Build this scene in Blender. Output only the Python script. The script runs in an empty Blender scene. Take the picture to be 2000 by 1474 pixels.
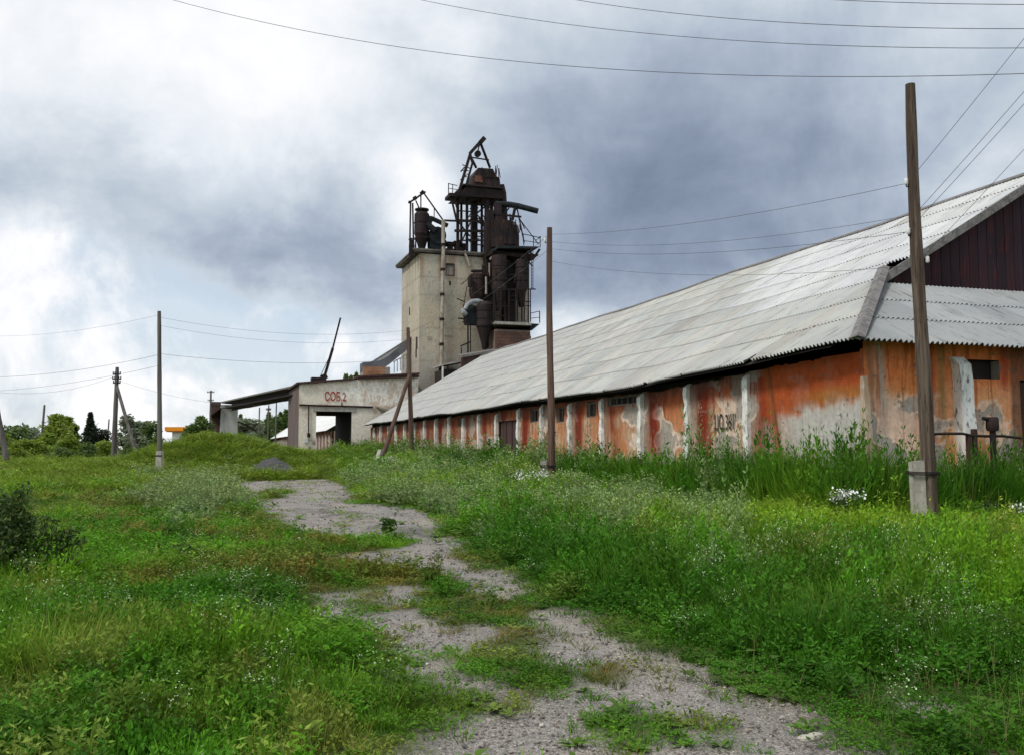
import bpy, bmesh, math, random
import numpy as np
from mathutils import Vector, Matrix, Euler

random.seed(7)
rng = np.random.default_rng(11)
SC = bpy.context.scene
COL = SC.collection

# ------------------------------------------------------------------ camera
FPX, HZ, CAMZ = 1830.0, 876.0, 1.5
TH = math.atan((HZ - 737.0) / FPX)
CT, ST = math.cos(TH), math.sin(TH)
cam = bpy.data.cameras.new('camera')
cam.sensor_width = 36.0
cam.lens = 36.0 * FPX / 2000.0
cam.clip_start = 0.05
cam.clip_end = 9000
camo = bpy.data.objects.new('camera', cam)
COL.objects.link(camo)
camo.location = (0, 0, CAMZ)
camo.rotation_euler = (math.pi / 2 + TH, 0, 0)
SC.camera = camo

# ------------------------------------------------------------------ light
SUN_EL, SUN_AZ = math.radians(48), math.radians(-130)   # azimuth from +Y, clockwise
sun_dir = Vector((math.sin(SUN_AZ) * math.cos(SUN_EL), math.cos(SUN_AZ) * math.cos(SUN_EL), math.sin(SUN_EL)))
sl = bpy.data.lights.new('sun', 'SUN')
sl.energy = 1.5
sl.angle = math.radians(10)
sl.color = (1.0, 0.955, 0.88)
slo = bpy.data.objects.new('sun', sl)
COL.objects.link(slo)
slo.rotation_euler = (-sun_dir).to_track_quat('-Z', 'Y').to_euler()

SC.view_settings.view_transform = 'Standard'
SC.view_settings.look = 'None'
SC.view_settings.gamma = 1.0
SC.view_settings.exposure = 0.42
SC.view_settings.use_curve_mapping = False
SC.cycles.max_bounces = 6
SC.cycles.diffuse_bounces = 3
SC.cycles.transparent_max_bounces = 4


def ray(u, v):
    x = (u - 1000) / FPX
    yu = (737 - v) / FPX
    return np.array([x, CT - yu * ST, ST + yu * CT])


# ---- node helpers
def nd(nt, typ, **kw):
    n = nt.nodes.new(typ)
    for k, v in kw.items():
        if hasattr(n, k):
            setattr(n, k, v)
    return n


def setin(nt, sock, v):
    if v is None:
        return
    if isinstance(v, bpy.types.NodeSocket):
        nt.links.new(v, sock)
    elif isinstance(v, (tuple, list)) and len(v) == 3 and sock.type == 'RGBA':
        sock.default_value = (*v, 1)
    else:
        sock.default_value = v


def mth(nt, op, a, b=None, c=None, clamp=False):
    n = nd(nt, 'ShaderNodeMath', operation=op, use_clamp=clamp)
    setin(nt, n.inputs[0], a)
    setin(nt, n.inputs[1], b)
    setin(nt, n.inputs[2], c)
    return n.outputs[0]


def mixc(nt, f, a, b, mode='MIX'):
    n = nd(nt, 'ShaderNodeMix', data_type='RGBA', blend_type=mode)
    setin(nt, n.inputs[0], f)
    setin(nt, n.inputs[6], a)
    setin(nt, n.inputs[7], b)
    return n.outputs[2]


def mapr(nt, v, a, b, c=0.0, d=1.0, smooth=True):
    n = nd(nt, 'ShaderNodeMapRange', interpolation_type='SMOOTHSTEP' if smooth else 'LINEAR')
    for i, x in enumerate((v, a, b, c, d)):
        setin(nt, n.inputs[i], x)
    return n.outputs[0]


def noise(nt, vec, scale, detail=4, rough=0.55, dist=0.0):
    n = nd(nt, 'ShaderNodeTexNoise')
    setin(nt, n.inputs['Vector'], vec)
    n.inputs['Scale'].default_value = scale
    n.inputs['Detail'].default_value = detail
    n.inputs['Roughness'].default_value = rough
    n.inputs['Distortion'].default_value = dist
    return n


def vmul(nt, vec, s):
    n = nd(nt, 'ShaderNodeVectorMath', operation='MULTIPLY')
    setin(nt, n.inputs[0], vec)
    n.inputs[1].default_value = s
    return n.outputs[0]


# ------------------------------------------------------------------ sky: Nishita blue behind a broken cloud deck
def build_world():
    w = bpy.data.worlds.new('World')
    SC.world = w
    w.use_nodes = True
    nt = w.node_tree
    nt.nodes.clear()
    out = nd(nt, 'ShaderNodeOutputWorld')
    bg = nd(nt, 'ShaderNodeBackground')
    bg.inputs['Strength'].default_value = 0.075
    nt.links.new(bg.outputs[0], out.inputs[0])
    sky = nd(nt, 'ShaderNodeTexSky')
    sky.sky_type = 'NISHITA'
    sky.sun_disc = False
    sky.sun_elevation = SUN_EL
    sky.sun_rotation = SUN_AZ
    tc = nd(nt, 'ShaderNodeTexCoord')
    d = tc.outputs['Generated']
    # warped direction for ragged cloud borders
    wn = noise(nt, d, 3.2, 6, 0.6)
    sub = nd(nt, 'ShaderNodeVectorMath', operation='SUBTRACT')
    nt.links.new(wn.outputs['Color'], sub.inputs[0])
    sub.inputs[1].default_value = (0.5, 0.5, 0.5)
    sc = nd(nt, 'ShaderNodeVectorMath', operation='SCALE')
    nt.links.new(sub.outputs[0], sc.inputs[0])
    sc.inputs['Scale'].default_value = 0.2
    add = nd(nt, 'ShaderNodeVectorMath', operation='ADD')
    nt.links.new(d, add.inputs[0])
    nt.links.new(sc.outputs[0], add.inputs[1])
    nm = nd(nt, 'ShaderNodeVectorMath', operation='NORMALIZE')
    nt.links.new(add.outputs[0], nm.inputs[0])
    wd = nm.outputs[0]

    def blob(u, v, rad, vec=wd, sx=1.0):
        c = ray(u, v)
        c = c / np.linalg.norm(c)
        n = nd(nt, 'ShaderNodeVectorMath', operation='DOT_PRODUCT')
        nt.links.new(vec, n.inputs[0])
        n.inputs[1].default_value = tuple(c)
        ang = mth(nt, 'ARCCOSINE', mth(nt, 'MINIMUM', n.outputs['Value'], 0.99999))
        return mapr(nt, ang, math.radians(rad), 0.0)

    # flattened noise coordinates: the cloud deck foreshortens to the horizon
    sep = nd(nt, 'ShaderNodeSeparateXYZ')
    nt.links.new(d, sep.inputs[0])
    zz = mth(nt, 'ADD', mth(nt, 'MAXIMUM', sep.outputs['Z'], 0.0), 0.22)
    cx = mth(nt, 'DIVIDE', sep.outputs['X'], zz)
    cy = mth(nt, 'DIVIDE', sep.outputs['Y'], zz)
    cb = nd(nt, 'ShaderNodeCombineXYZ')
    nt.links.new(cx, cb.inputs[0])
    nt.links.new(cy, cb.inputs[1])
    n1 = noise(nt, cb.outputs[0], 1.5, 8, 0.55, 0.25).outputs['Fac']
    n2 = noise(nt, d, 6.0, 8, 0.62, 0.3).outputs['Fac']
    dark = mapr(nt, n1, 0.35, 0.7, 0.15, 0.36)
    for (u, v, r, k) in DARK:
        dark = mth(nt, 'ADD', dark, mth(nt, 'MULTIPLY', blob(u, v, r), k))
    for (u, v, r, k) in LIGHT:
        dark = mth(nt, 'SUBTRACT', dark, mth(nt, 'MULTIPLY', blob(u, v, r), k))
    amp = mapr(nt, sep.outputs['Z'], 0.34, 0.08, 0.8, 1.35)
    dark = mth(nt, 'ADD', dark, mth(nt, 'MULTIPLY', mth(nt, 'SUBTRACT', n2, 0.5), amp))
    dark = mapr(nt, dark, -0.1, 1.1, 0.0, 1.0, smooth=False)
    ramp = nd(nt, 'ShaderNodeValToRGB')
    cr = ramp.color_ramp
    cr.elements[0].position = 0.0
    cr.elements[0].color = (10.2, 10.2, 10.4, 1)
    cr.elements[1].position = 1.0
    cr.elements[1].color = (1.85, 2.35, 3.25, 1)
    for p, c in ((0.2, (8.4, 8.8, 9.3)), (0.4, (6.0, 6.7, 7.5)), (0.6, (4.1, 4.8, 5.9)), (0.8, (2.75, 3.35, 4.45))):
        e = cr.elements.new(p)
        e.color = (*c, 1)
    nt.links.new(dark, ramp.inputs[0])
    # gaps of blue near the horizon
    gap = mapr(nt, n2, 0.42, 0.60, 0.0, 1.0)
    gz = mth(nt, 'MULTIPLY', mapr(nt, sep.outputs['Z'], 0.36, 0.12), mapr(nt, dark, 0.5, 0.2))
    gap = mth(nt, 'MULTIPLY', mth(nt, 'MULTIPLY', gap, gz), 0.6)
    skyb = mixc(nt, 0.45, sky.outputs[0], (5.2, 7.4, 9.6))
    col = mixc(nt, gap, ramp.outputs[0], skyb)
    nt.links.new(col, bg.inputs['Color'])


DARK = [(1280, 430, 19, 0.56), (1600, 380, 17, 0.28), (1010, 540, 8, 0.26), (640, 510, 8.0, 0.50), (100, 400, 8, 0.32), (340, 450, 7, 0.34),
        (1850, 100, 14, 0.16), (1350, 170, 12, 0.14), (900, 250, 9, 0.10)]
LIGHT = [(620, 10, 13, 0.28), (330, 240, 9, 0.22), (60, 60, 10, 0.12), (760, 380, 4.2, 0.42), (150, 680, 11, 0.68), (470, 700, 8, 0.6), (640, 660, 6, 0.36),
         (1690, 150, 5, 0.20), (1110, 650, 4, 0.4), (40, 500, 5, 0.38), (-2500, 0, 40, 0.3)]
build_world()

# ------------------------------------------------------------------ frames and placement helpers
PHI = math.radians(18.245)
A3 = np.array([-math.sin(PHI), math.cos(PHI), 0.0])      # along the warehouse, away from the camera
B3 = np.array([math.cos(PHI), math.sin(PHI), 0.0])       # along its end wall, to the right
O3 = np.array([7.2878, 19.3635, 0.0])                     # near corner of its wall


def Wd(s, t, z=0.0):
    return O3 + s * B3 + t * A3 + np.array([0, 0, z])


def loc(p):
    q = np.asarray(p, float) - O3
    return np.array([q @ B3, q @ A3, p[2]])


def at(u, v, Y):
    d = ray(u, v)
    return np.array([0, 0, CAMZ]) + d * Y / d[1]


def gpt(u, v, z=0.0):
    d = ray(u, v)
    return np.array([0, 0, CAMZ]) + d * (z - CAMZ) / d[2]


def onT(u, v, t):
    d = ray(u, v)
    k = (t - (np.array([0, 0, CAMZ]) - O3) @ A3) / (d @ A3)
    return loc(np.array([0, 0, CAMZ]) + d * k)


def onS(u, v, s):
    d = ray(u, v)
    k = (s - (np.array([0, 0, CAMZ]) - O3) @ B3) / (d @ B3)
    return loc(np.array([0, 0, CAMZ]) + d * k)


# ---- numpy value noise
def vnoise(x, y, seed=0):
    xi = np.floor(x).astype(np.int64)
    yi = np.floor(y).astype(np.int64)
    xf, yf = x - xi, y - yi

    def h(a, b):
        n = (a * 374761393 + b * 668265263 + seed * 144665) & 0x7fffffff
        n = ((n ^ (n >> 13)) * 1274126177) & 0x7fffffff
        return ((n ^ (n >> 16)) & 0xffff) / 65535.0
    u = xf * xf * (3 - 2 * xf)
    v = yf * yf * (3 - 2 * yf)
    return (h(xi, yi) * (1 - u) + h(xi + 1, yi) * u) * (1 - v) + (h(xi, yi + 1) * (1 - u) + h(xi + 1, yi + 1) * u) * v


def fbm(x, y, seed=0, oct=4):
    x = np.asarray(x, float)
    y = np.asarray(y, float)
    r, a, tot = 0.0, 1.0, 0.0
    for i in range(oct):
        r = r + a * vnoise(x * 2 ** i + 17.3 * i, y * 2 ** i - 9.1 * i, seed + i)
        tot += a
        a *= 0.5
    return r / tot


def sstep(a, b, x):
    t = np.clip((np.asarray(x, float) - a) / (b - a), 0, 1)
    return t * t * (3 - 2 * t)


# ------------------------------------------------------------------ object helpers
def tag(o, label=None, cat=None, group=None, kind=None):
    if label:
        o['label'] = label
    if cat:
        o['category'] = cat
    if group:
        o['group'] = group
    if kind:
        o['kind'] = kind
    return o


class MB:
    """collects verts / faces of one mesh"""

    def __init__(self):
        self.v, self.f = [], []

    def add(self, vs, fs):
        n = len(self.v)
        self.v += [tuple(float(c) for c in p) for p in vs]
        self.f += [tuple(i + n for i in f) for f in fs]
        return self

    def box(self, a, b):
        x0, y0, z0 = a
        x1, y1, z1 = b
        vs = [(x0, y0, z0), (x1, y0, z0), (x1, y1, z0), (x0, y1, z0), (x0, y0, z1), (x1, y0, z1), (x1, y1, z1), (x0, y1, z1)]
        return self.add(vs, [(3, 2, 1, 0), (4, 5, 6, 7), (0, 1, 5, 4), (1, 2, 6, 5), (2, 3, 7, 6), (3, 0, 4, 7)])

    def hexa(self, vs):
        return self.add(vs, [(3, 2, 1, 0), (4, 5, 6, 7), (0, 1, 5, 4), (1, 2, 6, 5), (2, 3, 7, 6), (3, 0, 4, 7)])

    def beam(self, p, q, w, h=None, up=(0, 0, 1)):
        h = h or w
        p, q = np.asarray(p, float), np.asarray(q, float)
        d = q - p
        d = d / (np.linalg.norm(d) + 1e-9)
        u = np.asarray(up, float)
        if abs(d @ u) > 0.95:
            u = np.array([1.0, 0, 0])
        r = np.cross(d, u)
        r /= np.linalg.norm(r)
        u = np.cross(r, d)
        r, u = r * w / 2, u * h / 2
        return self.hexa([p - r - u, p + r - u, p + r + u, p - r + u, q - r - u, q + r - u, q + r + u, q - r + u])

    def tube(self, p, q, r1, r2=None, n=10, cap=True):
        r2 = r1 if r2 is None else r2
        p, q = np.asarray(p, float), np.asarray(q, float)
        return self.lathe([(p, r1), (q, r2)], n, cap)

    def lathe(self, rings, n=12, cap=True):
        """rings: (centre, radius) along an axis that may bend"""
        cs = [np.asarray(c, float) for c, _ in rings]
        vs, fs = [], []
        ref = None
        for i, (c, r) in enumerate(rings):
            d = cs[min(i + 1, len(cs) - 1)] - cs[max(i - 1, 0)]
            d = d / (np.linalg.norm(d) + 1e-9)
            if ref is None:
                ref = np.array([1.0, 0, 0]) if abs(d[0]) < 0.9 else np.array([0, 1.0, 0])
            x = ref - d * (ref @ d)
            x /= np.linalg.norm(x)
            ref = x
            y = np.cross(d, x)
            for k in range(n):
                a = 2 * math.pi * k / n
                vs.append(cs[i] + r * (math.cos(a) * x + math.sin(a) * y))
        for i in range(len(rings) - 1):
            for k in range(n):
                k2 = (k + 1) % n
                fs.append((i * n + k, i * n + k2, (i + 1) * n + k2, (i + 1) * n + k))
        if cap:
            fs.append(tuple(range(n - 1, -1, -1)))
            fs.append(tuple((len(rings) - 1) * n + k for k in range(n)))
        return self.add(vs, fs)

    def prism(self, pts, off):
        """polygon extruded by a vector"""
        n = len(pts)
        pts = [np.asarray(p, float) for p in pts]
        off = np.asarray(off, float)
        vs = pts + [p + off for p in pts]
        fs = [tuple(range(n - 1, -1, -1)), tuple(range(n, 2 * n))]
        fs += [(i, (i + 1) % n, n + (i + 1) % n, n + i) for i in range(n)]
        return self.add(vs, fs)

    def mesh(self, name, off=(0, 0, 0), smooth=None):
        me = bpy.data.meshes.new(name)
        o = np.asarray(off, float)
        me.from_pydata([tuple(np.asarray(p) - o) for p in self.v], [], self.f)
        bm = bmesh.new()
        bm.from_mesh(me)
        bmesh.ops.recalc_face_normals(bm, faces=bm.faces)
        bm.to_mesh(me)
        bm.free()
        if smooth:
            me.polygons.foreach_set('use_smooth', [True] * len(me.polygons))
            me.set_sharp_from_angle(angle=math.radians(smooth))
        return me


class Thing:
    """Empty at the thing's base; frame 'C' = the grain yard's own axes, 'W' = world axes"""

    def __init__(self, name, label, cat, base, frame='C', group=None):
        o = bpy.data.objects.new(name, None)
        COL.objects.link(o)
        o.empty_display_size = 0.3
        self.base = np.asarray(base, float)
        if frame == 'C':
            o.location = Wd(*self.base)
            o.rotation_euler = (0, 0, PHI)
        else:
            o.location = self.base
        tag(o, label, cat, group)
        self.o = o
        self.frame = frame

    def part(self, name, mb, mat, parent=None, smooth=None, label=None):
        me = mb if isinstance(mb, bpy.types.Mesh) else mb.mesh(name, self.base, smooth)
        if mat is not None:
            me.materials.clear()
            me.materials.append(mat)
        o = bpy.data.objects.new(name, me)
        COL.objects.link(o)
        o.parent = parent or self.o
        if label:
            o['label'] = label
        return o


def single(name, mb, mat, label, cat, base, frame='C', group=None, smooth=None, kind=None):
    me = mb.mesh(name, base, smooth)
    me.materials.append(mat)
    o = bpy.data.objects.new(name, me)
    COL.objects.link(o)
    if frame == 'C':
        o.location = Wd(*base)
        o.rotation_euler = (0, 0, PHI)
    else:
        o.location = base
    return tag(o, label, cat, group, kind)


# ------------------------------------------------------------------ materials
def new_mat(name):
    m = bpy.data.materials.new(name)
    m.use_nodes = True
    nt = m.node_tree
    b = nt.nodes['Principled BSDF']
    b.inputs['Roughness'].default_value = 0.85
    b.inputs['Specular IOR Level'].default_value = 0.25
    return m, nt, b


def bump(nt, b, h, strength=0.3, dist=0.02):
    n = nd(nt, 'ShaderNodeBump')
    n.inputs['Strength'].default_value = strength
    n.inputs['Distance'].default_value = dist
    nt.links.new(h, n.inputs['Height'])
    nt.links.new(n.outputs[0], b.inputs['Normal'])


def mat_two(name, c1, c2, scale=3.0, stretch=(1, 1, 1), rough=0.85, c3=None, lo=0.38, hi=0.62, bmp=0.25, bd=0.01, metal=0.0, rnd=0.0):
    m, nt, b = new_mat(name)
    tc = nd(nt, 'ShaderNodeTexCoord')
    v = vmul(nt, tc.outputs['Object'], stretch)
    n = noise(nt, v, scale, 6, 0.6, 0.2)
    f = mapr(nt, n.outputs['Fac'], lo, hi)
    col = mixc(nt, f, c1, c2)
    if c3:
        n3 = noise(nt, v, scale * 4.3, 5, 0.65)
        col = mixc(nt, mapr(nt, n3.outputs['Fac'], 0.52, 0.68), col, c3)
    if rnd:
        oi = nd(nt, 'ShaderNodeObjectInfo')
        hs = nd(nt, 'ShaderNodeHueSaturation')
        nt.links.new(mapr(nt, oi.outputs['Random'], 0, 1, 1 - rnd, 1 + rnd, False), hs.inputs['Value'])
        nt.links.new(col, hs.inputs['Color'])
        col = hs.outputs[0]
    nt.links.new(col, b.inputs['Base Color'])
    b.inputs['Roughness'].default_value = rough
    b.inputs['Metallic'].default_value = metal
    nb = noise(nt, v, scale * 9, 5, 0.65)
    bump(nt, b, nb.outputs['Fac'], bmp, bd)
    return m


def mat_attr(name, scale=6.0, var=(0.72, 1.22), bmp=0.4, bd=0.02, rough=0.92):
    """colour comes from the mesh's own stain map, grain from noise"""
    m, nt, b = new_mat(name)
    a = nd(nt, 'ShaderNodeAttribute')
    a.attribute_name = 'col'
    tc = nd(nt, 'ShaderNodeTexCoord')
    n = noise(nt, tc.outputs['Object'], scale, 8, 0.68)
    n2 = noise(nt, vmul(nt, tc.outputs['Object'], (1, 1, 0.25)), scale * 2.2, 6, 0.65)
    k = mth(nt, 'MULTIPLY', mapr(nt, n.outputs['Fac'], 0.3, 0.7, var[0], var[1], False), mapr(nt, n2.outputs['Fac'], 0.3, 0.7, 0.86, 1.12, False))
    vm = nd(nt, 'ShaderNodeVectorMath', operation='SCALE')
    nt.links.new(a.outputs['Color'], vm.inputs[0])
    nt.links.new(k, vm.inputs['Scale'])
    nt.links.new(vm.outputs[0], b.inputs['Base Color'])
    b.inputs['Roughness'].default_value = rough
    n3 = noise(nt, tc.outputs['Object'], scale * 5, 8, 0.7)
    bump(nt, b, n3.outputs['Fac'], bmp, bd)
    return m


M = {}
M['plaster'] = mat_attr('stained plaster', 6.0, (0.8, 1.18), 0.3, 0.015)
M['ground'] = mat_attr('soil', 9, (0.6, 1.35), 0.6, 0.03)
M['white_paint'] = mat_two('flaking whitewash', (0.80, 0.80, 0.76), (0.64, 0.63, 0.59), 3.2, (1, 1, 0.45), 0.9, (0.3, 0.27, 0.22), 0.42, 0.66, rnd=0.10)
M['render_grey'] = mat_two('bare grey render', (0.36, 0.33, 0.28), (0.25, 0.22, 0.18), 2.5, (1, 1, 0.4), 0.95, (0.4, 0.2, 0.1))
M['concrete'] = mat_two('old concrete', (0.40, 0.38, 0.34), (0.30, 0.28, 0.25), 4, (1, 1, 0.6), 0.92)
M['stub'] = mat_two('concrete stub', (0.46, 0.43, 0.38), (0.34, 0.31, 0.27), 7, (1, 1, 0.5), 0.92, (0.22, 0.2, 0.17))
M['rust_dark'] = mat_two('blackened rusty steel', (0.014, 0.011, 0.0115), (0.03, 0.018, 0.016), 1.6, rough=0.75)
M['rust'] = mat_two('rusty steel', (0.036, 0.021, 0.0195), (0.02, 0.0145, 0.015), 1.3, (1, 1, 0.5), 0.75, (0.075, 0.042, 0.034))
M['rust_violet'] = mat_two('purplish rusted sheet', (0.030, 0.019, 0.021), (0.017, 0.012, 0.0135), 1.2, (1, 1, 0.4), 0.7, (0.06, 0.03, 0.028))
M['blue_steel'] = mat_two('dark blue green steel', (0.024, 0.033, 0.036), (0.016, 0.018, 0.02), 2, rough=0.95)
M['galv'] = mat_two('galvanised sheet', (0.36, 0.38, 0.40), (0.22, 0.23, 0.24), 3, rough=0.5)
M['pipe_cream'] = mat_two('cream painted pipe', (0.46, 0.42, 0.35), (0.3, 0.24, 0.19), 2.0, (1, 1, 0.3), 0.8, (0.1, 0.07, 0.05))
M['brick_red'] = mat_two('brown brick', (0.13, 0.068, 0.05), (0.085, 0.05, 0.042), 1.2, (1, 1, 1), 0.9, (0.15, 0.09, 0.07), rnd=0.12)
M['brick_orange'] = mat_two('orange brick', (0.40, 0.2, 0.11), (0.3, 0.15, 0.09), 2.0, rough=0.9, rnd=0.15)
M['wood_pole'] = mat_two('weathered pole wood', (0.17, 0.13, 0.098), (0.075, 0.053, 0.04), 9, (1, 1, 0.05), 0.92, (0.024, 0.017, 0.014), 0.4, 0.6, 0.9, 0.02)
M['wood_pole_red'] = mat_two('tarred reddish pole wood', (0.15, 0.095, 0.072), (0.10, 0.06, 0.045), 5, (1, 1, 0.06), 0.9, (0.05, 0.03, 0.022), bmp=0.5)
M['wood_grey'] = mat_two('grey pole wood', (0.16, 0.145, 0.135), (0.09, 0.08, 0.075), 5, (1, 1, 0.06), 0.9)
M['wood_dark'] = mat_two('old dark boards', (0.055, 0.035, 0.032), (0.085, 0.045, 0.04), 3, (1, 1, 0.12), 0.9, (0.10, 0.04, 0.035), rnd=0.25)
M['board_red'] = mat_two('dark red painted boards', (0.042, 0.018, 0.023), (0.028, 0.018, 0.026), 2.2, (1, 1, 0.15), 0.85, (0.09, 0.02, 0.02), rnd=0.2)
M['fascia'] = mat_two('weathered grey board', (0.21, 0.20, 0.19), (0.13, 0.12, 0.115), 4, (1, 1, 1), 0.9, (0.30, 0.29, 0.28))
M['dark_gap'] = mat_two('unlit interior boarding', (0.03, 0.025, 0.022), (0.04, 0.03, 0.027), 2)  # near-black tone stands in for unlit depth
M['porcelain'] = mat_two('white porcelain', (0.75, 0.75, 0.72), (0.6, 0.6, 0.58), 8, rough=0.25)
M['wire'] = mat_two('oxidised wire', (0.11, 0.11, 0.12), (0.08, 0.08, 0.085), 3, rough=0.6)
M['red_paint'] = mat_two('faded red paint', (0.38, 0.06, 0.045), (0.50, 0.30, 0.24), 2.6, rough=0.9, lo=0.48, hi=0.72)
M['tar_paint'] = mat_two('brown lettering paint', (0.035, 0.02, 0.012), (0.075, 0.045, 0.028), 9, rough=0.9)
M['orange_sheet'] = mat_two('orange canopy sheet', (0.80, 0.30, 0.02), (0.72, 0.25, 0.015), 1, rough=0.5)
M['white_wall'] = mat_two('white wall', (0.7, 0.7, 0.68), (0.6, 0.6, 0.58), 1)
M['panel_grey'] = mat_two('pale grey concrete panel', (0.42, 0.42, 0.40), (0.36, 0.36, 0.34), 0.8, (1, 1, 0.4), 0.9)
M['gravel_heap'] = mat_two('grey gravel', (0.075, 0.075, 0.08), (0.13, 0.125, 0.125), 14, rough=0.95, c3=(0.2, 0.19, 0.185), bmp=0.9, bd=0.05)
M['stone'] = mat_two('pale stone', (0.5, 0.48, 0.4), (0.38, 0.36, 0.3), 12, rough=0.9, c3=(0.2, 0.17, 0.12), bmp=0.7)
M['bark'] = mat_two('bark', (0.10, 0.075, 0.055), (0.06, 0.045, 0.035), 6, (1, 1, 0.2), 0.95)


def mat_roof(name, c1, c2, dirt, k=1.0, st=(0.7, 6, 0.7)):
    m, nt, b = new_mat(name)
    oi = nd(nt, 'ShaderNodeObjectInfo')
    tc = nd(nt, 'ShaderNodeTexCoord')
    g = nd(nt, 'ShaderNodeNewGeometry')
    n = noise(nt, g.outputs['Position'], 0.55, 5, 0.6)
    col = mixc(nt, mapr(nt, n.outputs['Fac'], 0.35, 0.65), c1, c2)
    n2 = noise(nt, vmul(nt, tc.outputs['Object'], st), 1.5, 6, 0.65)
    col = mixc(nt, mth(nt, 'MULTIPLY', mapr(nt, n2.outputs['Fac'], 0.52, 0.72), 0.75), col, dirt)
    n5 = noise(nt, vmul(nt, g.outputs['Position'], (1, 1, 1.6)), 1.7, 8, 0.72)
    col = mixc(nt, mth(nt, 'MULTIPLY', mapr(nt, n5.outputs['Fac'], 0.57, 0.72), 0.55), col, dirt)
    n4 = noise(nt, tc.outputs['Object'], 26, 4, 0.7)
    col = mixc(nt, mth(nt, 'MULTIPLY', mapr(nt, n4.outputs['Fac'], 0.6, 0.75), 0.35), col, dirt)
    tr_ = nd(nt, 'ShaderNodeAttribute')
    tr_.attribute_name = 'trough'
    col = mixc(nt, mth(nt, 'MULTIPLY', mapr(nt, tr_.outputs['Fac'], 0.45, 1.0), 0.42), col, dirt)  # trough dirt also stands in for the corrugation's faint shading
    col = mixc(nt, 1.0, col, oi.outputs['Color'], 'MULTIPLY')
    hs = nd(nt, 'ShaderNodeHueSaturation')
    nt.links.new(mapr(nt, oi.outputs['Random'], 0, 1, 0.9 * k, 1.08 * k, False), hs.inputs['Value'])
    nt.links.new(col, hs.inputs['Color'])
    nt.links.new(hs.outputs[0], b.inputs['Base Color'])
    b.inputs['Roughness'].default_value = 0.85
    n3 = noise(nt, tc.outputs['Object'], 30, 5, 0.7)
    bump(nt, b, n3.outputs['Fac'], 0.2, 0.006)
    return m


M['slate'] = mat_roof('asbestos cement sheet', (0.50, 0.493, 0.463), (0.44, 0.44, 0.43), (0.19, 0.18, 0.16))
M['slate_end'] = mat_roof('asbestos cement sheet of the end slope', (0.455, 0.45, 0.425), (0.40, 0.40, 0.39), (0.17, 0.16, 0.145), 1.0, (6, 0.7, 0.7))  # slate copy, toned darker for the slope that catches less light
M['slate_white'] = mat_roof('white sheet roof', (0.82, 0.82, 0.80), (0.74, 0.74, 0.73), (0.5, 0.48, 0.45))


def mat_leaf(name, trans=0.25):
    """leaf / blade: colour from the instance, lighter tips"""
    m, nt, b = new_mat(name)
    a = nd(nt, 'ShaderNodeAttribute')
    a.attribute_type = 'INSTANCER'
    a.attribute_name = 'gcol'
    t = nd(nt, 'ShaderNodeAttribute')
    t.attribute_name = 'tint'
    col = mixc(nt, 1.0, a.outputs['Color'], t.outputs['Color'], 'MULTIPLY')
    nt.links.new(col, b.inputs['Base Color'])
    b.inputs['Roughness'].default_value = 0.65
    b.inputs['Specular IOR Level'].default_value = 0.2
    tr = nd(nt, 'ShaderNodeBsdfTranslucent')
    nt.links.new(col, tr.inputs['Color'])
    mx = nd(nt, 'ShaderNodeMixShader')
    mx.inputs[0].default_value = trans
    nt.links.new(b.outputs[0], mx.inputs[1])
    nt.links.new(tr.outputs[0], mx.inputs[2])
    nt.links.new(mx.outputs[0], nt.nodes['Material Output'].inputs['Surface'])
    return m


M['blade'] = mat_leaf('grass blade', 0.22)


def mat_foliage(name, c1, c2, c3):
    m, nt, b = new_mat(name)
    g = nd(nt, 'ShaderNodeNewGeometry')
    tc = nd(nt, 'ShaderNodeTexCoord')
    n = noise(nt, tc.outputs['Object'], 1.1, 3, 0.6)
    col = mixc(nt, mapr(nt, n.outputs['Fac'], 0.38, 0.62), c1, c2)
    col = mixc(nt, mapr(nt, g.outputs['Random Per Island'], 0.55, 1.0), col, c3)
    nt.links.new(col, b.inputs['Base Color'])
    b.inputs['Roughness'].default_value = 0.6
    tr = nd(nt, 'ShaderNodeBsdfTranslucent')
    nt.links.new(col, tr.inputs['Color'])
    mx = nd(nt, 'ShaderNodeMixShader')
    mx.inputs[0].default_value = 0.3
    nt.links.new(b.outputs[0], mx.inputs[1])
    nt.links.new(tr.outputs[0], mx.inputs[2])
    nt.links.new(mx.outputs[0], nt.nodes['Material Output'].inputs['Surface'])
    return m


M['leaf_yellow'] = mat_foliage('yellow green foliage', (0.15, 0.24, 0.02), (0.24, 0.33, 0.04), (0.32, 0.37, 0.07))
M['leaf_mid'] = mat_foliage('mid green foliage', (0.085, 0.15, 0.03), (0.13, 0.20, 0.05), (0.2, 0.25, 0.1))
M['leaf_grey'] = mat_foliage('grey green poplar foliage', (0.16, 0.2, 0.11), (0.22, 0.26, 0.16), (0.33, 0.36, 0.25))
M['leaf_dark'] = mat_foliage('dark conifer foliage', (0.02, 0.034, 0.018), (0.035, 0.05, 0.026), (0.055, 0.07, 0.04))
M['leaf_bush'] = mat_foliage('dark bush foliage', (0.03, 0.062, 0.014), (0.06, 0.11, 0.022), (0.15, 0.21, 0.05))

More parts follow.
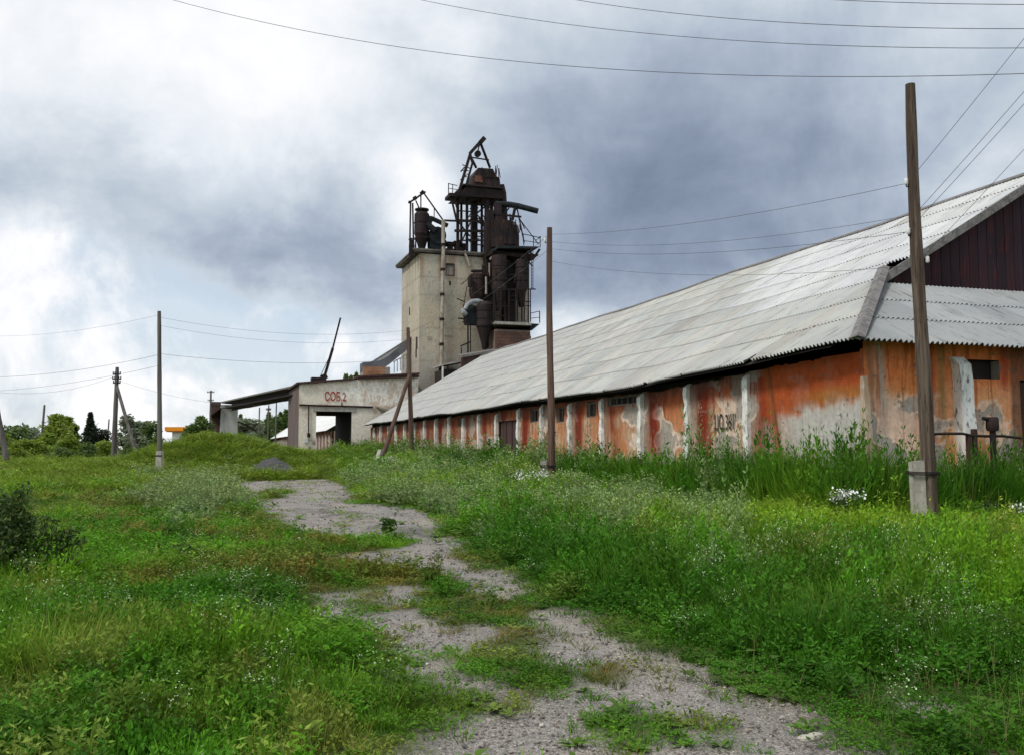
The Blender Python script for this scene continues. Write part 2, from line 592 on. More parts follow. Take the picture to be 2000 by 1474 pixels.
# ------------------------------------------------------------------ terrain
GRAVEL = [
    [(440, 942), (520, 937), (650, 935), (690, 958), (685, 980), (820, 992), (872, 1020), (830, 1050), (700, 1053), (560, 1035), (530, 1005), (490, 985), (468, 958)],
    [(660, 1088), (760, 1075), (800, 1058), (830, 1050), (890, 1046), (884, 1085), (960, 1120), (1032, 1155), (1020, 1172), (940, 1170), (880, 1130), (800, 1108), (700, 1102)],
    [(780, 1143), (812, 1150), (775, 1176), (738, 1170)],
    [(640, 1158), (660, 1160), (660, 1200), (645, 1205)],
    [(705, 1200), (800, 1195), (850, 1225), (905, 1232), (960, 1215), (978, 1240), (920, 1258), (868, 1268), (835, 1290), (880, 1316), (975, 1338), (965, 1358), (900, 1346), (838, 1320), (808, 1280), (775, 1240), (718, 1226)],
    [(1015, 1190), (1090, 1184), (1142, 1195), (1162, 1225), (1212, 1264), (1285, 1280), (1392, 1310), (1402, 1340), (1482, 1362), (1560, 1400), (1640, 1440), (1740, 1480), (1740, 1540), (800, 1540), (845, 1455), (862, 1428), (905, 1412), (990, 1395), (1062, 1358), (1112, 1340), (1104, 1300), (1050, 1285), (1082, 1260), (1076, 1225), (1012, 1214)],
    [(1478, 1362), (1560, 1376), (1640, 1396), (1625, 1406), (1550, 1400)],
    [(1755, 1362), (1860, 1376), (1850, 1397), (1765, 1388)],
]
ISLES = [[(1150, 1398), (1240, 1385), (1335, 1400), (1330, 1440), (1240, 1458), (1155, 1440)],
         [(1370, 1420), (1420, 1408), (1480, 1440), (1480, 1470), (1385, 1462)],
         [(1150, 1300), (1190, 1295), (1205, 1318), (1165, 1326)],
         [(500, 962), (560, 960), (555, 970), (505, 972)]]
GRAVEL_W = [np.array([gpt(u, v)[:2] for u, v in p]) for p in GRAVEL]
ISLES_W = [np.array([gpt(u, v)[:2] for u, v in p]) for p in ISLES]


def sdf(poly, x, y):
    d = np.full(x.shape, 1e9)
    ins = np.zeros(x.shape, bool)
    n = len(poly)
    for i in range(n):
        x0, y0 = poly[i]
        x1, y1 = poly[(i + 1) % n]
        ex, ey = x1 - x0, y1 - y0
        k = np.clip(((x - x0) * ex + (y - y0) * ey) / (ex * ex + ey * ey + 1e-12), 0, 1)
        d = np.minimum(d, (x - x0 - k * ex) ** 2 + (y - y0 - k * ey) ** 2)
        c = ((y0 > y) != (y1 > y)) & (x < (x1 - x0) * (y - y0) / (y1 - y0 + 1e-12) + x0)
        ins ^= c
    d = np.sqrt(d)
    return np.where(ins, d, -d)


def path_sd(x, y):
    """signed distance into the gravel, ragged edge"""
    d = np.full(x.shape, -50.0)
    for p in GRAVEL_W:
        d = np.maximum(d, sdf(p, x, y))
    for p in ISLES_W:
        d = np.minimum(d, -sdf(p, x, y))
    # the track goes on behind the camera
    d = np.maximum(d, np.minimum(1.6 - np.abs(x - 1.0 - (4.5 - y) * 0.15), 4.3 - y))
    r = (fbm(x * 1.6, y * 1.1, 5, 4) - 0.5) * 0.55 + (fbm(x * 7, y * 5, 9, 3) - 0.5) * 0.22
    return d + 0.10 + r * np.clip(0.55 + y / 25, 0.5, 1.5)


def terrain(x, y):
    x = np.asarray(x, float)
    y = np.asarray(y, float)
    s = (x - O3[0]) * B3[0] + (y - O3[1]) * B3[1]
    t = (x - O3[0]) * A3[0] + (y - O3[1]) * A3[1]
    z = 0.92 * sstep(46, 63, y) * (1 - 0.5 * sstep(-0.30, -0.42, x / np.maximum(y, 20)))
    # bank up to the warehouse
    wall = 0.24 + 0.68 * np.clip((t - 6) / 48, 0, 1)
    near = np.maximum(sstep(-7, -0.8, s), 0)
    near = near * sstep(-6.5, -0.8, t)
    z = np.maximum(z, wall * near)
    z = z + 1.45 * np.exp(-(((x + 18.8) / 3.6) ** 2 + ((y - 58) / 9.5) ** 2))
    z = z + (fbm(x * 0.35, y * 0.35, 3, 3) - 0.5) * 0.10 * sstep(2, 8, y)
    far = sstep(150, 900, np.hypot(x, y))
    return z * (1 - far) + far * 0.6


def build_ground():
    def axis(lo, hi, step, neg, pos):
        a = list(np.arange(lo, hi + step / 2, step))
        d = step
        left, right = [], []
        x = lo
        while x > neg:
            d *= 1.22
            x -= d
            left.append(x)
        d = step
        x = hi
        while x < pos:
            d *= 1.22
            x += d
            right.append(x)
        return np.array(left[::-1] + a + right)
    xs = axis(-16, 12, 0.11, -4000, 4000)
    ys = axis(3.2, 30, 0.11, -600, 6500)
    # a finer stretch out to 62 m than the growing step would give
    extra = np.arange(30.4, 66, 0.45)
    ys = np.unique(np.concatenate([ys[ys <= 30.05], extra, ys[ys > 66.5]]))
    ex = np.arange(-32, -16.1, 0.5)
    xs = np.unique(np.concatenate([xs[xs < -32.5], ex, xs[xs >= -16.01]]))
    X, Y = np.meshgrid(xs, ys)
    Z = terrain(X, Y)
    PD = path_sd(X, Y)
    Z = Z - 0.02 * sstep(-0.1, 0.3, PD)
    xc = 2.3 - 0.235 * (Y - 4.6) + 0.25 * np.sin(Y * 0.35)
    for off in (-0.75, 0.75):
        Z = Z - 0.045 * np.exp(-((X - xc - off) / 0.16) ** 2) * sstep(-0.05, 0.3, PD) * (0.4 + fbm(X, Y * 0.7, 58, 3))
    Z = Z + (fbm(X * 5, Y * 5, 21, 3) - 0.5) * 0.03 * sstep(80, 30, Y) + (fbm(X * 0.9, Y * 0.9, 22, 3) - 0.5) * 0.05 * sstep(-0.3, 0.4, PD)
    ny, nx = X.shape
    # soil and turf colour
    g = fbm(X * 0.6, Y * 0.6, 31, 4)
    g2 = fbm(X * 2.6, Y * 2.6, 41, 4)
    turf = np.stack([0.055 + 0.05 * g2, 0.085 + 0.03 * g, 0.022 + 0.012 * g2], -1)
    soil = np.array([0.12, 0.085, 0.055])
    k = sstep(0.5, 0.75, g2)[..., None] * 0.6
    turf = turf * (1 - k) + soil * k
    grav_n = fbm(X * 1.3, Y * 1.3, 51, 4)[..., None]
    damp = sstep(0.55, 0.66, fbm(X * 0.8 + 5, Y * 0.45, 55, 5))[..., None]
    dust = sstep(0.52, 0.62, fbm(X * 2.1 + 9, Y * 0.9, 57, 5))[..., None]
    grav_f = fbm(X * 6, Y * 6, 61, 3)[..., None]
    grav = np.array([0.27, 0.248, 0.226]) * (0.75 + 0.5 * grav_f) * (0.85 + 0.3 * grav_n)
    pink = np.array([0.315, 0.27, 0.236])
    grav = grav * (1 - 0.4 * sstep(0.45, 0.65, grav_n)) + pink * 0.4 * sstep(0.45, 0.65, grav_n)
    grav = grav * (1 - 0.38 * damp)
    grav = grav * (1 - 0.5 * dust) + np.array([0.34, 0.30, 0.255]) * 0.5 * dust
    mk = sstep(-0.14, 0.22, PD)[..., None]
    colr = turf * (1 - mk) + grav * mk
    col4 = np.concatenate([colr, np.ones(colr.shape[:2] + (1,))], -1).reshape(-1, 4)
    V = np.stack([X, Y, Z], -1).reshape(-1, 3)
    idx = np.arange(nx * ny).reshape(ny, nx)
    F = np.stack([idx[:-1, :-1], idx[:-1, 1:], idx[1:, 1:], idx[1:, :-1]], -1).reshape(-1, 4)
    fm = (PD[:-1, :-1] + PD[:-1, 1:] + PD[1:, 1:] + PD[1:, :-1]).reshape(-1) / 4 > 0.0
    M['ground_n'] = M['ground']

    def mk_obj(name, faces, mat, kind):
        used = np.unique(faces)
        rem = -np.ones(len(V), int)
        rem[used] = np.arange(len(used))
        me = bpy.data.meshes.new(name)
        me.from_pydata(V[used].tolist(), [], rem[faces].tolist())
        at_ = me.attributes.new('col', 'FLOAT_COLOR', 'POINT')
        at_.data.foreach_set('color', col4[used].astype(np.float32).ravel())
        me.polygons.foreach_set('use_smooth', [True] * len(me.polygons))
        me.materials.append(mat)
        o = bpy.data.objects.new(name, me)
        COL.objects.link(o)
        o['kind'] = kind
        return o
    g = mk_obj('ground', F[~fm], M['ground'], 'structure')
    g['label'] = 'grassy uneven ground of the yard'
    p = mk_obj('path', F[fm], mat_gravel(), 'structure')
    p['label'] = 'worn grey gravel track breaking up into the grass'


def mat_gravel():
    m, nt, b = new_mat('gravel track')
    a = nd(nt, 'ShaderNodeAttribute')
    a.attribute_name = 'col'
    g = nd(nt, 'ShaderNodeNewGeometry')
    v1 = nd(nt, 'ShaderNodeTexVoronoi')
    v1.inputs['Scale'].default_value = 60
    nt.links.new(g.outputs['Position'], v1.inputs['Vector'])
    v2 = nd(nt, 'ShaderNodeTexVoronoi')
    v2.inputs['Scale'].default_value = 140
    nt.links.new(g.outputs['Position'], v2.inputs['Vector'])
    sp = nd(nt, 'ShaderNodeSeparateColor')
    nt.links.new(v1.outputs['Color'], sp.inputs[0])
    sp2 = nd(nt, 'ShaderNodeSeparateColor')
    nt.links.new(v2.outputs['Color'], sp2.inputs[0])
    k = mth(nt, 'MULTIPLY', mapr(nt, sp.outputs[0], 0, 1, 0.75, 1.3, False), mapr(nt, sp2.outputs[1], 0, 1, 0.6, 1.45, False))
    vm = nd(nt, 'ShaderNodeVectorMath', operation='SCALE')
    nt.links.new(a.outputs['Color'], vm.inputs[0])
    nt.links.new(k, vm.inputs['Scale'])
    nt.links.new(vm.outputs[0], b.inputs['Base Color'])
    h = mth(nt, 'ADD', v1.outputs['Distance'], mth(nt, 'MULTIPLY', v2.outputs['Distance'], 0.5))
    h = mth(nt, 'MULTIPLY', h, -1.0)
    bump(nt, b, h, 0.7, 0.02)
    return m


build_ground()
# ------------------------------------------------------------------ stained plaster walls as fine grids
def stain_grid(name, us, zs, to3, colfn, hole=None, relief=None):
    """front sheet of a wall: us along, zs up; hole(u,z) leaves openings"""
    U, Zg = np.meshgrid(us, zs)
    dpt = relief(U, Zg) if relief is not None else np.zeros_like(U)
    V = to3(U, Zg, dpt).reshape(-1, 3)
    c = colfn(U, Zg)
    c4 = np.concatenate([np.clip(c, 0.003, 0.9), np.ones(c.shape[:2] + (1,))], -1).reshape(-1, 4)
    ny, nx = U.shape
    idx = np.arange(nx * ny).reshape(ny, nx)
    F = np.stack([idx[:-1, :-1], idx[:-1, 1:], idx[1:, 1:], idx[1:, :-1]], -1).reshape(-1, 4)
    if hole is not None:
        uc = ((U[:-1, :-1] + U[1:, 1:]) / 2).reshape(-1)
        zc = ((Zg[:-1, :-1] + Zg[1:, 1:]) / 2).reshape(-1)
        F = F[~hole(uc, zc)]
    me = bpy.data.meshes.new(name)
    me.from_pydata(V.tolist(), [], F.tolist())
    a = me.attributes.new('col', 'FLOAT_COLOR', 'POINT')
    a.data.foreach_set('color', c4.astype(np.float32).ravel())
    me.polygons.foreach_set('use_smooth', [True] * len(me.polygons))
    return me


def lerp(a, b, k):
    return a * (1 - k[..., None]) + np.asarray(b, float) * k[..., None]


PIL0, BAY = 4.36, 3.0            # pilaster n stands at t = PIL0 + BAY*n
EAVE_Z, EAVE_S, SLOPE = 3.43, -0.6, 0.6
L_WH, HALF = 60.0, 9.4


def sag(t):
    t = np.asarray(t, float)
    return 0.030 * np.sin(t * 0.37 + 0.4) + 0.018 * np.sin(t * 0.93 + 1.0) - 0.05 * np.sin(np.clip(t / 60, 0, 1) * math.pi)


def zroof(s, t):
    """height of the left roof slope; the eave lifts a little at the near corner"""
    lift = 0.24 * np.clip(1 - (np.asarray(t, float) + 0.6) / 11.0, 0, 1) ** 1.3
    return sag(t) + EAVE_Z + (np.asarray(s, float) - EAVE_S) * 0.594 + lift * np.clip(1 - (np.asarray(s, float) - EAVE_S) / 8.0, 0, 1)


VENTS = [(10.35, 12.9, 2.92, 3.22), (14.0, 14.75, 2.62, 3.14), (17.0, 17.8, 2.5, 3.1), (19.9, 20.9, 2.6, 3.14), (31.6, 32.5, 2.7, 3.15), (43.4, 44.3, 2.7, 3.15)]


def long_wall_col(T, Z):
    q = 1 - np.mod((T - PIL0) / BAY, 1.0)         # 0 at the far pilaster of a bay, 1 at the near one
    n = np.floor((T - PIL0) / BAY)
    rb = vnoise(n * 3.7 + 0.5, n * 0 + 0.5, 77)
    rb2 = vnoise(n * 5.3 + 0.5, n * 0 + 9.5, 78)
    f1 = fbm(T * 1.1, Z * 1.1, 101, 5)
    f2 = fbm(T * 3.5, Z * 1.2, 102, 5)
    f3 = fbm(T * 9, Z * 9, 103, 4)
    c = np.broadcast_to(np.array([0.54, 0.225, 0.10]), T.shape + (3,)).copy()
    c = lerp(c, (0.55, 0.40, 0.27), sstep(0.42, 0.62, f1) * 0.8)
    c = lerp(c, (0.44, 0.17, 0.06), sstep(0.45, 0.7, f2) * 0.7 * sstep(1.2, 2.6, Z))
    # far bays are browner and dirtier
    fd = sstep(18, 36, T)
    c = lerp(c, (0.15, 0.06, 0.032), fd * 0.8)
    # orange-red band under the eave
    top = sstep(2.35 + 0.5 * (f1 - 0.5), 3.0, Z)
    c = lerp(c, (0.34, 0.06, 0.014), np.clip(top * (0.6 + 0.5 * f2), 0, 1))
    # grey weathered strip beside the far pilaster
    c = lerp(c, (0.27, 0.235, 0.19), np.exp(-((q - 0.08) / 0.10) ** 2) * (0.5 + 0.5 * f1))
    # rust run
    w = 0.26 + 0.08 * (rb - 0.5) + 0.05 * (fbm(T * 0 + n * 4.1, Z * 0.8, 104, 3) - 0.5) * 2
    st = np.exp(-((q - w) / (0.085 + 0.05 * rb2)) ** 2)
    st = np.clip(st * (0.8 + 0.7 * (f2 - 0.2)), 0, 1) * np.where(rb2 > 0.16, 1, 0.25)
    st = st * sstep(0.0, 0.7, Z + 0.3)
    st = np.where((n >= 2) & (n < 3), st * 0.35, st)
    c = lerp(c, (0.20, 0.020, 0.004), np.clip(st * 1.1, 0, 1))
    st2 = np.exp(-((q - 0.2) / 0.035) ** 2) * sstep(0.35, 0.6, f2) * np.where(rb2 > 0.16, 1, 0.2)
    c = lerp(c, (0.10, 0.015, 0.008), st2 * 0.75)
    # second run before the near pilaster
    c = lerp(c, (0.27, 0.07, 0.02), np.exp(-((q - 0.93) / 0.06) ** 2) * rb * 0.7)
    # drip marks
    dr = fbm(T * 11, Z * 0.55 + 3, 121, 4)
    c = lerp(c, (0.24, 0.045, 0.012), sstep(0.60, 0.68, dr) * sstep(1.2, 2.9, Z + 0.8 * (f1 - 0.5)) * 0.75)
    c = lerp(c, (0.58, 0.45, 0.33), sstep(0.594, 0.66, fbm(T * 9 + 7, Z * 0.8, 122, 4)) * sstep(2.4, 1.6, Z) * 0.5)
    # flaked patches of pale lime and bare grey render, crisp edged
    fl = fbm(T * 0.9, Z * 1.2, 108, 7)
    lime = sstep(0.54, 0.555, fl) * sstep(2.95, 2.6, Z) * np.where(T > 4, 1, 0)
    c = lerp(c, (0.72, 0.60, 0.49), lime * (0.8 - 0.45 * fd))
    bare = sstep(0.635, 0.645, fl)
    c = lerp(c, (0.34, 0.31, 0.265), bare * 0.85)
    rim = np.exp(-((fl - 0.633) / 0.004) ** 2)
    c = lerp(c, (0.13, 0.08, 0.05), rim * 0.6)  # dark rim painted as the shadow of the flake edges
    c = lerp(c, (0.21, 0.022, 0.004), np.clip(st * 0.85, 0, 1))
    c = lerp(c, (0.09, 0.012, 0.006), st2 * 0.5)
    # soot and painted eave shadow between the piers
    c = lerp(c, (0.10, 0.05, 0.035), sstep(2.75, 3.25, Z + 0.7 * (f2 - 0.5)) * sstep(3.9, 5, T) * 0.6)
    # corner bay: pale grey lime over most of the middle
    cb = sstep(4.0, 3.4, T) * sstep(-0.05, 0.2, T)
    edge = 2.55 + 0.55 * (f1 - 0.5) - 0.35 * sstep(0.9, 3.6, T)
    gm = cb * sstep(edge + 0.22, edge - 0.12, Z + 0.35 * (fbm(T * 2.2, Z * 2.2, 131, 6) - 0.5) + 0.25 * (dr - 0.5))
    c = lerp(c, np.array([0.50, 0.485, 0.44]), gm * (0.95 - 0.5 * sstep(2.2, 3.4, T)))
    om = cb * sstep(edge - 0.1, edge + 0.35, Z)
    c = lerp(c, (0.40, 0.075, 0.016), om * (0.7 + 0.3 * f2))
    c = lerp(c, (0.33, 0.19, 0.035), om * sstep(2.7, 0.9, T) * sstep(2.95, 2.6, Z) * 0.75)
    # leaning brown run in the corner bay
    ln = T - (3.45 - (3.0 - Z) * 0.22)
    c = lerp(c, (0.30, 0.085, 0.025), np.exp(-(ln / 0.16) ** 2) * cb * 0.85)
    c = lerp(c, (0.15, 0.04, 0.012), np.exp(-((ln + 0.1) / 0.06) ** 2) * cb * 0.8 * sstep(0.4, 0.6, f2 + 0.1))
    # brown patches low down
    lowp = cb * sstep(0.52, 0.6, fbm(T * 1.6 + 3, Z * 1.6, 111, 4)) * sstep(1.6, 1.1, Z)
    c = lerp(c, (0.40, 0.21, 0.11), lowp * 0.8)
    # small chips and pits
    chip = sstep(0.70, 0.76, f3) * sstep(0.5, 0.62, fbm(T * 1.3, Z * 1.3, 106, 3))
    c = lerp(c, (0.13, 0.12, 0.11), chip * 0.9)
    crack = sstep(0.018, 0.0, np.abs(fbm(T * 1.7, Z * 1.7, 112, 4) - 0.5)) * sstep(0.45, 0.55, f1)
    c = lerp(c, (0.14, 0.10, 0.07), crack * 0.6)
    # duller brown towards the foot
    c = lerp(c, (0.20, 0.17, 0.12), sstep(1.1, 0.4, Z + 0.4 * f1) * 0.4)
    return c * (0.85 + 0.3 * f3[..., None])


def end_wall_col(S, Z):
    f1 = fbm(S * 1.3 + 40, Z * 1.1, 201, 5)
    f2 = fbm(S * 3.8 + 40, Z * 1.1, 202, 5)
    f3 = fbm(S * 9 + 40, Z * 9, 203, 4)
    c = np.broadcast_to(np.array([0.80, 0.36, 0.17]), S.shape + (3,)).copy()
    c = lerp(c, (0.85, 0.61, 0.47), sstep(2.85, 2.4, Z + 0.5 * (f1 - 0.5)) * sstep(2.2, 1.5, S) * 0.85)
    c = lerp(c, (0.68, 0.15, 0.03), sstep(2.6, 3.1, Z + 0.6 * (f1 - 0.5)) * (0.55 + 0.4 * f2))
    c = lerp(c, (0.50, 0.27, 0.04), sstep(0.55, 0.68, f1) * sstep(2.3, 2.8, Z) * sstep(1.7, 1.2, S) * 0.15)
    # grey strip near the corner pier
    c = lerp(c, (0.40, 0.35, 0.29), np.exp(-((S - 0.42 - 0.05 * (3 - Z)) / 0.14) ** 2) * 0.9)
    c = lerp(c, (0.27, 0.14, 0.08), np.exp(-((S - 0.18 - 0.09 * (3 - Z)) / 0.09) ** 2) * 0.85)
    # rust runs left of the white pier
    c = lerp(c, (0.26, 0.03, 0.008), np.exp(-((S - 1.72) / 0.15) ** 2) * (0.7 + 0.6 * (f2 - 0.2)) * sstep(1.2, 1.7, Z + 0.3))
    c = lerp(c, (0.26, 0.15, 0.05), np.exp(-((S - 2.02) / 0.12) ** 2) * 0.8)
    c = lerp(c, (0.5, 0.17, 0.04), np.exp(-((S - 1.45) / 0.12) ** 2) * 0.6)
    fl = fbm(S * 1.5 + 40, Z * 1.5, 208, 7)
    bare = sstep(0.595, 0.605, fl) * sstep(2.7, 2.5, Z)
    c = lerp(c, (0.84, 0.70, 0.58), sstep(0.53, 0.54, fl) * sstep(2.75, 2.5, Z) * 0.55)
    c = lerp(c, (0.36, 0.33, 0.29), bare * 0.85)
    c = lerp(c, (0.14, 0.08, 0.05), np.exp(-((fl - 0.594) / 0.004) ** 2) * 0.6 * sstep(2.7, 2.5, Z))  # flake edge shadow painted as a dark line
    dr = fbm(S * 11 + 40, Z * 0.55 + 3, 221, 4)
    c = lerp(c, (0.38, 0.09, 0.02), sstep(0.58, 0.66, dr) * sstep(1.6, 2.9, Z) * 0.7)
    # red run under the dark opening's end
    c = lerp(c, (0.40, 0.06, 0.025), np.exp(-((S - 3.72) / 0.13) ** 2) * sstep(2.5, 3.1, Z) * 0.9)
    crack = sstep(0.016, 0.0, np.abs(fbm(S * 1.5 + 9, Z * 1.5, 212, 4) - 0.5)) * sstep(0.5, 0.6, f1)
    c = lerp(c, (0.16, 0.10, 0.07), crack * 0.7)
    c = lerp(c, (0.16, 0.12, 0.09), sstep(0.71, 0.76, f3) * 0.7)
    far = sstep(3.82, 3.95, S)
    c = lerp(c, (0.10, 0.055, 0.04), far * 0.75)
    return c * (0.95 + 0.25 * f3[..., None])


def text_mesh(txt, size, xs=1.0, bold=0.0):
    cu = bpy.data.curves.new('lettering', 'FONT')
    cu.body = txt
    cu.size = size
    cu.offset = bold
    cu.align_x = 'CENTER'
    o = bpy.data.objects.new('lettering', cu)
    COL.objects.link(o)
    dg = bpy.context.evaluated_depsgraph_get()
    me = bpy.data.meshes.new_from_object(o.evaluated_get(dg))
    bpy.data.objects.remove(o)
    for v in me.vertices:
        v.co.x *= xs
    return me


# ------------------------------------------------------------------ the long warehouse
PITCH, NW = 0.13, 8
SW, SLEN, ROWP = PITCH * NW, 1.62, 1.47


def sheet_mesh(name, warp, width_w=NW, cut=None, seg=6, nl=3):
    """corrugated sheet; warp(x across, y up the slope) -> surface point and normal; thickness by a second skin edge"""
    n = width_w * seg + 1
    xs = np.linspace(0, PITCH * width_w, n)
    ys = np.concatenate([[0, 0.12], np.linspace(0.5, SLEN, nl)])
    nl = len(ys)
    V, F, TR = [], [], []
    for y in ys:
        for x in xs:
            p, nn = warp(x, y)
            c_ = math.cos(2 * math.pi * x / PITCH)
            h = 0.025 * c_ + 0.012 * (1 - y / SLEN) + (0.012 * (c_ + 1) if y == 0 else 0)
            V.append(p + nn * h)
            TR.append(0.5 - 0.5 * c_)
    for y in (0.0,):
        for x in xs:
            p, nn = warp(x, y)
            c_ = math.cos(2 * math.pi * x / PITCH)
            h = 0.025 * c_ + 0.012 + 0.012 * (c_ + 1) - 0.006
            V.append(p + nn * h)
            TR.append(0.5 - 0.5 * c_)
    for j in range(nl - 1):
        for i in range(n - 1):
            F.append((j * n + i, j * n + i + 1, (j + 1) * n + i + 1, (j + 1) * n + i))
    o = nl * n
    for i in range(n - 1):
        F.append((o + i, o + i + 1, i + 1, i))
    me = bpy.data.meshes.new(name)
    me.from_pydata([tuple(v) for v in V], [], F)
    a = me.attributes.new('trough', 'FLOAT', 'POINT')
    a.data.foreach_set('value', np.array(TR, np.float32))
    if cut:
        bm = bmesh.new()
        bm.from_mesh(me)
        for co, no in cut:
            bmesh.ops.bisect_plane(bm, geom=bm.verts[:] + bm.edges[:] + bm.faces[:], plane_co=co, plane_no=no, clear_outer=True)
        bm.to_mesh(me)
        bm.free()
    me.polygons.foreach_set('use_smooth', [True] * len(me.polygons))
    me.set_sharp_from_angle(angle=math.radians(50))
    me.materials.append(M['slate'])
    return me


def join_meshes(name, items):
    """items: (mesh, matrix)"""
    V, F, n, TR = [], [], 0, []
    for me, mx in items:
        tv = np.zeros(len(me.vertices), np.float32)
        me.attributes['trough'].data.foreach_get('value', tv)
        TR.append(tv)
        co = np.empty(len(me.vertices) * 3)
        me.vertices.foreach_get('co', co)
        co = co.reshape(-1, 3)
        m = np.array(mx)
        V.append(co @ m[:3, :3].T + m[:3, 3])
        F += [tuple(i + n for i in p.vertices) for p in me.polygons]
        n += len(co)
    r = bpy.data.meshes.new(name)
    r.from_pydata(np.concatenate(V).tolist(), [], F)
    r.polygons.foreach_set('use_smooth', [True] * len(r.polygons))
    r.set_sharp_from_angle(angle=math.radians(50))
    a = r.attributes.new('trough', 'FLOAT', 'POINT')
    a.data.foreach_set('value', np.concatenate(TR))
    return r


def build_warehouse():
    T = Thing('grain_warehouse', 'long grain warehouse with stained orange plaster walls and a grey corrugated roof', 'warehouse', (0, 0, 0.0))
    I4 = Matrix.Identity(4)
    # ---- long wall
    ts = np.concatenate([np.arange(0, 9, 0.024), np.arange(9, 18, 0.04), np.arange(18, 32, 0.07), np.arange(32, L_WH + 0.1, 0.12)])
    zs = np.concatenate([np.arange(0.0, 0.8, 0.1), np.arange(0.8, 3.6, 0.028)])

    def hole(t, z):
        h = np.zeros(t.shape, bool)
        for a, b, c, d in VENTS:
            h |= (t > a) & (t < b) & (z > c) & (z < d)
        h |= (t > 22.55) & (t < 25.2) & (z < 2.75)
        h |= (z > 3.24 + 0.31 * np.clip(1 - t / 9, 0, 1) + 0.10 * (fbm(t * 1.7, t * 0 + 2, 141, 4) - 0.5)) & (t > 0.1)  # gap cut along the wall top so the eave's shadow band reads dark
        return h

    def to3(U, Z, dp):
        return np.stack([dp, U, Z], -1)
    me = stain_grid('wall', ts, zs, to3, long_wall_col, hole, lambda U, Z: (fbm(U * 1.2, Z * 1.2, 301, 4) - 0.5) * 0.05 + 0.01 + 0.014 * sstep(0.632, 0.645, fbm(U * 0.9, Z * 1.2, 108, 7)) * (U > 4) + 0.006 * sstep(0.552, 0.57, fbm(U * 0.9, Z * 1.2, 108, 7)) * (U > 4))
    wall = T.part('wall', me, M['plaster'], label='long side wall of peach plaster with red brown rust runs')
    # body behind the plaster sheet
    b = MB()
    b.box((0.28, 0.3, 0.0), (0.4, L_WH, 3.45))
    b.box((18.4, 0.3, 0.0), (18.8, L_WH, 3.4))
    T.part('inner_wall', b, M['dark_gap'])
    # reveals of the vents
    for a, c, z0, z1 in VENTS:
        o = MB()
        o.box((0.03, a - 0.05, z0 - 0.05), (0.26, c + 0.05, z0 - 0.002))
        o.box((0.03, a - 0.05, z0), (0.26, a - 0.003, z1))
        o.box((0.03, c + 0.003, z0), (0.26, c + 0.05, z1))
        vo = T.part('vent_opening', o, M['render_grey'])
        fr = MB()
        fr.box((0.10, a, z0), (0.15, c, z0 + 0.05))
        fr.box((0.10, a, z1 - 0.05), (0.15, c, z1))
        fr.box((0.10, a, z0 + 0.05), (0.15, a + 0.05, z1 - 0.05))
        fr.box((0.10, c - 0.05, z0 + 0.05), (0.15, c, z1 - 0.05))
        nb = max(1, int((c - a) / 0.45))
        for q in range(1, nb + 1):
            tq = a + (c - a) * q / (nb + 1)
            fr.box((0.11, tq - 0.02, z0 + 0.05), (0.14, tq + 0.02, z1 - 0.05))
        T.part('frame', fr, M['fascia'], vo)
        bd = MB()
        bd.hexa([(0.16, a + 0.06, z0 + 0.02), (0.18, a + 0.06, z0 + 0.02), (0.18, a + (c - a) * 0.42, z0 + 0.06), (0.16, a + (c - a) * 0.42, z0 + 0.06),
                 (0.16, a + 0.05, z1 - 0.12), (0.18, a + 0.05, z1 - 0.12), (0.18, a + (c - a) * 0.40, z1 - 0.03), (0.16, a + (c - a) * 0.40, z1 - 0.03)])
        T.part('board', bd, M['wood_dark'], vo)
    # plank door
    for k in range(9):
        p = MB()
        t0 = 22.58 + k * 0.292
        p.box((0.06 + 0.012 * (k % 3), t0, 0.2), (0.11, t0 + 0.282, 2.72 - 0.5 * (k in (3, 4, 5)) * 0))
        T.part('door_plank', p, M['wood_dark'])
    # ---- pilasters
    for n in range(-0, 19):
        t0 = PIL0 + BAY * n
        w = 0.105 + 0.02 * random.random()
        dpt = 0.09 + 0.04 * random.random()
        zt = float(zroof(-0.2, t0)) - 0.42 - 0.12 * random.random()
        p = MB()
        rings = []
        zz_ = list(np.arange(0.0, zt - 0.1, 0.17 if n < 8 else 0.5)) + [zt - 0.06, zt]
        jl, jr, jd = 0.0, 0.0, 0.0
        tilt = random.gauss(0, 0.012)
        for z in zz_:
            jl = jl * 0.6 + random.gauss(0, 0.010)
            jr = jr * 0.6 + random.gauss(0, 0.010)
            jd = jd * 0.6 + random.gauss(0, 0.009)
            ch = random.random()
            cl = -0.045 if ch < 0.10 else 0
            cr_ = -0.045 if ch > 0.90 else 0
            k = (0.75 if z == zt else 1.0) + 0.10 * max(0, 1 - z)
            tt = t0 + tilt * z
            rings.append([(-dpt * k + jd - cl * 0.5, tt - w + jl - cl, z), (-dpt * k + jd - cr_ * 0.5, tt + w + jr + cr_, z), (0.05, tt + w * 1.02, z + 0.1 * (z == zt)), (0.05, tt - w * 1.02, z + 0.1 * (z == zt))])
        vs = [q for r in rings for q in r]
        fs = []
        for i in range(len(rings) - 1):
            for e in range(4):
                fs.append((i * 4 + e, i * 4 + (e + 1) % 4, i * 4 + 4 + (e + 1) % 4, i * 4 + 4 + e))
        b0 = len(vs) - 4
        fs.append((b0, b0 + 1, b0 + 2, b0 + 3))
        fs.append((3, 2, 1, 0))
        p.add(vs, fs)
        T.part('pilaster', p, M['white_paint'])
    # ---- end wall
    ss = np.concatenate([np.arange(-0.0, 4.6, 0.024), np.arange(4.6, 18.9, 0.3)])

    def hole2(s, z):
        return ((s > 2.74) & (s < 3.6) & (z > 3.0) & (z < 3.42)) | ((s > 4.15) & (s < 6.6) & (z < 3.0))
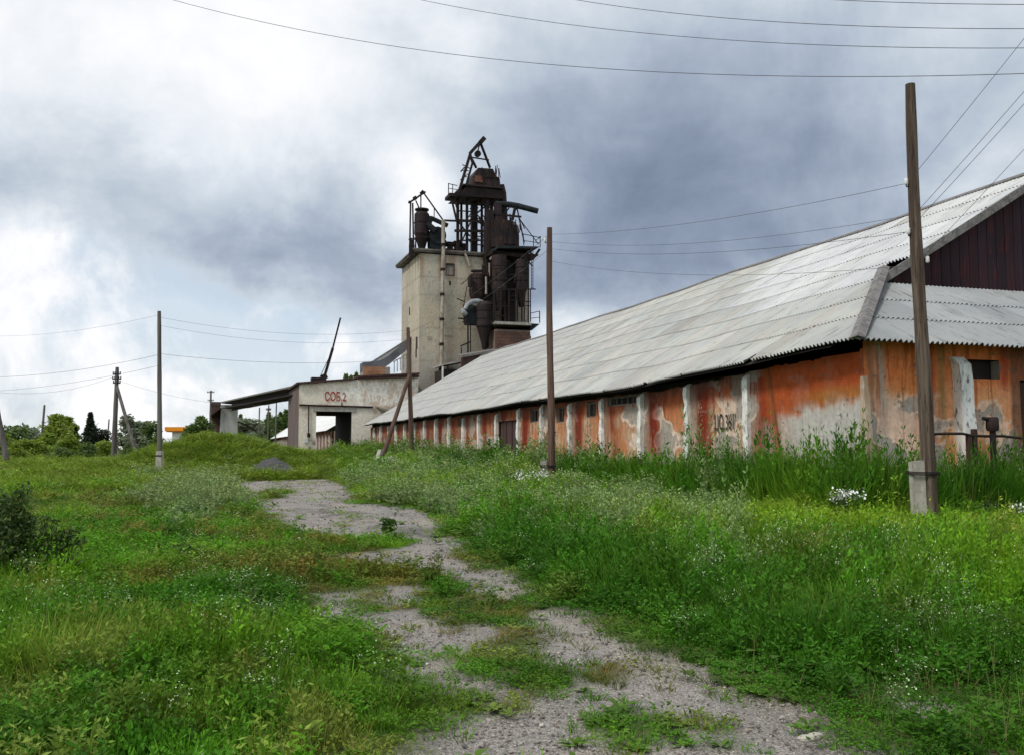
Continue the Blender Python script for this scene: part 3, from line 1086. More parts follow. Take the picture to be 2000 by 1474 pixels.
    me = stain_grid('wall', ss, np.concatenate([np.arange(0, 0.8, 0.1), np.arange(0.8, 3.75, 0.028)]), lambda U, Z, d: np.stack([U, d, Z], -1), end_wall_col, hole2,
                    lambda U, Z: (fbm(U * 1.2, Z * 1.2, 305, 4) - 0.5) * 0.05 + 0.01 + 0.014 * sstep(0.592, 0.605, fbm(U * 1.5 + 40, Z * 1.5, 208, 7)))
    T.part('wall', me, M['plaster'], label='end wall of orange plaster with a dark opening under the eave')
    b = MB()
    b.box((0.3, 0.26, 0), (18.5, 0.3, 3.6))
    T.part('inner_wall', b, M['dark_gap'])
    o = MB()
    o.box((2.7, 0.03, 2.94), (3.64, 0.25, 2.998))
    o.box((2.68, 0.03, 3.0), (2.738, 0.25, 3.42))
    o.box((3.602, 0.03, 3.0), (3.66, 0.25, 3.42))
    T.part('vent_opening', o, M['render_grey'])
    for k in range(9):
        p = MB()
        s0 = 4.18 + k * 0.268
        p.box((s0, 0.06 + 0.01 * (k % 2), 0.2), (s0 + 0.26, 0.12, 2.97))
        T.part('door_plank', p, M['wood_dark'])
    # corner buttress: battered, cream on the end side
    p = MB()
    p.hexa([(-0.05, -0.20, 0), (0.17, -0.20, 0), (0.17, 0.12, 0), (-0.05, 0.12, 0),
            (-0.03, -0.03, 3.0), (0.07, -0.03, 3.0), (0.07, 0.07, 3.0), (-0.03, 0.07, 3.0)])
    T.part('corner_buttress', p, mat_two('corner render', (0.47, 0.37, 0.27), (0.33, 0.22, 0.14), 2.2, (1, 1, 0.3), 0.95, (0.55, 0.50, 0.43)))
    # white end pier, leaning in at the top
    p = MB()
    prof = [(2.31, 0.05), (2.30, -0.24), (2.62, -0.24), (2.64, 0.05)]
    zz = [(0.0, 0.12, 1.1), (0.7, 0.085, 1.12), (1.4, 0.05, 1.0), (1.9, 0.045, 1.06), (2.4, 0.01, 0.98), (2.9, 0.0, 1.03), (3.3, -0.03, 0.95), (3.46, -0.09, 0.35)]
    vs, fs = [], []
    for z, dx, k in zz:
        for (x, y) in prof:
            vs.append((x + dx, y if y > 0 else y * k, z))
    for i in range(len(zz) - 1):
        for e in range(4):
            fs.append((i * 4 + e, i * 4 + (e + 1) % 4, i * 4 + 4 + (e + 1) % 4, i * 4 + 4 + e))
    fs.append((len(vs) - 4, len(vs) - 3, len(vs) - 2, len(vs) - 1))
    p.add(vs, fs)
    T.part('pilaster', p, mat_two('peeling white pier', (0.80, 0.80, 0.77), (0.42, 0.45, 0.45), 2.6, (1, 1, 0.3), 0.9, (0.12, 0.12, 0.11), 0.45, 0.68))
    # ---- roof
    rf = MB()
    # eave soffit boards and back slope (out of sight from here)
    tsx = [0.35] + list(np.arange(1.0, L_WH, 1.25)) + [L_WH]
    for a_, c_ in zip(tsx[:-1], tsx[1:]):
        za, zc = float(zroof(-0.52, a_)) - 0.085, float(zroof(-0.52, c_)) - 0.085
        rf.hexa([(-0.52, a_, za - 0.02), (0.3, a_, za + 0.4), (0.3, c_, zc + 0.4), (-0.52, c_, zc - 0.02),
                 (-0.52, a_, za), (0.3, a_, za + 0.42), (0.3, c_, zc + 0.42), (-0.52, c_, zc)])
    rz = EAVE_Z + 10 * 0.594
    rf.add([(HALF, 3.5, rz), (19.4, 3.5, EAVE_Z), (19.4, L_WH, EAVE_Z), (HALF, L_WH, rz)], [(0, 1, 2, 3)])
    roof = T.part('roof', rf, M['dark_gap'])  # near-black soffit colour deepens the shade under the eave
    slope_a = math.atan(0.594)
    ca, sa = math.cos(slope_a), math.sin(slope_a)
    nrm = np.array([-sa, 0, ca])
    ncol = int((L_WH + 0.55) / SW)
    plain = sheet_mesh('roof_sheet', lambda x, y: (np.array([y * ca, -x, y * sa]), nrm))
    rest = []
    count = 0
    newer = np.array([1.24, 1.26, 1.31])
    GT = 3.72       # the gablet stands here
    cand = []
    for c in range(ncol):
        for r in range(8):
            t0 = -0.62 + c * SW
            cand.append((c, r, t0, math.hypot(t0 + 20, 5 + r * 1.2)))
    cand.sort(key=lambda k: k[3])
    for c, r, t0, _ in cand:
        s0 = EAVE_S + r * ROWP * ca
        if t0 < 11.5 or s0 < 0:
            # warped to the lifted corner, cut along the hip
            slip = random.gauss(0, 0.014)
            skew = random.gauss(0, 0.006)

            def warp(x, y, t0=t0, s0=s0, slip=slip, skew=skew):
                t = t0 + x
                s = s0 + y * ca + slip + skew * x
                dz = zroof(s + 1e-3, t) - zroof(s, t)
                nn = np.array([-float(dz) / 1e-3, 0, 1.0])
                nn /= np.linalg.norm(nn)
                return np.array([s, t, float(zroof(s, t))]), nn
            cut = None
            if t0 < GT + 0.3:
                if s0 < GT - 0.2:
                    cut = [((0, 0, 0), (1, -1, 0))]
                if s0 + SLEN * ca >= GT:
                    cut = (cut or []) + ([((0, GT - 0.28, 0), (0, -1, 0))] if s0 > GT - 0.4 else [])
                if t0 + SW < GT - 0.28 and s0 >= GT:
                    continue
            if random.random() < 0.09:
                kx = random.uniform(0.05, 0.16)
                if random.random() < 0.5:
                    cut = (cut or []) + [((s0 + kx, t0 + kx, 0), (-1, -random.uniform(0.5, 1.4), 0))]
                else:
                    cut = (cut or []) + [((s0 + kx, t0 + SW - kx, 0), (-1, random.uniform(0.5, 1.4), 0))]
            me = sheet_mesh('roof_sheet', warp, cut=cut)
            if len(me.polygons) == 0:
                bpy.data.meshes.remove(me)
                continue
            mx = Matrix.Identity(4)
        else:
            me = plain
            sp_ = random.gauss(0, 0.014)
            mx = Matrix.Translation((s0 + sp_, t0 + SW, EAVE_Z + (s0 + sp_ - EAVE_S) * 0.594 + float(sag(t0 + SW)))) @ Matrix.Rotation(float(sag(t0 + SW) - sag(t0)) / SW, 4, 'X')
        if count < 245:
            o = bpy.data.objects.new('roof_sheet', me)
            COL.objects.link(o)
            o.parent = roof
            o.matrix_local = mx @ Euler((random.gauss(0, 0.0015), random.gauss(0, 0.0025), 0)).to_matrix().to_4x4() if me is plain else mx
            k = 1 + 0.05 * (random.random() - 0.5)
            tt = t0 + 3.2 * (random.random() - .5)
            if (r in (4, 5, 6, 7) and tt < 16 - (7 - r) * 1.5 and random.random() < 0.93) or (r == 3 and tt < 8):
                cc = newer * k * (0.95 if r == 3 else 1)
            else:
                w = random.random()
                cc = np.array([1.02, 1.0, 0.97]) * k if w < 0.45 else np.array([0.98, 1.0, 0.99]) * k
                if random.random() < 0.05:
                    cc = cc * 0.84
            o.color = (*cc, 1)
            count += 1
        else:
            rest.append((me, mx))
    me = join_meshes('roof_sheets', rest)
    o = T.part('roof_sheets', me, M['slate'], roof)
    o['kind'] = 'stuff'
    # ---- end slope below the gablet
    e_sl = math.atan(0.60)
    ce, se = math.cos(e_sl), math.sin(e_sl)
    rest = []
    for c in range(21):
        for r in range(3):
            s0 = -0.62 + c * SW
            t0 = -0.62 + r * ROWP * ce

            slip = random.gauss(0, 0.016)
            skew = random.gauss(0, 0.008)

            def warp(x, y, t0=t0, s0=s0, slip=slip, skew=skew):
                s = s0 + x
                t = t0 + y * ce + slip + skew * x
                lift = 0.24 * float(np.clip(1 - (t + 0.6) / 6, 0, 1))
                z = EAVE_Z + lift + (t + 0.6) * 0.56
                return np.array([s, t, z]), np.array([0, -se, ce])
            cut = []
            if s0 < 4.5:
                cut.append(((0, 0, 0), (-1, 1, 0)))
            if r == 2:
                cut.append(((0, GT, 0), (0, 1, 0)))
            me = sheet_mesh('roof_sheet', warp, cut=cut)
            if len(me.polygons) == 0:
                continue
            me.materials.clear()
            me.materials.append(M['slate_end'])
            if c < 12:
                o = bpy.data.objects.new('roof_sheet', me)
                COL.objects.link(o)
                o.parent = roof
                k = 0.93 + 0.06 * random.random()
                o.color = (0.78 * k, 0.82 * k, 0.86 * k, 1)  # weaker light on this slope put into a darker tint
            else:
                rest.append((me, Matrix.Identity(4)))
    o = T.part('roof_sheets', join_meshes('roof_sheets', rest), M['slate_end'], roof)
    o['kind'] = 'stuff'
    # hip capping: two weathered strips up the hip
    def hip(s):
        return np.array([s, s, float(EAVE_Z + 0.24 * max(0, 1 - (s + 0.6) / 8) + (s + 0.6) * 0.60)])
    for k, (o1, o2, up) in enumerate(((-0.33, 0.0, 0.075), (0.0, 0.24, 0.085))):
        m_ = MB()
        nseg = 8
        for i in range(nseg):
            a_ = hip(-0.66 + (GT + 0.66) * i / nseg)
            c_ = hip(-0.66 + (GT + 0.66) * (i + 1) / nseg)
            if k == 0:
                def q(p, w):
                    return p + np.array([0, -w * 1.0, w * 0.0]) * -1 * 0 + np.array([0.0, -w, up + (0.0 if w == 0 else -0.02)])
                d0, d1 = np.array([0, 0.22, 0.0 + up]), np.array([0, 0, up + 0.02])
            else:
                d0, d1 = np.array([0, 0, up + 0.02]), np.array([0.2, 0, up - 0.02])
            j0 = 0.02 * math.sin(i * 2.1)
            m_.hexa([a_ + d0, c_ + d0, c_ + d1, a_ + d1, a_ + d0 + [0, 0, 0.02 + j0 * 0], c_ + d0 + [0, 0, 0.02], c_ + d1 + [0, 0, 0.02], a_ + d1 + [0, 0, 0.02]])
        T.part('hip_cap', m_, M['fascia'], roof)
    # ridge cap
    m_ = MB()
    tr = list(np.arange(GT - 0.35, L_WH, 2.4)) + [L_WH]
    for a_, c_ in zip(tr[:-1], tr[1:]):
        za, zc = rz + float(sag(a_)), rz + float(sag(c_))
        m_.hexa([(HALF - 0.2, a_, za - 0.07), (HALF - 0.2, c_, zc - 0.07), (HALF, c_, zc + 0.04), (HALF, a_, za + 0.04),
                 (HALF - 0.2, a_, za - 0.04), (HALF - 0.2, c_, zc - 0.04), (HALF, c_, zc + 0.08), (HALF, a_, za + 0.08)])
    T.part('ridge_cap', m_, M['fascia'], roof)
    # rake boards of the gablet
    def rk(s):
        return float(zroof(s, GT))
    m_ = MB()
    for s0, s1 in ((3.45, 6.6), (6.62, HALF)):
        m_.hexa([(s0, GT - 0.36, rk(s0) - 0.20), (s1, GT - 0.36, rk(s1) - 0.20), (s1, GT - 0.30, rk(s1) - 0.20), (s0, GT - 0.30, rk(s0) - 0.20),
                 (s0, GT - 0.36, rk(s0) + 0.04), (s1, GT - 0.36, rk(s1) + 0.04), (s1, GT - 0.30, rk(s1) + 0.04), (s0, GT - 0.30, rk(s0) + 0.04)])
    T.part('rake_board', m_, M['fascia'], roof)
    m_ = MB()
    m_.hexa([(HALF, GT - 0.36, rz - 0.2), (19.0, GT - 0.36, EAVE_Z + .05), (19.0, GT - 0.30, EAVE_Z + .05), (HALF, GT - 0.30, rz - 0.2),
             (HALF, GT - 0.36, rz + 0.04), (19.0, GT - 0.36, EAVE_Z + 0.29), (19.0, GT - 0.30, EAVE_Z + 0.29), (HALF, GT - 0.30, rz + 0.04)])
    T.part('rake_board', m_, M['fascia'], roof)
    # soffit of the rake overhang
    m_ = MB()
    m_.hexa([(3.5, GT - 0.3, rk(3.5) - 0.09), (HALF, GT - 0.3, rz - 0.09), (HALF, GT + 0.1, rz - 0.09), (3.5, GT + 0.1, rk(3.5) - 0.09),
             (3.5, GT - 0.3, rk(3.5) - 0.06), (HALF, GT - 0.3, rz - 0.06), (HALF, GT + 0.1, rz - 0.06), (3.5, GT + 0.1, rk(3.5) - 0.06)])
    T.part('rake_soffit', m_, M['dark_gap'], roof)
    # gablet boards, each its own piece
    gz = EAVE_Z + (GT + 0.6) * 0.56
    k = 0
    s0 = 3.7
    while s0 < 15.0:
        w = 0.15 + 0.015 * random.random()
        s1 = s0 + w

        def top(s):
            return (rk(s) if s < HALF else rz - (s - HALF) * 0.594) - 0.1
        d = GT + 0.02 + 0.008 * (k % 2)
        lo = gz - 0.06 + 0.04 * random.random()
        m_ = MB()
        m_.hexa([(s0, d, lo), (s1 - 0.008, d, lo), (s1 - 0.008, d + 0.03, lo), (s0, d + 0.03, lo),
                 (s0, d, top(s0)), (s1 - 0.008, d, top(s1)), (s1 - 0.008, d + 0.03, top(s1)), (s0, d + 0.03, top(s0))])
        T.part('plank', m_, M['board_red'])
        s0 = s1
        k += 1
    # far gable
    m_ = MB()
    m_.prism([(0.1, L_WH - 0.2, 0), (0.1, L_WH - 0.2, 3.6), (HALF, L_WH - 0.2, rz - 0.15), (18.6, L_WH - 0.2, 3.6), (18.6, L_WH - 0.2, 0)], (0, 0.2, 0))
    T.part('gable_wall', m_, M['render_grey'])
    # painted number in the second bay
    me = text_mesh('ЦО.361', 0.56, 0.58, 0.006)
    me.transform(Matrix(((0, 0, 1, -0.02), (-1, 0, 0, 0), (0, 1, 0, 0), (0, 0, 0, 1))))
    c = onS(1415, 838, -0.02)
    me.transform(Matrix.Translation((0, c[1], c[2])))
    T.part('painted_number', me, M['tar_paint'], wall, label='hand painted brown number ЦО.361')
    return T


build_warehouse()


# ------------------------------------------------------------------ second warehouse further down the line
def build_second_warehouse():
    t0, t1, g = 84.0, 186.0, 0.9
    T = Thing('grain_warehouse', 'distant warehouse with a bright white roof seen beyond the gatehouse', 'warehouse', (0, t0, g))
    us = np.arange(t0, t1, 0.35)

    def col(U, Z):
        f = fbm(U * 0.7, Z * 1.5, 401, 4)
        q = np.mod(U / 3.0, 1.0)
        c = np.broadcast_to(np.array([0.20, 0.07, 0.05]), U.shape + (3,)).copy()
        c = lerp(c, (0.28, 0.15, 0.10), sstep(0.4, 0.6, f))
        return lerp(c, (0.12, 0.02, 0.015), np.exp(-((q - 0.6) / 0.15) ** 2) * 0.8)
    me = stain_grid('wall', us, np.arange(0.0, 3.6, 0.15), lambda U, Z, d: np.stack([d, U - t0, Z - g], -1), col)
    T.part('wall', me, M['plaster'])
    k = 0
    t = t0 + 1.5
    while t < t1 - 1:
        p = MB()
        p.box((-0.14, t - 0.13, g - 0.5), (0.05, t + 0.13, 3.05))
        T.part('pilaster', p, M['white_paint'])
        t += 3.0
    b = MB()
    for i in range(7):
        s0, s1 = -0.6 + i * 10 / 7, -0.6 + (i + 1) * 10 / 7
        lip = 0.03
        z0, z1 = EAVE_Z + (s0 + 0.6) * 0.6, EAVE_Z + (s1 + 0.6) * 0.6
        e0 = max(0, s0 + 0.6) * 1.1
        e1 = max(0, s1 + 0.6) * 1.1
        b.hexa([(s0, t0, z0), (s0, t1 - e0, z0), (s1, t1 - e1, z1), (s1, t0, z1), (s0, t0, z0 + lip + .02), (s0, t1 - e0, z0 + lip + .02), (s1, t1 - e1, z1 + lip), (s1, t0, z1 + lip)])
    b.add([(9.4, t0, 9.4), (19, t0, 3.5), (19, t1, 3.5), (9.4, t1 - 11, 9.4)], [(0, 1, 2, 3)])
    b.add([(-0.6, t1, EAVE_Z), (19, t1, 3.5), (9.4, t1 - 11, 9.4)], [(0, 1, 2)])
    T.part('roof', b, M['slate_white'])
    w = MB()
    w.box((0.2, t0, 0.5), (18.5, t0 + 0.3, 3.4))
    w.box((0.2, t1 - 0.6, 0.5), (18.5, t1 - 0.3, 3.4))
    T.part('end_wall', w, M['render_grey'])


build_second_warehouse()


# ------------------------------------------------------------------ gatehouse
GZ = 0.95


def build_gatehouse():
    t0 = 63.0
    T = Thing('gatehouse', 'pale weighbridge gatehouse with a wide drive through opening and faded red lettering', 'building', (-5.45, t0, GZ))
    sl, sr = -5.45, 4.58
    gl, gr = -4.05, -1.08     # gate opening
    zt = 4.62

    def ztop(s):
        return 6.82 + (s - sl) / (sr - sl) * 1.02
    ss = np.arange(sl, sr + 0.05, 0.07)
    zs = np.arange(0.5, 8.0, 0.07)

    def col(S, Z):
        f1 = fbm(S * 0.9 + 70, Z * 0.9, 501, 5)
        f2 = fbm(S * 2.6 + 70, Z * 2.0, 502, 5)
        f3 = fbm(S * 6 + 70, Z * 3, 503, 4)
        c = np.broadcast_to(np.array([0.47, 0.42, 0.35]), S.shape + (3,)).copy()
        c = lerp(c, (0.62, 0.59, 0.53), sstep(0.45, 0.62, f2) * sstep(-3.5, -1.5, S) * sstep(4.5, 5.4, Z))
        c = lerp(c, (0.38, 0.31, 0.25), sstep(0.5, 0.65, f1))
        c = lerp(c, (0.66, 0.65, 0.594), sstep(0.53, 0.6, f3) * sstep(-1.0, 0.2, S) * sstep(4.8, 5.5, Z) * 0.8)
        c = lerp(c, (0.30, 0.26, 0.22), sstep(0.64, 0.70, f3) * 0.6)
        c = lerp(c, (0.50, 0.47, 0.42), sstep(0.35, 0.6, f3) * 0.45)
        c = c * 1.66
        c = lerp(c, (0.30, 0.22, 0.16), np.exp(-((Z - 5.0) / 0.18) ** 2) * 0.5)
        # red-brown blotches low at the left jamb
        c = lerp(c, (0.26, 0.13, 0.10), sstep(0.5, 0.62, f2) * sstep(2.6, 1.8, Z) * sstep(-3.4, -4.3, S) * 0.9)
        return c
    me = stain_grid('wall', ss, zs, lambda U, Z, d: np.stack([U - T.base[0], d, Z - T.base[2]], -1), col,
                    lambda s, z: ((s > gl) & (s < gr) & (z < zt)) | (z > 6.82 + (s - sl) / (sr - sl) * 1.02), lambda U, Z: (fbm(U, Z, 505, 3) - 0.5) * 0.04)
    front = T.part('wall', me, M['plaster'])
    b = MB()
    b.hexa([(sl, t0 + 0.05, 0.5), (gl, t0 + 0.05, 0.5), (gl, t0 + 0.4, 0.5), (sl, t0 + 0.4, 0.5), (sl, t0 + 0.05, ztop(sl)), (gl, t0 + 0.05, ztop(gl)), (gl, t0 + 0.4, ztop(gl)), (sl, t0 + 0.4, ztop(sl))])
    b.hexa([(gr, t0 + 0.05, 0.5), (sr, t0 + 0.05, 0.5), (sr, t0 + 0.4, 0.5), (gr, t0 + 0.4, 0.5), (gr, t0 + 0.05, ztop(gr)), (sr, t0 + 0.05, ztop(sr)), (sr, t0 + 0.4, ztop(sr)), (gr, t0 + 0.4, ztop(gr))])
    b.hexa([(gl, t0 + 0.05, zt), (gr, t0 + 0.05, zt), (gr, t0 + 0.4, zt), (gl, t0 + 0.4, zt), (gl, t0 + 0.05, ztop(gl)), (gr, t0 + 0.05, ztop(gr)), (gr, t0 + 0.4, ztop(gr)), (gl, t0 + 0.4, ztop(gl))])
    T.part('wall_core', b, M['render_grey'])
    # side and back walls
    b = MB()
    b.box((sl, t0 + 0.42, 0.5), (sl + 0.35, t0 + 10.5, 6.85))
    T.part('side_wall', b, mat_two('grimy side render', (0.16, 0.12, 0.115), (0.11, 0.085, 0.08), 1.2, (1, 1, 0.3), 0.95, (0.24, 0.16, 0.13)))  # side wall toned darker than the front
    b = MB()
    b.box((gr + 0.02, t0 + 0.42, 0.5), (gr + 0.3, t0 + 10.5, 7.0))
    T.part('inner_wall', b, M['dark_gap'])
    b = MB()
    b.box((sl + 0.37, t0 + 10.1, 4.6), (gr - 0.01, t0 + 10.5, 6.9))
    b.box((gr + 0.62, t0 + 10.1, 0.5), (sr, t0 + 10.5, 6.9))
    T.part('back_wall', b, M['render_grey'])
    # roof slabs, two overlapping lifts
    r = MB()
    s1 = -0.9
    r.hexa([(sl - 0.25, t0 - 0.3, ztop(sl) + 0.0), (s1, t0 - 0.3, ztop(s1) + 0.0), (s1, t0 + 11.0, ztop(s1)), (sl - 0.25, t0 + 11.0, ztop(sl)),
            (sl - 0.25, t0 - 0.3, ztop(sl) + 0.16), (s1, t0 - 0.3, ztop(s1) + 0.16), (s1, t0 + 11.0, ztop(s1) + 0.16), (sl - 0.25, t0 + 11.0, ztop(sl) + 0.16)])
    T.part('roof', r, M['wood_dark'])
    r = MB()
    s1 = -0.7
    r.hexa([(s1, t0 - 0.45, ztop(s1) + 0.18), (sr + 0.02, t0 - 0.45, ztop(sr) + 0.02), (sr + 0.02, t0 + 2.9, ztop(sr) + 0.02), (s1, t0 + 2.9, ztop(s1) + 0.18),
            (s1, t0 - 0.45, ztop(s1) + 0.32), (sr + 0.02, t0 - 0.45, ztop(sr) + 0.18), (sr + 0.02, t0 + 2.9, ztop(sr) + 0.18), (s1, t0 + 2.9, ztop(s1) + 0.32)])
    r.hexa([(s1, t0 - 0.38, ztop(s1) + 0.02), (sr, t0 - 0.38, ztop(sr) - 0.22), (sr, t0 - 0.1, ztop(sr) - 0.22), (s1, t0 - 0.1, ztop(s1) + 0.02),
            (s1, t0 - 0.38, ztop(s1) + 0.15), (sr, t0 - 0.38, ztop(sr) - 0.04), (sr, t0 - 0.1, ztop(sr) - 0.04), (s1, t0 - 0.1, ztop(s1) + 0.15)])
    T.part('roof', r, M['wood_dark'])
    # lintel, string course pipe, drop cable
    m_ = MB()
    m_.box((gl - 0.25, t0 - 0.07, zt), (gr + 0.35, t0 + 0.04, zt + 0.3))
    T.part('lintel', m_, M['concrete'])
    m_ = MB()
    m_.tube((sl, t0 - 0.1, 5.12), (0.65, t0 - 0.1, 5.03), 0.07, n=8)
    m_.tube((-1.95, t0 - 0.1, 5.08), (-1.95, t0 - 0.1, 5.4), 0.05, n=6)
    T.part('pipe', m_, M['rust_dark'])
    m_ = MB()
    m_.tube((-4.68, t0 - 0.1, 5.06), (-4.66, t0 - 0.1, 2.6), 0.045, n=6)
    m_.tube((-4.66, t0 - 0.14, 2.8), (-4.66, t0 - 0.14, 2.45), 0.12, n=8)
    T.part('drop_pipe', m_, M['rust_dark'])
    m_ = MB()
    m_.hexa([(0.9, t0 - 0.5, 5.0), (1.9, t0 - 0.5, 4.6), (1.9, t0, 4.75), (0.9, t0, 5.1), (0.9, t0 - 0.5, 5.08), (1.9, t0 - 0.5, 4.85), (1.9, t0, 5.0), (0.9, t0, 5.2)])
    T.part('lamp_hood', m_, M['render_grey'])
    # letters
    for txt, u, v, size, mat, xs, bo in (('СОБ.2', 655, 782, 1.02, M['red_paint'], 0.62, 0.022),):
        me = text_mesh(txt, size, xs, bo)
        c = onT(u, v, t0 - 0.03)
        me.transform(Matrix(((1, 0, 0, c[0] - T.base[0]), (0, 0, -1, c[1] - 0.02 - T.base[1]), (0, 1, 0, c[2] - T.base[2]), (0, 0, 0, 1))))
        T.part('painted_letters', me, mat, front, label='faded red painted letters СОБ.2')
    # white rag-like meter box by the left jamb
    m_ = MB()
    m_.box((-5.0, t0 - 0.22, 2.0), (-4.72, t0 - 0.03, 2.4))
    T.part('meter_box', m_, M['white_wall'])


build_gatehouse()


# ------------------------------------------------------------------ loading gallery left of the gatehouse
def build_gallery():
    p0, p1 = np.array([-4.25, 68.2]), np.array([-10.8, 106.0])
    T = Thing('loading_gallery', 'dark covered loading gallery running from the gatehouse to a pale panel tower', 'gallery', (p1[0], p1[1], 1.0))
    d = (p1 - p0) / np.linalg.norm(p1 - p0)
    n = np.array([-d[1], d[0]])       # to the left
    w = 1.1

    def pt(k, o, z):
        q = p0 + (p1 - p0) * k + n * o
        return (q[0], q[1], z)
    b = MB()
    for k in range(12):
        k0, k1 = k / 12 * 0.84, (k + 1) / 12 * 0.84 - 0.003
        h = 0.85 + 0.012 * (k % 3)
        b.hexa([pt(k0, 0, 6.88 - h), pt(k1, 0, 6.88 - h), pt(k1, 0.06, 6.88 - h), pt(k0, 0.06, 6.88 - h), pt(k0, 0, 6.8), pt(k1, 0, 6.8), pt(k1, 0.06, 6.8), pt(k0, 0.06, 6.8)])
    T.part('side_sheet', b, mat_two('dark cladding', (0.055, 0.048, 0.055), (0.085, 0.07, 0.075), 0.5, (1, 1, 0.2), 0.8))
    b = MB()
    b.hexa([pt(0, 0.08, 6.25), pt(.84, 0.08, 6.25), pt(.84, w, 6.25), pt(0, w, 6.25), pt(0, 0.08, 6.35), pt(.84, 0.08, 6.35), pt(.84, w, 6.35), pt(0, w, 6.35)])
    T.part('floor', b, M['rust_dark'])
    b = MB()
    b.hexa([pt(-0.015, -0.2, 6.82), pt(0.87, -0.2, 6.82), pt(0.87, w, 6.95), pt(-0.015, w, 6.95), pt(-0.015, -0.2, 6.98), pt(0.87, -0.2, 6.98), pt(0.87, w, 7.1), pt(-0.015, w, 7.1)])
    T.part('roof', b, M['fascia'])
    b = MB()
    b.tube(pt(-0.02, -0.25, 6.86), pt(0.2, -0.25, 6.86), 0.13, n=8)
    T.part('edge_pipe', b, M['pipe_cream'])
    # pale panels at the far end
    for k in range(2):
        b = MB()
        e = p1 + (0 if k == 0 else 1) * 0
        x0 = -11.0 + k * 0.42 if k == 0 else -10.57
        x1 = -10.58 if k == 0 else -9.05
        b.box((x0, 100.2 - 0.05 * k, 0.5), (x1, 100.4, 6.72))
        T.part('panel', b, M['panel_grey'])
    b = MB()
    b.box((-11.0, 100.42, 0.5), (-9.3, 105.5, 6.6))
    T.part('tower_wall', b, M['panel_grey'])
    b = MB()
    b.hexa([(-12.1, 99.8, 5.4), (-11.0, 99.8, 6.25), (-11.0, 104, 6.25), (-12.1, 104, 5.4), (-12.1, 99.8, 5.5), (-11.0, 99.8, 6.4), (-11.0, 104, 6.4), (-12.1, 104, 5.5)])
    T.part('side_roof', b, M['wood_dark'])
    # dark brown brick stack beside it
    T2 = Thing('brick_shaft', 'dark brown brick shaft left of the pale panel tower', 'shaft', (-12.6, 104.0, 1.0))
    b = MB()
    a0, a1 = onT(413, 800, 104.0), onT(433, 800, 104.0)
    zt = onT(420, 784, 104.0)[2]
    b.box((a0[0], 104.0, 0.5), (a1[0] + 0.4, 106.5, zt - 0.45))
    T2.part('wall', b, mat_two('sooty brick', (0.10, 0.06, 0.05), (0.07, 0.045, 0.042), 1.5))
    b = MB()
    b.box((a0[0] - 0.06, 103.94, zt - 0.45), (a1[0] - 0.1, 106.5, zt))
    T2.part('coping', b, mat_two('sooty coping', (0.085, 0.055, 0.05), (0.06, 0.045, 0.042), 1.5))


build_gallery()


# ------------------------------------------------------------------ elevator tower
TT = 66.0


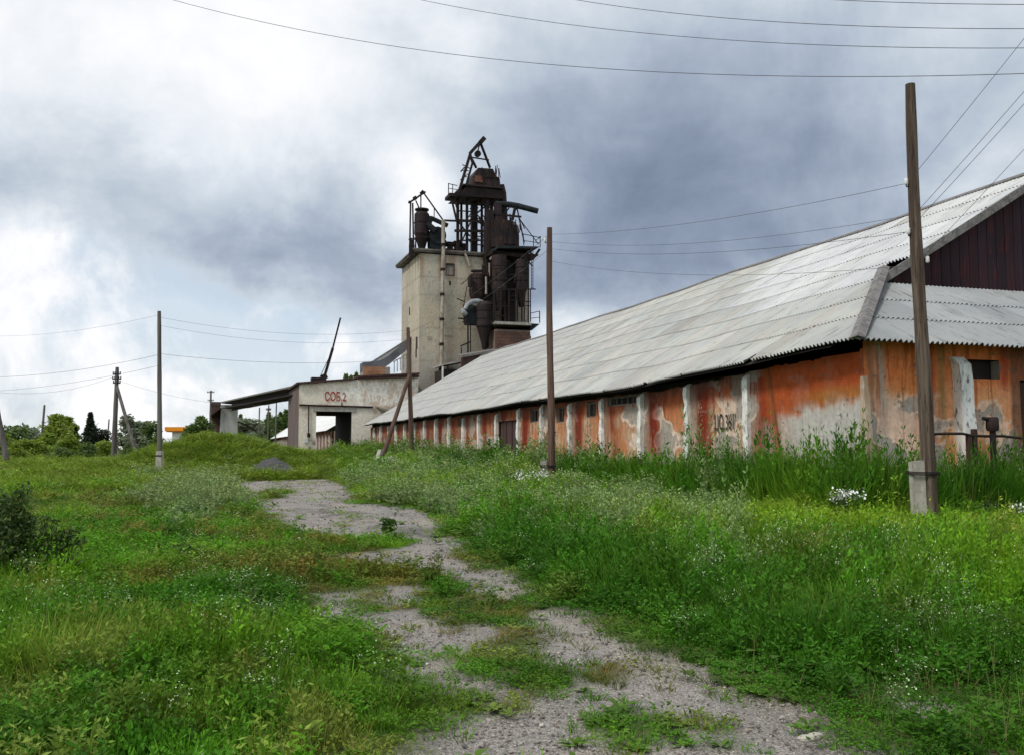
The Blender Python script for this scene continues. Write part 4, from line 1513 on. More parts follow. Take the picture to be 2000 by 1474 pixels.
def build_tower():
    T = Thing('elevator_tower', 'tall cream concrete grain elevator tower rising behind the warehouse roof', 'tower', (5.3, TT, GZ))
    sl, sr, z1, td = 5.3, 15.75, 19.2, 74.0

    def col(S, Z, sd=0):
        f1 = fbm(S * 0.45 + sd, Z * 0.3, 601, 5)
        f2 = fbm(S * 1.6 + sd, Z * 0.5, 602, 5)
        f3 = fbm(S * 4 + sd, Z * 3, 603, 4)
        c = np.broadcast_to(np.array([0.47, 0.425, 0.33]), S.shape + (3,)).copy()
        c = lerp(c, (0.37, 0.345, 0.285), sstep(0.45, 0.62, f1) * 0.9)
        c = lerp(c, (0.44, 0.36, 0.26), sstep(0.5, 0.66, f2) * 0.6)
        c = lerp(c, (0.50, 0.46, 0.37), sstep(15.3, 16.2, Z) * 0.5)
        c = lerp(c, (0.33, 0.31, 0.28), sstep(11.5, 8.5, Z + 2 * (f2 - 0.5)) * 0.6)
        c = lerp(c, (0.30, 0.22, 0.15), np.exp(-((S - 8.15 - sd) / 0.25) ** 2) * sstep(13, 9, Z) * 0.4)
        # rain streaks below the cornice
        c = lerp(c, (0.27, 0.22, 0.16), sstep(0.55, 0.75, fbm(S * 3 + sd, Z * 0.25, 605, 4)) * sstep(16.5, 19, Z) * 0.7)
        for zj in (3.4, 6.4, 9.4, 12.4, 15.4, 17.0):
            c = lerp(c, (0.24, 0.2, 0.16), np.exp(-((Z - zj - 0.04 * (f3 - 0.5)) / 0.07) ** 2) * (0.25 + 0.5 * f2))
        c = lerp(c, (0.30, 0.17, 0.10), sstep(0.60, 0.70, fbm(S * 2.2 + sd + 3, Z * 0.22, 607, 4)) * sstep(13.5, 18.5, Z) * 0.6)
        # soot behind the dryer
        c = lerp(c, (0.20, 0.17, 0.15), sstep(10.4, 12.2, S - sd + (f2 - 0.5) * 2) * sstep(17.8, 13.5, Z) * 0.7)
        c = lerp(c, (0.24, 0.18, 0.13), sstep(0.66, 0.72, f3) * 0.5)
        return c * (0.9 + 0.2 * f3[..., None]) * 1.1
    ss = np.arange(sl, sr + 0.05, 0.15)
    me = stain_grid('wall', ss, np.arange(0.5, z1, 0.15), lambda U, Z, d: np.stack([U - sl, d, Z - GZ], -1), col,
                    lambda s, z: (s > 7.75) & (s < 8.5) & (z > 17.25) & (z < 18.3))
    T.part('wall', me, M['plaster'])
    ts = np.arange(TT, td + 0.05, 0.15)
    me = stain_grid('wall', ts, np.arange(0.5, z1, 0.15), lambda U, Z, d: np.stack([d, U - TT, Z - GZ], -1), lambda U, Z: col(U - 60.5, Z, 30) * 0.97)
    T.part('wall', me, M['plaster'])
    b = MB()
    b.box((sl + 0.25, TT + 0.25, 0.5), (sr - 0.003, td, z1 - 0.02))
    b.box((sr, TT + 0.003, 0.5), (sr + 0.05, td, z1 - 0.02))
    T.part('core', b, M['concrete'])
    # window: frame, sill, dark hole and a board
    f = MB()
    for a_, c_ in (((7.7, 17.2), (7.78, 18.35)), ((8.47, 17.2), (8.55, 18.35)), ((7.78, 18.27), (8.47, 18.35)), ((7.78, 17.2), (8.47, 17.28))):
        f.box((a_[0], TT - 0.04, a_[1]), (c_[0], TT + 0.1, c_[1]))
    w = T.part('window', f, M['wood_dark'])
    f = MB()
    f.box((8.0, TT + 0.05, 17.28), (8.45, TT + 0.08, 18.0))
    f.box((7.79, TT + 0.06, 17.28), (7.99, TT + 0.09, 17.8))
    T.part('board', f, M['render_grey'], w)
    f = MB()
    f.box((8.05, TT - 0.06, 16.35), (8.2, TT + 0.0, 16.7))
    T.part('lamp_bracket', f, M['rust_dark'])
    # cornice slab
    c = MB()
    c.box((sl - 0.55, TT - 0.3, z1), (sr + 0.1, td + 0.2, z1 + 0.14))
    c.box((sl - 0.62, TT - 0.37, z1 + 0.14), (sr + 0.15, td + 0.2, z1 + 0.3))
    T.part('cornice', c, mat_two('tarred cornice', (0.17, 0.155, 0.13), (0.07, 0.06, 0.055), 0.7))
    # rain pipe down the front
    p = MB()
    q0, q1 = onT(866, 430, TT - 0.35), onT(861, 770, TT - 0.35)
    segs = 7
    for i in range(segs):
        a_ = q0 + (q1 - q0) * i / segs
        e_ = q0 + (q1 - q0) * (i + 0.985) / segs
        a_[0] += 0.05 * (i % 2)
        p.tube(a_, e_, 0.17, n=9)
    pipe = T.part('rain_pipe', p, M['pipe_cream'], smooth=40)
    for i in range(1, segs):
        c = MB()
        a_ = q0 + (q1 - q0) * i / segs
        c.tube(a_ + [0, 0, 0.1], a_ - [0, 0, 0.14], 0.22, n=9)
        c.box((a_[0] - 0.05, a_[1], a_[2] - 0.05), (a_[0] + 0.05, TT, a_[2] + 0.05))
        T.part('collar', c, M['rust_dark'], pipe)
    # broken openings as dark plates in place of shaded holes, plaques and brackets on the walls
    for (u, v, w_, h_) in ((800, 608, 0.18, 0.75), (814, 670, 0.32, 1.1), (813, 690, 0.22, 0.8)):
        q = onS(u, v, sl) if u < 816 else onT(u, v, TT)
        m_ = MB()
        m_.box((sl - 0.03, q[1] - w_, q[2] - h_ / 2), (sl + 0.02, q[1] + w_, q[2] + h_ / 2))
        T.part('broken_opening', m_, M['dark_gap'])
    for (u, v, w_, h_) in ((876, 656, 0.75, 0.07), (838, 660, 0.3, 0.3)):
        q = onT(u, v, TT - 0.02)
        m_ = MB()
        if h_ < 0.1:
            m_.box((q[0] - w_ / 2, TT - 0.05, q[2] - h_), (q[0] + w_ / 2, TT + 0.02, q[2] + h_))
        else:
            m_.tube((q[0], TT - 0.05, q[2]), (q[0], TT + 0.02, q[2]), 0.2, n=10)
        T.part('plaque', m_, M['pipe_cream'])
    # roof railing on the left edge
    for name, segs_ in (('railing', [((803, 465), (803, 505)), ((812, 462), (812, 500)), ((800, 470), (838, 462)), ((800, 484), (812, 480))]),):
        m_ = MB()
        for (a_, c_) in segs_:
            m_.beam(onT(*a_, TT + 0.5), onT(*c_, TT + 0.5), 0.09)
        T.part(name, m_, M['rust_dark'])


build_tower()


# ------------------------------------------------------------------ dryer head, cyclones, platforms
def P(u, v, t):
    return onT(u, v, t)


def beams(T, name, lst, mat, parent=None, w=0.2, t=64.6):
    """one part per beam"""
    out = []
    for it in lst:
        (u0, v0), (u1, v1) = it[0], it[1]
        ww = it[2] if len(it) > 2 and it[2] else w
        ta = it[3] if len(it) > 3 else t
        tb = it[4] if len(it) > 4 else ta
        m_ = MB()
        m_.beam(P(u0, v0, ta), P(u1, v1, tb), ww, ww)
        out.append(T.part(name, m_, mat, parent))
    return out


def vcyl(m_, u, v0, v1, wpx, t, wpx2=None, n=16):
    a_, c_ = P(u, v0, t), P(u, v1, t)
    c_[0] = a_[0]
    k = np.linalg.norm(P(u + 1, v0, t) - P(u, v0, t))
    m_.tube(a_, c_, wpx * k / 2, (wpx2 if wpx2 is not None else wpx) * k / 2, n)
    return m_


def build_dryer():
    # roof-top cyclone with its stays
    T = Thing('cyclone_separator', 'rusty cone bottomed cyclone at the left end of the tower roof', 'cyclone', P(824, 490, 67.5))
    t = 67.5
    m_ = MB()
    vcyl(m_, 824, 420, 458, 29, t)
    vcyl(m_, 824, 415, 420, 22, t, 29)
    T.part('body', m_, M['rust_violet'], smooth=40)
    m_ = MB()
    vcyl(m_, 824, 458.3, 486, 28, t, 13)
    T.part('cone', m_, M['rust_dark'], smooth=40)
    m_ = MB()
    vcyl(m_, 824, 409, 411.5, 27, t)
    vcyl(m_, 824, 411.7, 415, 9, t)
    T.part('cap', m_, M['rust_dark'], smooth=40)
    m_ = MB()
    vcyl(m_, 824, 435, 437, 30.5, t)
    T.part('band', m_, M['rust_dark'], smooth=40)
    for u0 in (813, 835):
        m_ = MB()
        m_.beam(P(u0, 455, t), P(u0 + (-2 if u0 < 820 else 2), 492, t), 0.12)
        T.part('leg', m_, M['rust_dark'])
    T = Thing('hoist_frame', 'thin angled hoist frame standing over the left cyclone', 'frame', P(802, 500, 66.2))
    beams(T, 'post', [((802, 395), (800, 501)), ((806, 397), (808, 495))], M['rust_dark'], w=0.13, t=66.2)
    beams(T, 'beam', [((798, 397), (831, 375), 0.16), ((822, 379), (827, 374), 0.3), ((808, 389), (813, 386), 0.32), ((798, 395), (803, 395), 0.2)], M['rust_dark'], t=66.2)
    beams(T, 'stay', [((828, 378), (872, 440), 0.11), ((822, 380), (822, 410), 0.1), ((812, 392), (819, 408), 0.1), ((848, 407), (848, 428), 0.07)], M['rust_dark'], t=66.2)
    beams(T, 'rail', [((798, 468), (812, 465), 0.09), ((800, 478), (800, 503), 0.12), ((804, 470), (804, 500), 0.16)], M['rust_dark'], t=66.2)
    # fan and motor row
    T = Thing('roof_fan', 'dark blue round fan housing beside the left cyclone', 'fan', P(855, 490, 67.0))
    m_ = MB()
    a_ = P(855, 460, 67.0)
    m_.lathe([(a_ + [0, -0.1, 0], 0.8), (a_ + [0, 0.9, 0], 0.8)], 16)
    m_.hexa([a_ + [-0.7, 0, -1.2], a_ + [0.7, 0, -1.2], a_ + [0.7, 0.8, -1.2], a_ + [-0.7, 0.8, -1.2], a_ + [-0.75, 0, 0], a_ + [0.75, 0, 0], a_ + [0.75, 0.8, 0], a_ + [-0.75, 0.8, 0]])
    T.part('housing', m_, M['blue_steel'], smooth=40)
    m_ = MB()
    m_.lathe([(a_ + [-0.3, -0.12, 0.35], 0.35), (a_ + [-0.9, -0.12, 0.9], 0.3), (P(841, 426, 67.2), 0.28)], 10)
    T.part('inlet_duct', m_, M['blue_steel'], smooth=50)
    m_ = MB()
    m_.tube(P(841, 426, 67.2), P(874, 441, 66.6), 0.22, n=10)
    T.part('outlet_duct', m_, M['blue_steel'], smooth=50)
    T = Thing('motor_bench', 'low row of blackened motors along the tower roof edge', 'machinery', P(885, 490, 67.0))
    m_ = MB()
    q0, q1 = P(850, 489, 67.0), P(908, 493, 67.0)
    m_.box((q0[0], 67.0, 19.5), (q1[0], 68.2, 19.95))
    T.part('bench', m_, M['rust_dark'])
    for u, v, w_, h_ in ((862, 476, 1.0, 0.7), (879, 478, 0.7, 0.55), (893, 477, 0.8, 0.6), (905, 480, 0.5, 0.45)):
        m_ = MB()
        a_ = P(u, v, 67.4)
        m_.lathe([(a_ + [-w_ / 2, 0, 0], h_ * 0.3), (a_ + [-w_ / 2 + 0.08, 0, 0], h_ / 2), (a_ + [w_ / 2 - 0.08, 0, 0], h_ / 2), (a_ + [w_ / 2, 0, 0], h_ * 0.3)], 10)
        m_.box((a_[0] - w_ * 0.35, 67.2, 19.95), (a_[0] + w_ * 0.35, 67.6, a_[2]))
        T.part('motor', m_, M['rust_dark'], smooth=40)

    # ---- the dryer itself
    T = Thing('grain_dryer', 'blackened steel grain dryer and bucket elevator head towering over the concrete tower', 'dryer', P(985, 676, 64.0))
    t = 65.2
    for (u, v0, v1, w, t_) in ((894, 384, 498, 0.24, 66.6), (901, 386, 494, 0.2, 68.5), (912, 386, 494, 0.22, 66.6), (941, 386, 494, 0.2, 68.5)):
        m_ = MB()
        m_.beam(P(u, v0, t_), P(u, v1, t_), w)
        T.part('column', m_, M['rust_dark'])
    for (u, v0, v1, w, t_) in ((926, 386, 493, 0.56, 67.3), (951, 380, 497, 0.38, 66.2), (960, 392, 497, 0.26, 66.8), (972, 398, 512, 0.6, 65.3)):
        m_ = MB()
        a_, c_ = P(u, v0, t_), P(u, v1, t_)
        m_.box((a_[0] - w / 2, t_ - w / 2, c_[2]), (a_[0] + w / 2, t_ + w / 2, a_[2]))
        for k in range(1, 5):
            z = c_[2] + (a_[2] - c_[2]) * k / 5
            m_.box((a_[0] - w / 2 - 0.05, t_ - w / 2 - 0.05, z - 0.05), (a_[0] + w / 2 + 0.05, t_ + w / 2 + 0.05, z + 0.05))
        T.part('elevator_leg', m_, M['rust_violet'] if u != 951 else M['rust_dark'])
    # horizontals and braces between the columns
    beams(T, 'brace', [((890, 431), (945, 433), 0.22), ((888, 451), (948, 452), 0.22), ((893, 470), (946, 470), 0.12), ((893, 412), (925, 414), 0.1),
                       ((900, 440), (918, 462), 0.12), ((918, 436), (903, 470), 0.12), ((930, 418), (962, 392), 0.16), ((930, 430), (950, 445), 0.14),
                       ((945, 440), (935, 425), 0.14), ((931, 478), (945, 480), 0.1), ((932, 462), (946, 463), 0.1), ((867, 431), (893, 432), 0.16)], M['rust_dark'], t=66.4)
    # left bracket platform
    pl = MB()
    q0, q1 = P(875, 381, 66.4), P(897, 381, 66.4)
    pl.box((q0[0], 65.8, q0[2] - 0.25), (q1[0], 67.6, q0[2] + 0.05))
    pl = T.part('side_platform', pl, M['rust_dark'])
    beams(T, 'rail', [((876, 358), (876, 380), 0.07), ((884, 360), (884, 380), 0.06), ((876, 359), (893, 363), 0.06), ((876, 368), (893, 371), 0.05)], M['rust_dark'], pl, t=66.0)
    beams(T, 'strut', [((881, 386), (892, 432), 0.16), ((886, 386), (893, 410), 0.1)], M['rust_dark'], pl, t=66.2)
    # head platform and machinery block
    m_ = MB()
    q0, q1 = P(906, 366, 65.6), P(980, 370, 65.6)
    zb, zt = P(940, 384, 65.6)[2], P(940, 366, 65.6)[2]
    m_.hexa([(q0[0] - 0.7, 65.7, zb - 0.1), (q1[0] + 0.2, 65.7, zb), (q1[0] + 0.2, 68.8, zb), (q0[0] - 0.7, 68.8, zb - 0.1),
             (q0[0] + 0.3, 65.6, zt), (q1[0], 65.6, zt - 0.1), (q1[0], 68.9, zt - 0.1), (q0[0] + 0.3, 68.9, zt)])
    T.part('head_frame', m_, M['rust_dark'])
    m_ = MB()
    m_.box((q0[0] - 0.1, 65.4, zt), (q1[0] + 0.1, 69.0, zt + 0.14))
    T.part('head_platform', m_, M['rust_violet'])
    for (u, v0, v1, w) in ((930, 384, 392, 1.0), (945, 384, 397, 0.8), (958, 384, 394, 0.9)):
        a_, c_ = P(u, v0, 66.3), P(u, v1, 66.3)
        m_ = MB()
        m_.hexa([(a_[0] - 0.25, 66.2, c_[2]), (a_[0] + 0.25, 66.2, c_[2]), (a_[0] + 0.25, 66.7, c_[2]), (a_[0] - 0.25, 66.7, c_[2]),
                 (a_[0] - w / 2, 65.9, a_[2]), (a_[0] + w / 2, 65.9, a_[2]), (a_[0] + w / 2, 67, a_[2]), (a_[0] - w / 2, 67, a_[2])])
        T.part('hopper', m_, M['rust_dark'])
    # hood: sloping sheet-iron house on the head platform
    m_ = MB()
    pf = [P(u, v, 66.0) for u, v in ((924, 364), (978, 368), (976, 349), (969, 344), (963, 330), (934, 328), (926, 341))]
    m_.prism(pf, (0, 2.6, 0))
    hood = T.part('hood', m_, M['rust'])
    for (uu, v0, v1) in ((945, 330, 366), (961, 331, 367)):
        m_ = MB()
        m_.beam(P(uu, v0, 65.97), P(uu, v1, 65.97), 0.08)
        T.part('seam', m_, M['rust_dark'], hood)
    m_ = MB()
    m_.beam(P(924, 345, 65.97), P(974, 347, 65.97), 0.08)
    T.part('seam', m_, M['rust_dark'], hood)
    m_ = MB()
    a_, c_ = P(927, 343, 65.95), P(943, 357, 65.95)
    m_.box((a_[0], 65.9, c_[2]), (c_[0], 65.99, a_[2]))
    T.part('hatch', m_, mat_two('orange rust hatch', (0.16, 0.07, 0.05), (0.12, 0.055, 0.042), 1.5), hood)  # orange brightened so the hatch looks lit
    # right-hand discharge chute, bending down
    m_ = MB()
    m_.lathe([(P(978, 362, 66.6), 0.35), (P(981, 378, 66.6), 0.4), (P(982, 400, 66.6), 0.42), (P(984, 432, 66.4), 0.4)], 10)
    T.part('discharge_chute', m_, M['rust_dark'], smooth=50)
    # A-frame derrick
    d = T.part('derrick', MB().beam(P(918, 300, 66.2), P(945, 270, 66.2), 0.3).beam(P(938, 279, 66.2), P(946, 270, 66.2), 0.42), M['rust_dark'])
    beams(T, 'leg', [((895, 380), (919, 299), 0.24, 66.2), ((910, 364), (923, 318), 0.18, 66.2), ((923, 318), (918, 302), 0.2, 66.2), ((930, 328), (922, 312), 0.18, 67.4, 66.6), ((957, 328), (939, 281), 0.18, 67.4, 66.3), ((922, 308), (955, 313), 0.11, 66.3)], M['rust_dark'], d)
    beams(T, 'rung', [((900, 333), (915, 334), 0.07), ((904, 345), (912, 346), 0.07), ((903, 322), (919, 330), 0.07), ((899, 352), (914, 340), 0.07), ((900, 336), (907, 327), 0.1)], M['rust_dark'], d, t=66.2)
    m_ = MB()
    a_ = P(933, 301, 66.4)
    m_.lathe([(a_ + [0, -0.15, 0], 0.3), (a_ + [0, 0.15, 0], 0.3)], 12)
    m_.beam(a_, P(935, 287, 66.4), 0.09)
    m_.beam(P(930, 304, 66.3), P(937, 283, 66.3), 0.09)
    T.part('pulley', m_, M['rust_dark'], d)
    # side spout
    m_ = MB()
    m_.lathe([(P(968, 399, 65.4), 0.28), (P(995, 400, 65.2), 0.28), (P(1013, 403, 65.0), 0.27), (P(1051, 413, 64.4), 0.26)], 10)
    T.part('spout', m_, M['blue_steel'], smooth=50)
    beams(T, 'brace', [((1006, 405), (1001, 430), 0.22), ((1010, 408), (1024, 475), 0.1), ((989, 421), (1018, 424), 0.16), ((996, 404), (986, 418), 0.12), ((1003, 412), (1012, 407), 0.15)], M['rust_dark'], t=65.0)
    # boot house: dark red box with a rounded shoulder
    m_ = MB()
    pf = [P(u, v, 64.6) for u, v in ((962, 482), (1014, 482), (1014, 462), (1013, 450), (1011, 441), (1006, 434), (998, 431), (984, 429), (962, 430))]
    m_.prism(pf, (0, 2.0, 0))
    bh = T.part('fan_house', m_, M['rust'], smooth=30, label='dark red sheet iron fan house with a rounded shoulder')
    m_ = MB()
    pf = [P(u, v, 64.55) for u, v in ((1001, 431), (1012, 441), (1016, 454), (1010, 455), (1007, 444), (998, 436))]
    m_.prism(pf, (0, 2.1, 0))
    T.part('shoulder_strip', m_, mat_two('grey dust sheet', (0.16, 0.14, 0.12), (0.10, 0.08, 0.07), 2), bh)  # lighter strip along the rounded shoulder
    m_ = MB()
    m_.box(tuple(np.minimum(P(984, 476, 64.5), P(1008, 440, 64.5)) + [0, 0, 0]), tuple(np.maximum(P(984, 476, 64.5), P(1008, 440, 64.58)) + [0, 0.08, 0]))
    T.part('door', m_, M['rust_violet'], bh)
    for (u0, v0, u1, v1) in ((996, 432, 996, 418), (1002, 446, 1002, 476), (990, 446, 990, 476)):
        m_ = MB()
        m_.beam(P(u0, v0, 64.5), P(u1, v1, 64.5), 0.09)
        T.part('rib', m_, M['rust_dark'], bh)
    m_ = MB()
    a_, c_ = P(950, 430, 65.0), P(964, 512, 65.0)
    m_.box((a_[0], 65.0, c_[2]), (c_[0], 66.0, a_[2]))
    m_.box((a_[0] + .2, 65.0, a_[2]), (c_[0], 65.8, a_[2] + 1.0))
    T.part('duct', m_, M['rust_dark'])
    # upper platform
    m_ = MB()
    q0, q1 = P(974, 482, 62.2), P(1055, 484, 62.2)
    m_.hexa([(q0[0], 62.4, q0[2] - 0.1), (q1[0] - 0.3, 62.2, q1[2] - 0.1), (q1[0] - 0.3, 66.0, q1[2] - 0.1), (q0[0], 66.0, q0[2] - 0.1),
             (q0[0], 62.4, q0[2] + 0.15), (q1[0], 62.2, q1[2] + 0.1), (q1[0], 66.0, q1[2] + 0.1), (q0[0], 66.0, q0[2] + 0.15)])
    up = T.part('upper_platform', m_, M['blue_steel'])
    m_ = MB()
    q2, q3 = P(962, 488, 62.8), P(1040, 508, 62.8)
    m_.hexa([(q2[0], 62.8, q3[2] + 0.4), (q3[0], 62.8, q3[2]), (q3[0], 65.8, q3[2]), (q2[0], 65.8, q3[2] + 0.4),
             (q2[0], 62.6, q2[2] - 0.1), (q3[0] + 0.6, 62.6, q2[2] - 0.2), (q3[0] + 0.6, 65.9, q2[2] - 0.2), (q2[0], 65.9, q2[2] - 0.1)])
    T.part('platform_girder', m_, M['rust_dark'], up)
    beams(T, 'rail', [((1020, 457), (1052, 464), 0.06), ((1052, 464), (1056, 462), 0.06), ((1022, 458), (1023, 480), 0.06), ((1042, 462), (1042, 482), 0.06), ((1046, 470), (1056, 463), 0.06), ((1055, 464), (1055, 484), 0.06), ((1021, 470), (1054, 475), 0.05)], M['rust_dark'], up, t=62.4)
    beams(T, 'knee', [((1040, 508), (1054, 487), 0.18), ((1026, 488), (1040, 497), 0.12)], M['rust_dark'], up, t=62.6)
    # three upright tanks
    for (u, v0, v1, w, cone, leg, mt) in ((975, 500, 566, 28, 606, 628, 'rust'), (1018, 508, 566, 23, 600, 628, 'rust_violet')):
        t_ = 62.9
        m_ = MB()
        vcyl(m_, u, v0, v1, w, t_)
        tk = T.part('tank', m_, M[mt], smooth=40)
        m_ = MB()
        vcyl(m_, u, v1 + 0.4, cone, w - 1, t_, w * 0.42)
        T.part('cone', m_, M['rust_dark'], tk, smooth=40)
        for k, du in enumerate((-w * 0.33, w * 0.05, w * 0.4)):
            m_ = MB()
            m_.beam(P(u + du, v1, t_ - 0.3), P(u + du, leg, t_ - 0.3), 0.11)
            T.part('leg', m_, M['pipe_cream'] if (k == 2 and u > 1000) else M['rust_dark'], tk)
        m_ = MB()
        vcyl(m_, u, v0 + 26, v0 + 28, w + 1.2, t_)
        T.part('band', m_, M['rust_dark'], tk, smooth=40)
    m_ = MB()
    a_, c_ = P(990, 512, 63.6), P(1008, 628, 63.6)
    m_.box((a_[0], 63.6, c_[2]), (c_[0], 65.4, a_[2]))
    T.part('casing', m_, M['rust_dark'])
    m_ = MB()
    a_, c_ = P(951, 512, 64.0), P(964, 678, 64.0)
    m_.box((a_[0], 64.0, c_[2]), (c_[0], 65.6, a_[2]))
    T.part('casing', m_, M['rust_dark'])
    # squat drum left of the tanks
    m_ = MB()
    vcyl(m_, 932, 538, 576, 30, 64.2)
    vcyl(m_, 932, 534, 538, 18, 64.2, 30)
    vcyl(m_, 932, 576, 588, 30, 64.2, 22)
    dr = T.part('drum', m_, M['rust'], smooth=40)
    m_ = MB()
    vcyl(m_, 918, 541, 560, 9, 63.4)
    T.part('side_pot', m_, M['rust_dark'], dr, smooth=40)
    m_ = MB()
    m_.beam(P(921, 529.5, 64.2), P(943, 529.5, 64.2), 0.5, 0.16)
    m_.beam(P(926, 529, 64.2), P(926, 536, 64.2), 0.12)
    T.part('lid', m_, M['rust_dark'], dr)
    m_ = MB()
    a_, c_ = P(943, 520, 63.9), P(953, 540, 63.9)
    m_.box((a_[0], 63.7, c_[2]), (c_[0], 64.3, a_[2]))
    T.part('gear_box', m_, M['rust_dark'], dr)
    m_ = MB()
    m_.tube(P(949.5, 541, 63.4), P(949.5, 575, 63.4), 0.1, n=8)
    m_.tube(P(957, 508, 63.6), P(964, 500, 63.6), 0.12, n=8)
    m_.tube(P(956, 514, 63.6), P(956, 540, 63.6), 0.08, n=8)
    T.part('vent_pipe', m_, M['pipe_cream'], smooth=40)
    m_ = MB()
    m_.beam(P(908, 495, 65.7), P(918, 520, 65.7), 0.16)
    T.part('stay_pipe', m_, M['pipe_cream'])
    # lower cyclone
    m_ = MB()
    vcyl(m_, 946, 596, 637, 30, 62.9)
    vcyl(m_, 948, 590, 596, 24, 62.9, 30)
    cy = T.part('lower_cyclone', m_, M['rust_violet'], smooth=40)
    m_ = MB()
    vcyl(m_, 946, 637.4, 682, 30, 62.9, 5)
    T.part('cone', m_, M['rust_dark'], cy, smooth=40)
    m_ = MB()
    vcyl(m_, 946, 635, 638.5, 32, 62.9)
    T.part('band', m_, M['rust_dark'], cy, smooth=40)
    # bright galvanised elbow and its fan
    m_ = MB()
    m_.lathe([(P(908, 604, 63.0), 0.16), (P(913, 595, 63.0), 0.2), (P(922, 589, 63.0), 0.21), (P(934, 588, 63.0), 0.22), (P(941, 592, 63.0), 0.26)], 10)
    T.part('elbow_duct', m_, M['galv'], smooth=50)
    m_ = MB()
    a_ = P(921, 610, 63.4)
    m_.lathe([(a_ + [0, -0.05, 0], 0.5), (a_ + [0, 0.0, 0], 0.7), (a_ + [0, 0.6, 0], 0.7)], 18)
    m_.box((a_[0] - 0.5, 63.2, P(920, 634, 63.4)[2]), (a_[0] + 0.9, 64.1, a_[2]))
    fn = T.part('suction_fan', m_, M['blue_steel'], smooth=40)
    m_ = MB()
    m_.lathe([(P(902, 603, 63.0), 0.14), (P(905, 610, 63.0), 0.26), (P(910, 614, 63.1), 0.22)], 10)
    T.part('mouth', m_, M['galv'], fn, smooth=50)
    beams(T, 'brace', [((895, 622), (916, 623), 0.13), ((892, 583), (908, 590), 0.08), ((903, 628), (914, 634), 0.1), ((900, 676), (918, 668), 0.12), ((901, 678), (901, 694), 0.08), ((914, 604), (914, 692), 0.12), ((919, 636), (919, 690), 0.08), ((905, 622), (909, 630), 0.1)], M['rust_dark'], t=63.2)
    rx = random.Random(55)
    ex = []
    for k in range(16):
        u0 = rx.uniform(958, 1036)
        v0 = rx.uniform(500, 622)
        if rx.random() < 0.5:
            ex.append(((u0, v0), (u0 + rx.uniform(8, 24), v0 + rx.uniform(-2, 2)), rx.uniform(0.05, 0.1), rx.uniform(61.8, 62.3)))
        else:
            ex.append(((u0, v0), (u0 + rx.uniform(-8, 8), v0 + rx.uniform(14, 40)), rx.uniform(0.05, 0.1), rx.uniform(61.8, 62.3)))
    for k in range(14):
        u0 = rx.uniform(893, 950)
        v0 = rx.uniform(392, 480)
        ex.append(((u0, v0), (u0 + rx.uniform(6, 26), v0 + rx.uniform(-14, 14)), rx.uniform(0.06, 0.11), rx.uniform(65.8, 66.8)))
    for k in range(8):
        u0 = rx.uniform(925, 975)
        ex.append(((u0, rx.uniform(322, 332)), (u0 + rx.uniform(-3, 3), rx.uniform(340, 352)), 0.06, 65.9))
    for k in range(9):
        u0 = rx.uniform(960, 1016)
        v0 = rx.uniform(424, 440)
        ex.append(((u0, v0), (u0 + rx.uniform(-4, 10), v0 + rx.uniform(8, 44)), 0.07, 64.3))
    ex += [((1016, 430), (1052, 478), 0.06, 62.6), ((1000, 420), (990, 500), 0.07, 64.2), ((963, 430), (948, 500), 0.07, 64.6), ((946, 500), (960, 560), 0.08, 63.0),
           ((912, 560), (905, 600), 0.06, 63.4), ((915, 545), (900, 556), 0.07, 63.4), ((1022, 500), (1040, 520), 0.1, 62.4), ((1030, 515), (1030, 566), 0.07, 62.4)]
    beams(T, 'strut', ex, M['rust_dark'])
    # caged ladder up the front of the dryer
    lad = MB()
    for u in (1038, 1041):
        lad.beam(P(u, 488, 61.9), P(u, 566, 61.9), 0.05)
    for k in range(13):
        v = 490 + k * 6
        lad.beam(P(1038, v, 61.9), P(1041, v, 61.9), 0.04)
    T.part('ladder', lad, M['rust_dark'])
    # flange rings
    for (u, v, w, t_) in ((975, 520, 30, 62.9), (975, 548, 30, 62.9), (1018, 522, 25, 62.9), (1018, 548, 25, 62.9), (932, 545, 32, 64.2), (932, 568, 32, 64.2), (946, 606, 32, 62.9), (946, 622, 32, 62.9)):
        m_ = MB()
        vcyl(m_, u, v, v + 1.6, w, t_)
        T.part('flange', m_, M['rust_dark'], smooth=40)
    # lower platform with railing on a brick base
    m_ = MB()
    q0, q1 = P(966, 630, 61.6), P(1056, 633, 61.6)
    m_.box((q0[0], 61.6, q0[2] - 0.12), (q1[0] - 0.85, 65.9, q0[2] + 0.12))
    lp = T.part('lower_platform', m_, M['concrete'])
    m_ = MB()
    a_ = P(1036, 633, 61.8)
    m_.hexa([(a_[0], 61.8, a_[2] - 0.55), (a_[0] + 0.15, 61.8, a_[2] - 0.55), (a_[0] + 0.15, 65.8, a_[2] - 0.55), (a_[0], 65.8, a_[2] - 0.55),
             (a_[0], 61.8, a_[2] + 0.05), (q1[0], 61.8, a_[2] + 0.05), (q1[0], 65.8, a_[2] + 0.05), (a_[0], 65.8, a_[2] + 0.05)])
    T.part('bracket', m_, M['blue_steel'], lp)
    posts = [((u, 566), (u, 629), 0.08) for u in (964, 978, 994, 1007, 1024, 1036)]
    beams(T, 'rail', posts + [((962, 566), (1046, 565), 0.1), ((1024, 597), (1037, 598), 0.07), ((1036, 612), (1054, 608), 0.06), ((1054, 608), (1054, 631), 0.07), ((1036, 622), (1054, 620), 0.05), ((964, 598), (992, 598), 0.06)], M['rust_dark'], lp, t=61.7)
    # brick base built of courses
    q0, q1 = P(967, 636, 61.9), P(1037, 636, 61.9)
    ztop = q0[2] - 0.3
    core = MB()
    core.box((q0[0] + 0.06, 61.96, GZ), (q1[0] - 0.06, 65.9, ztop))
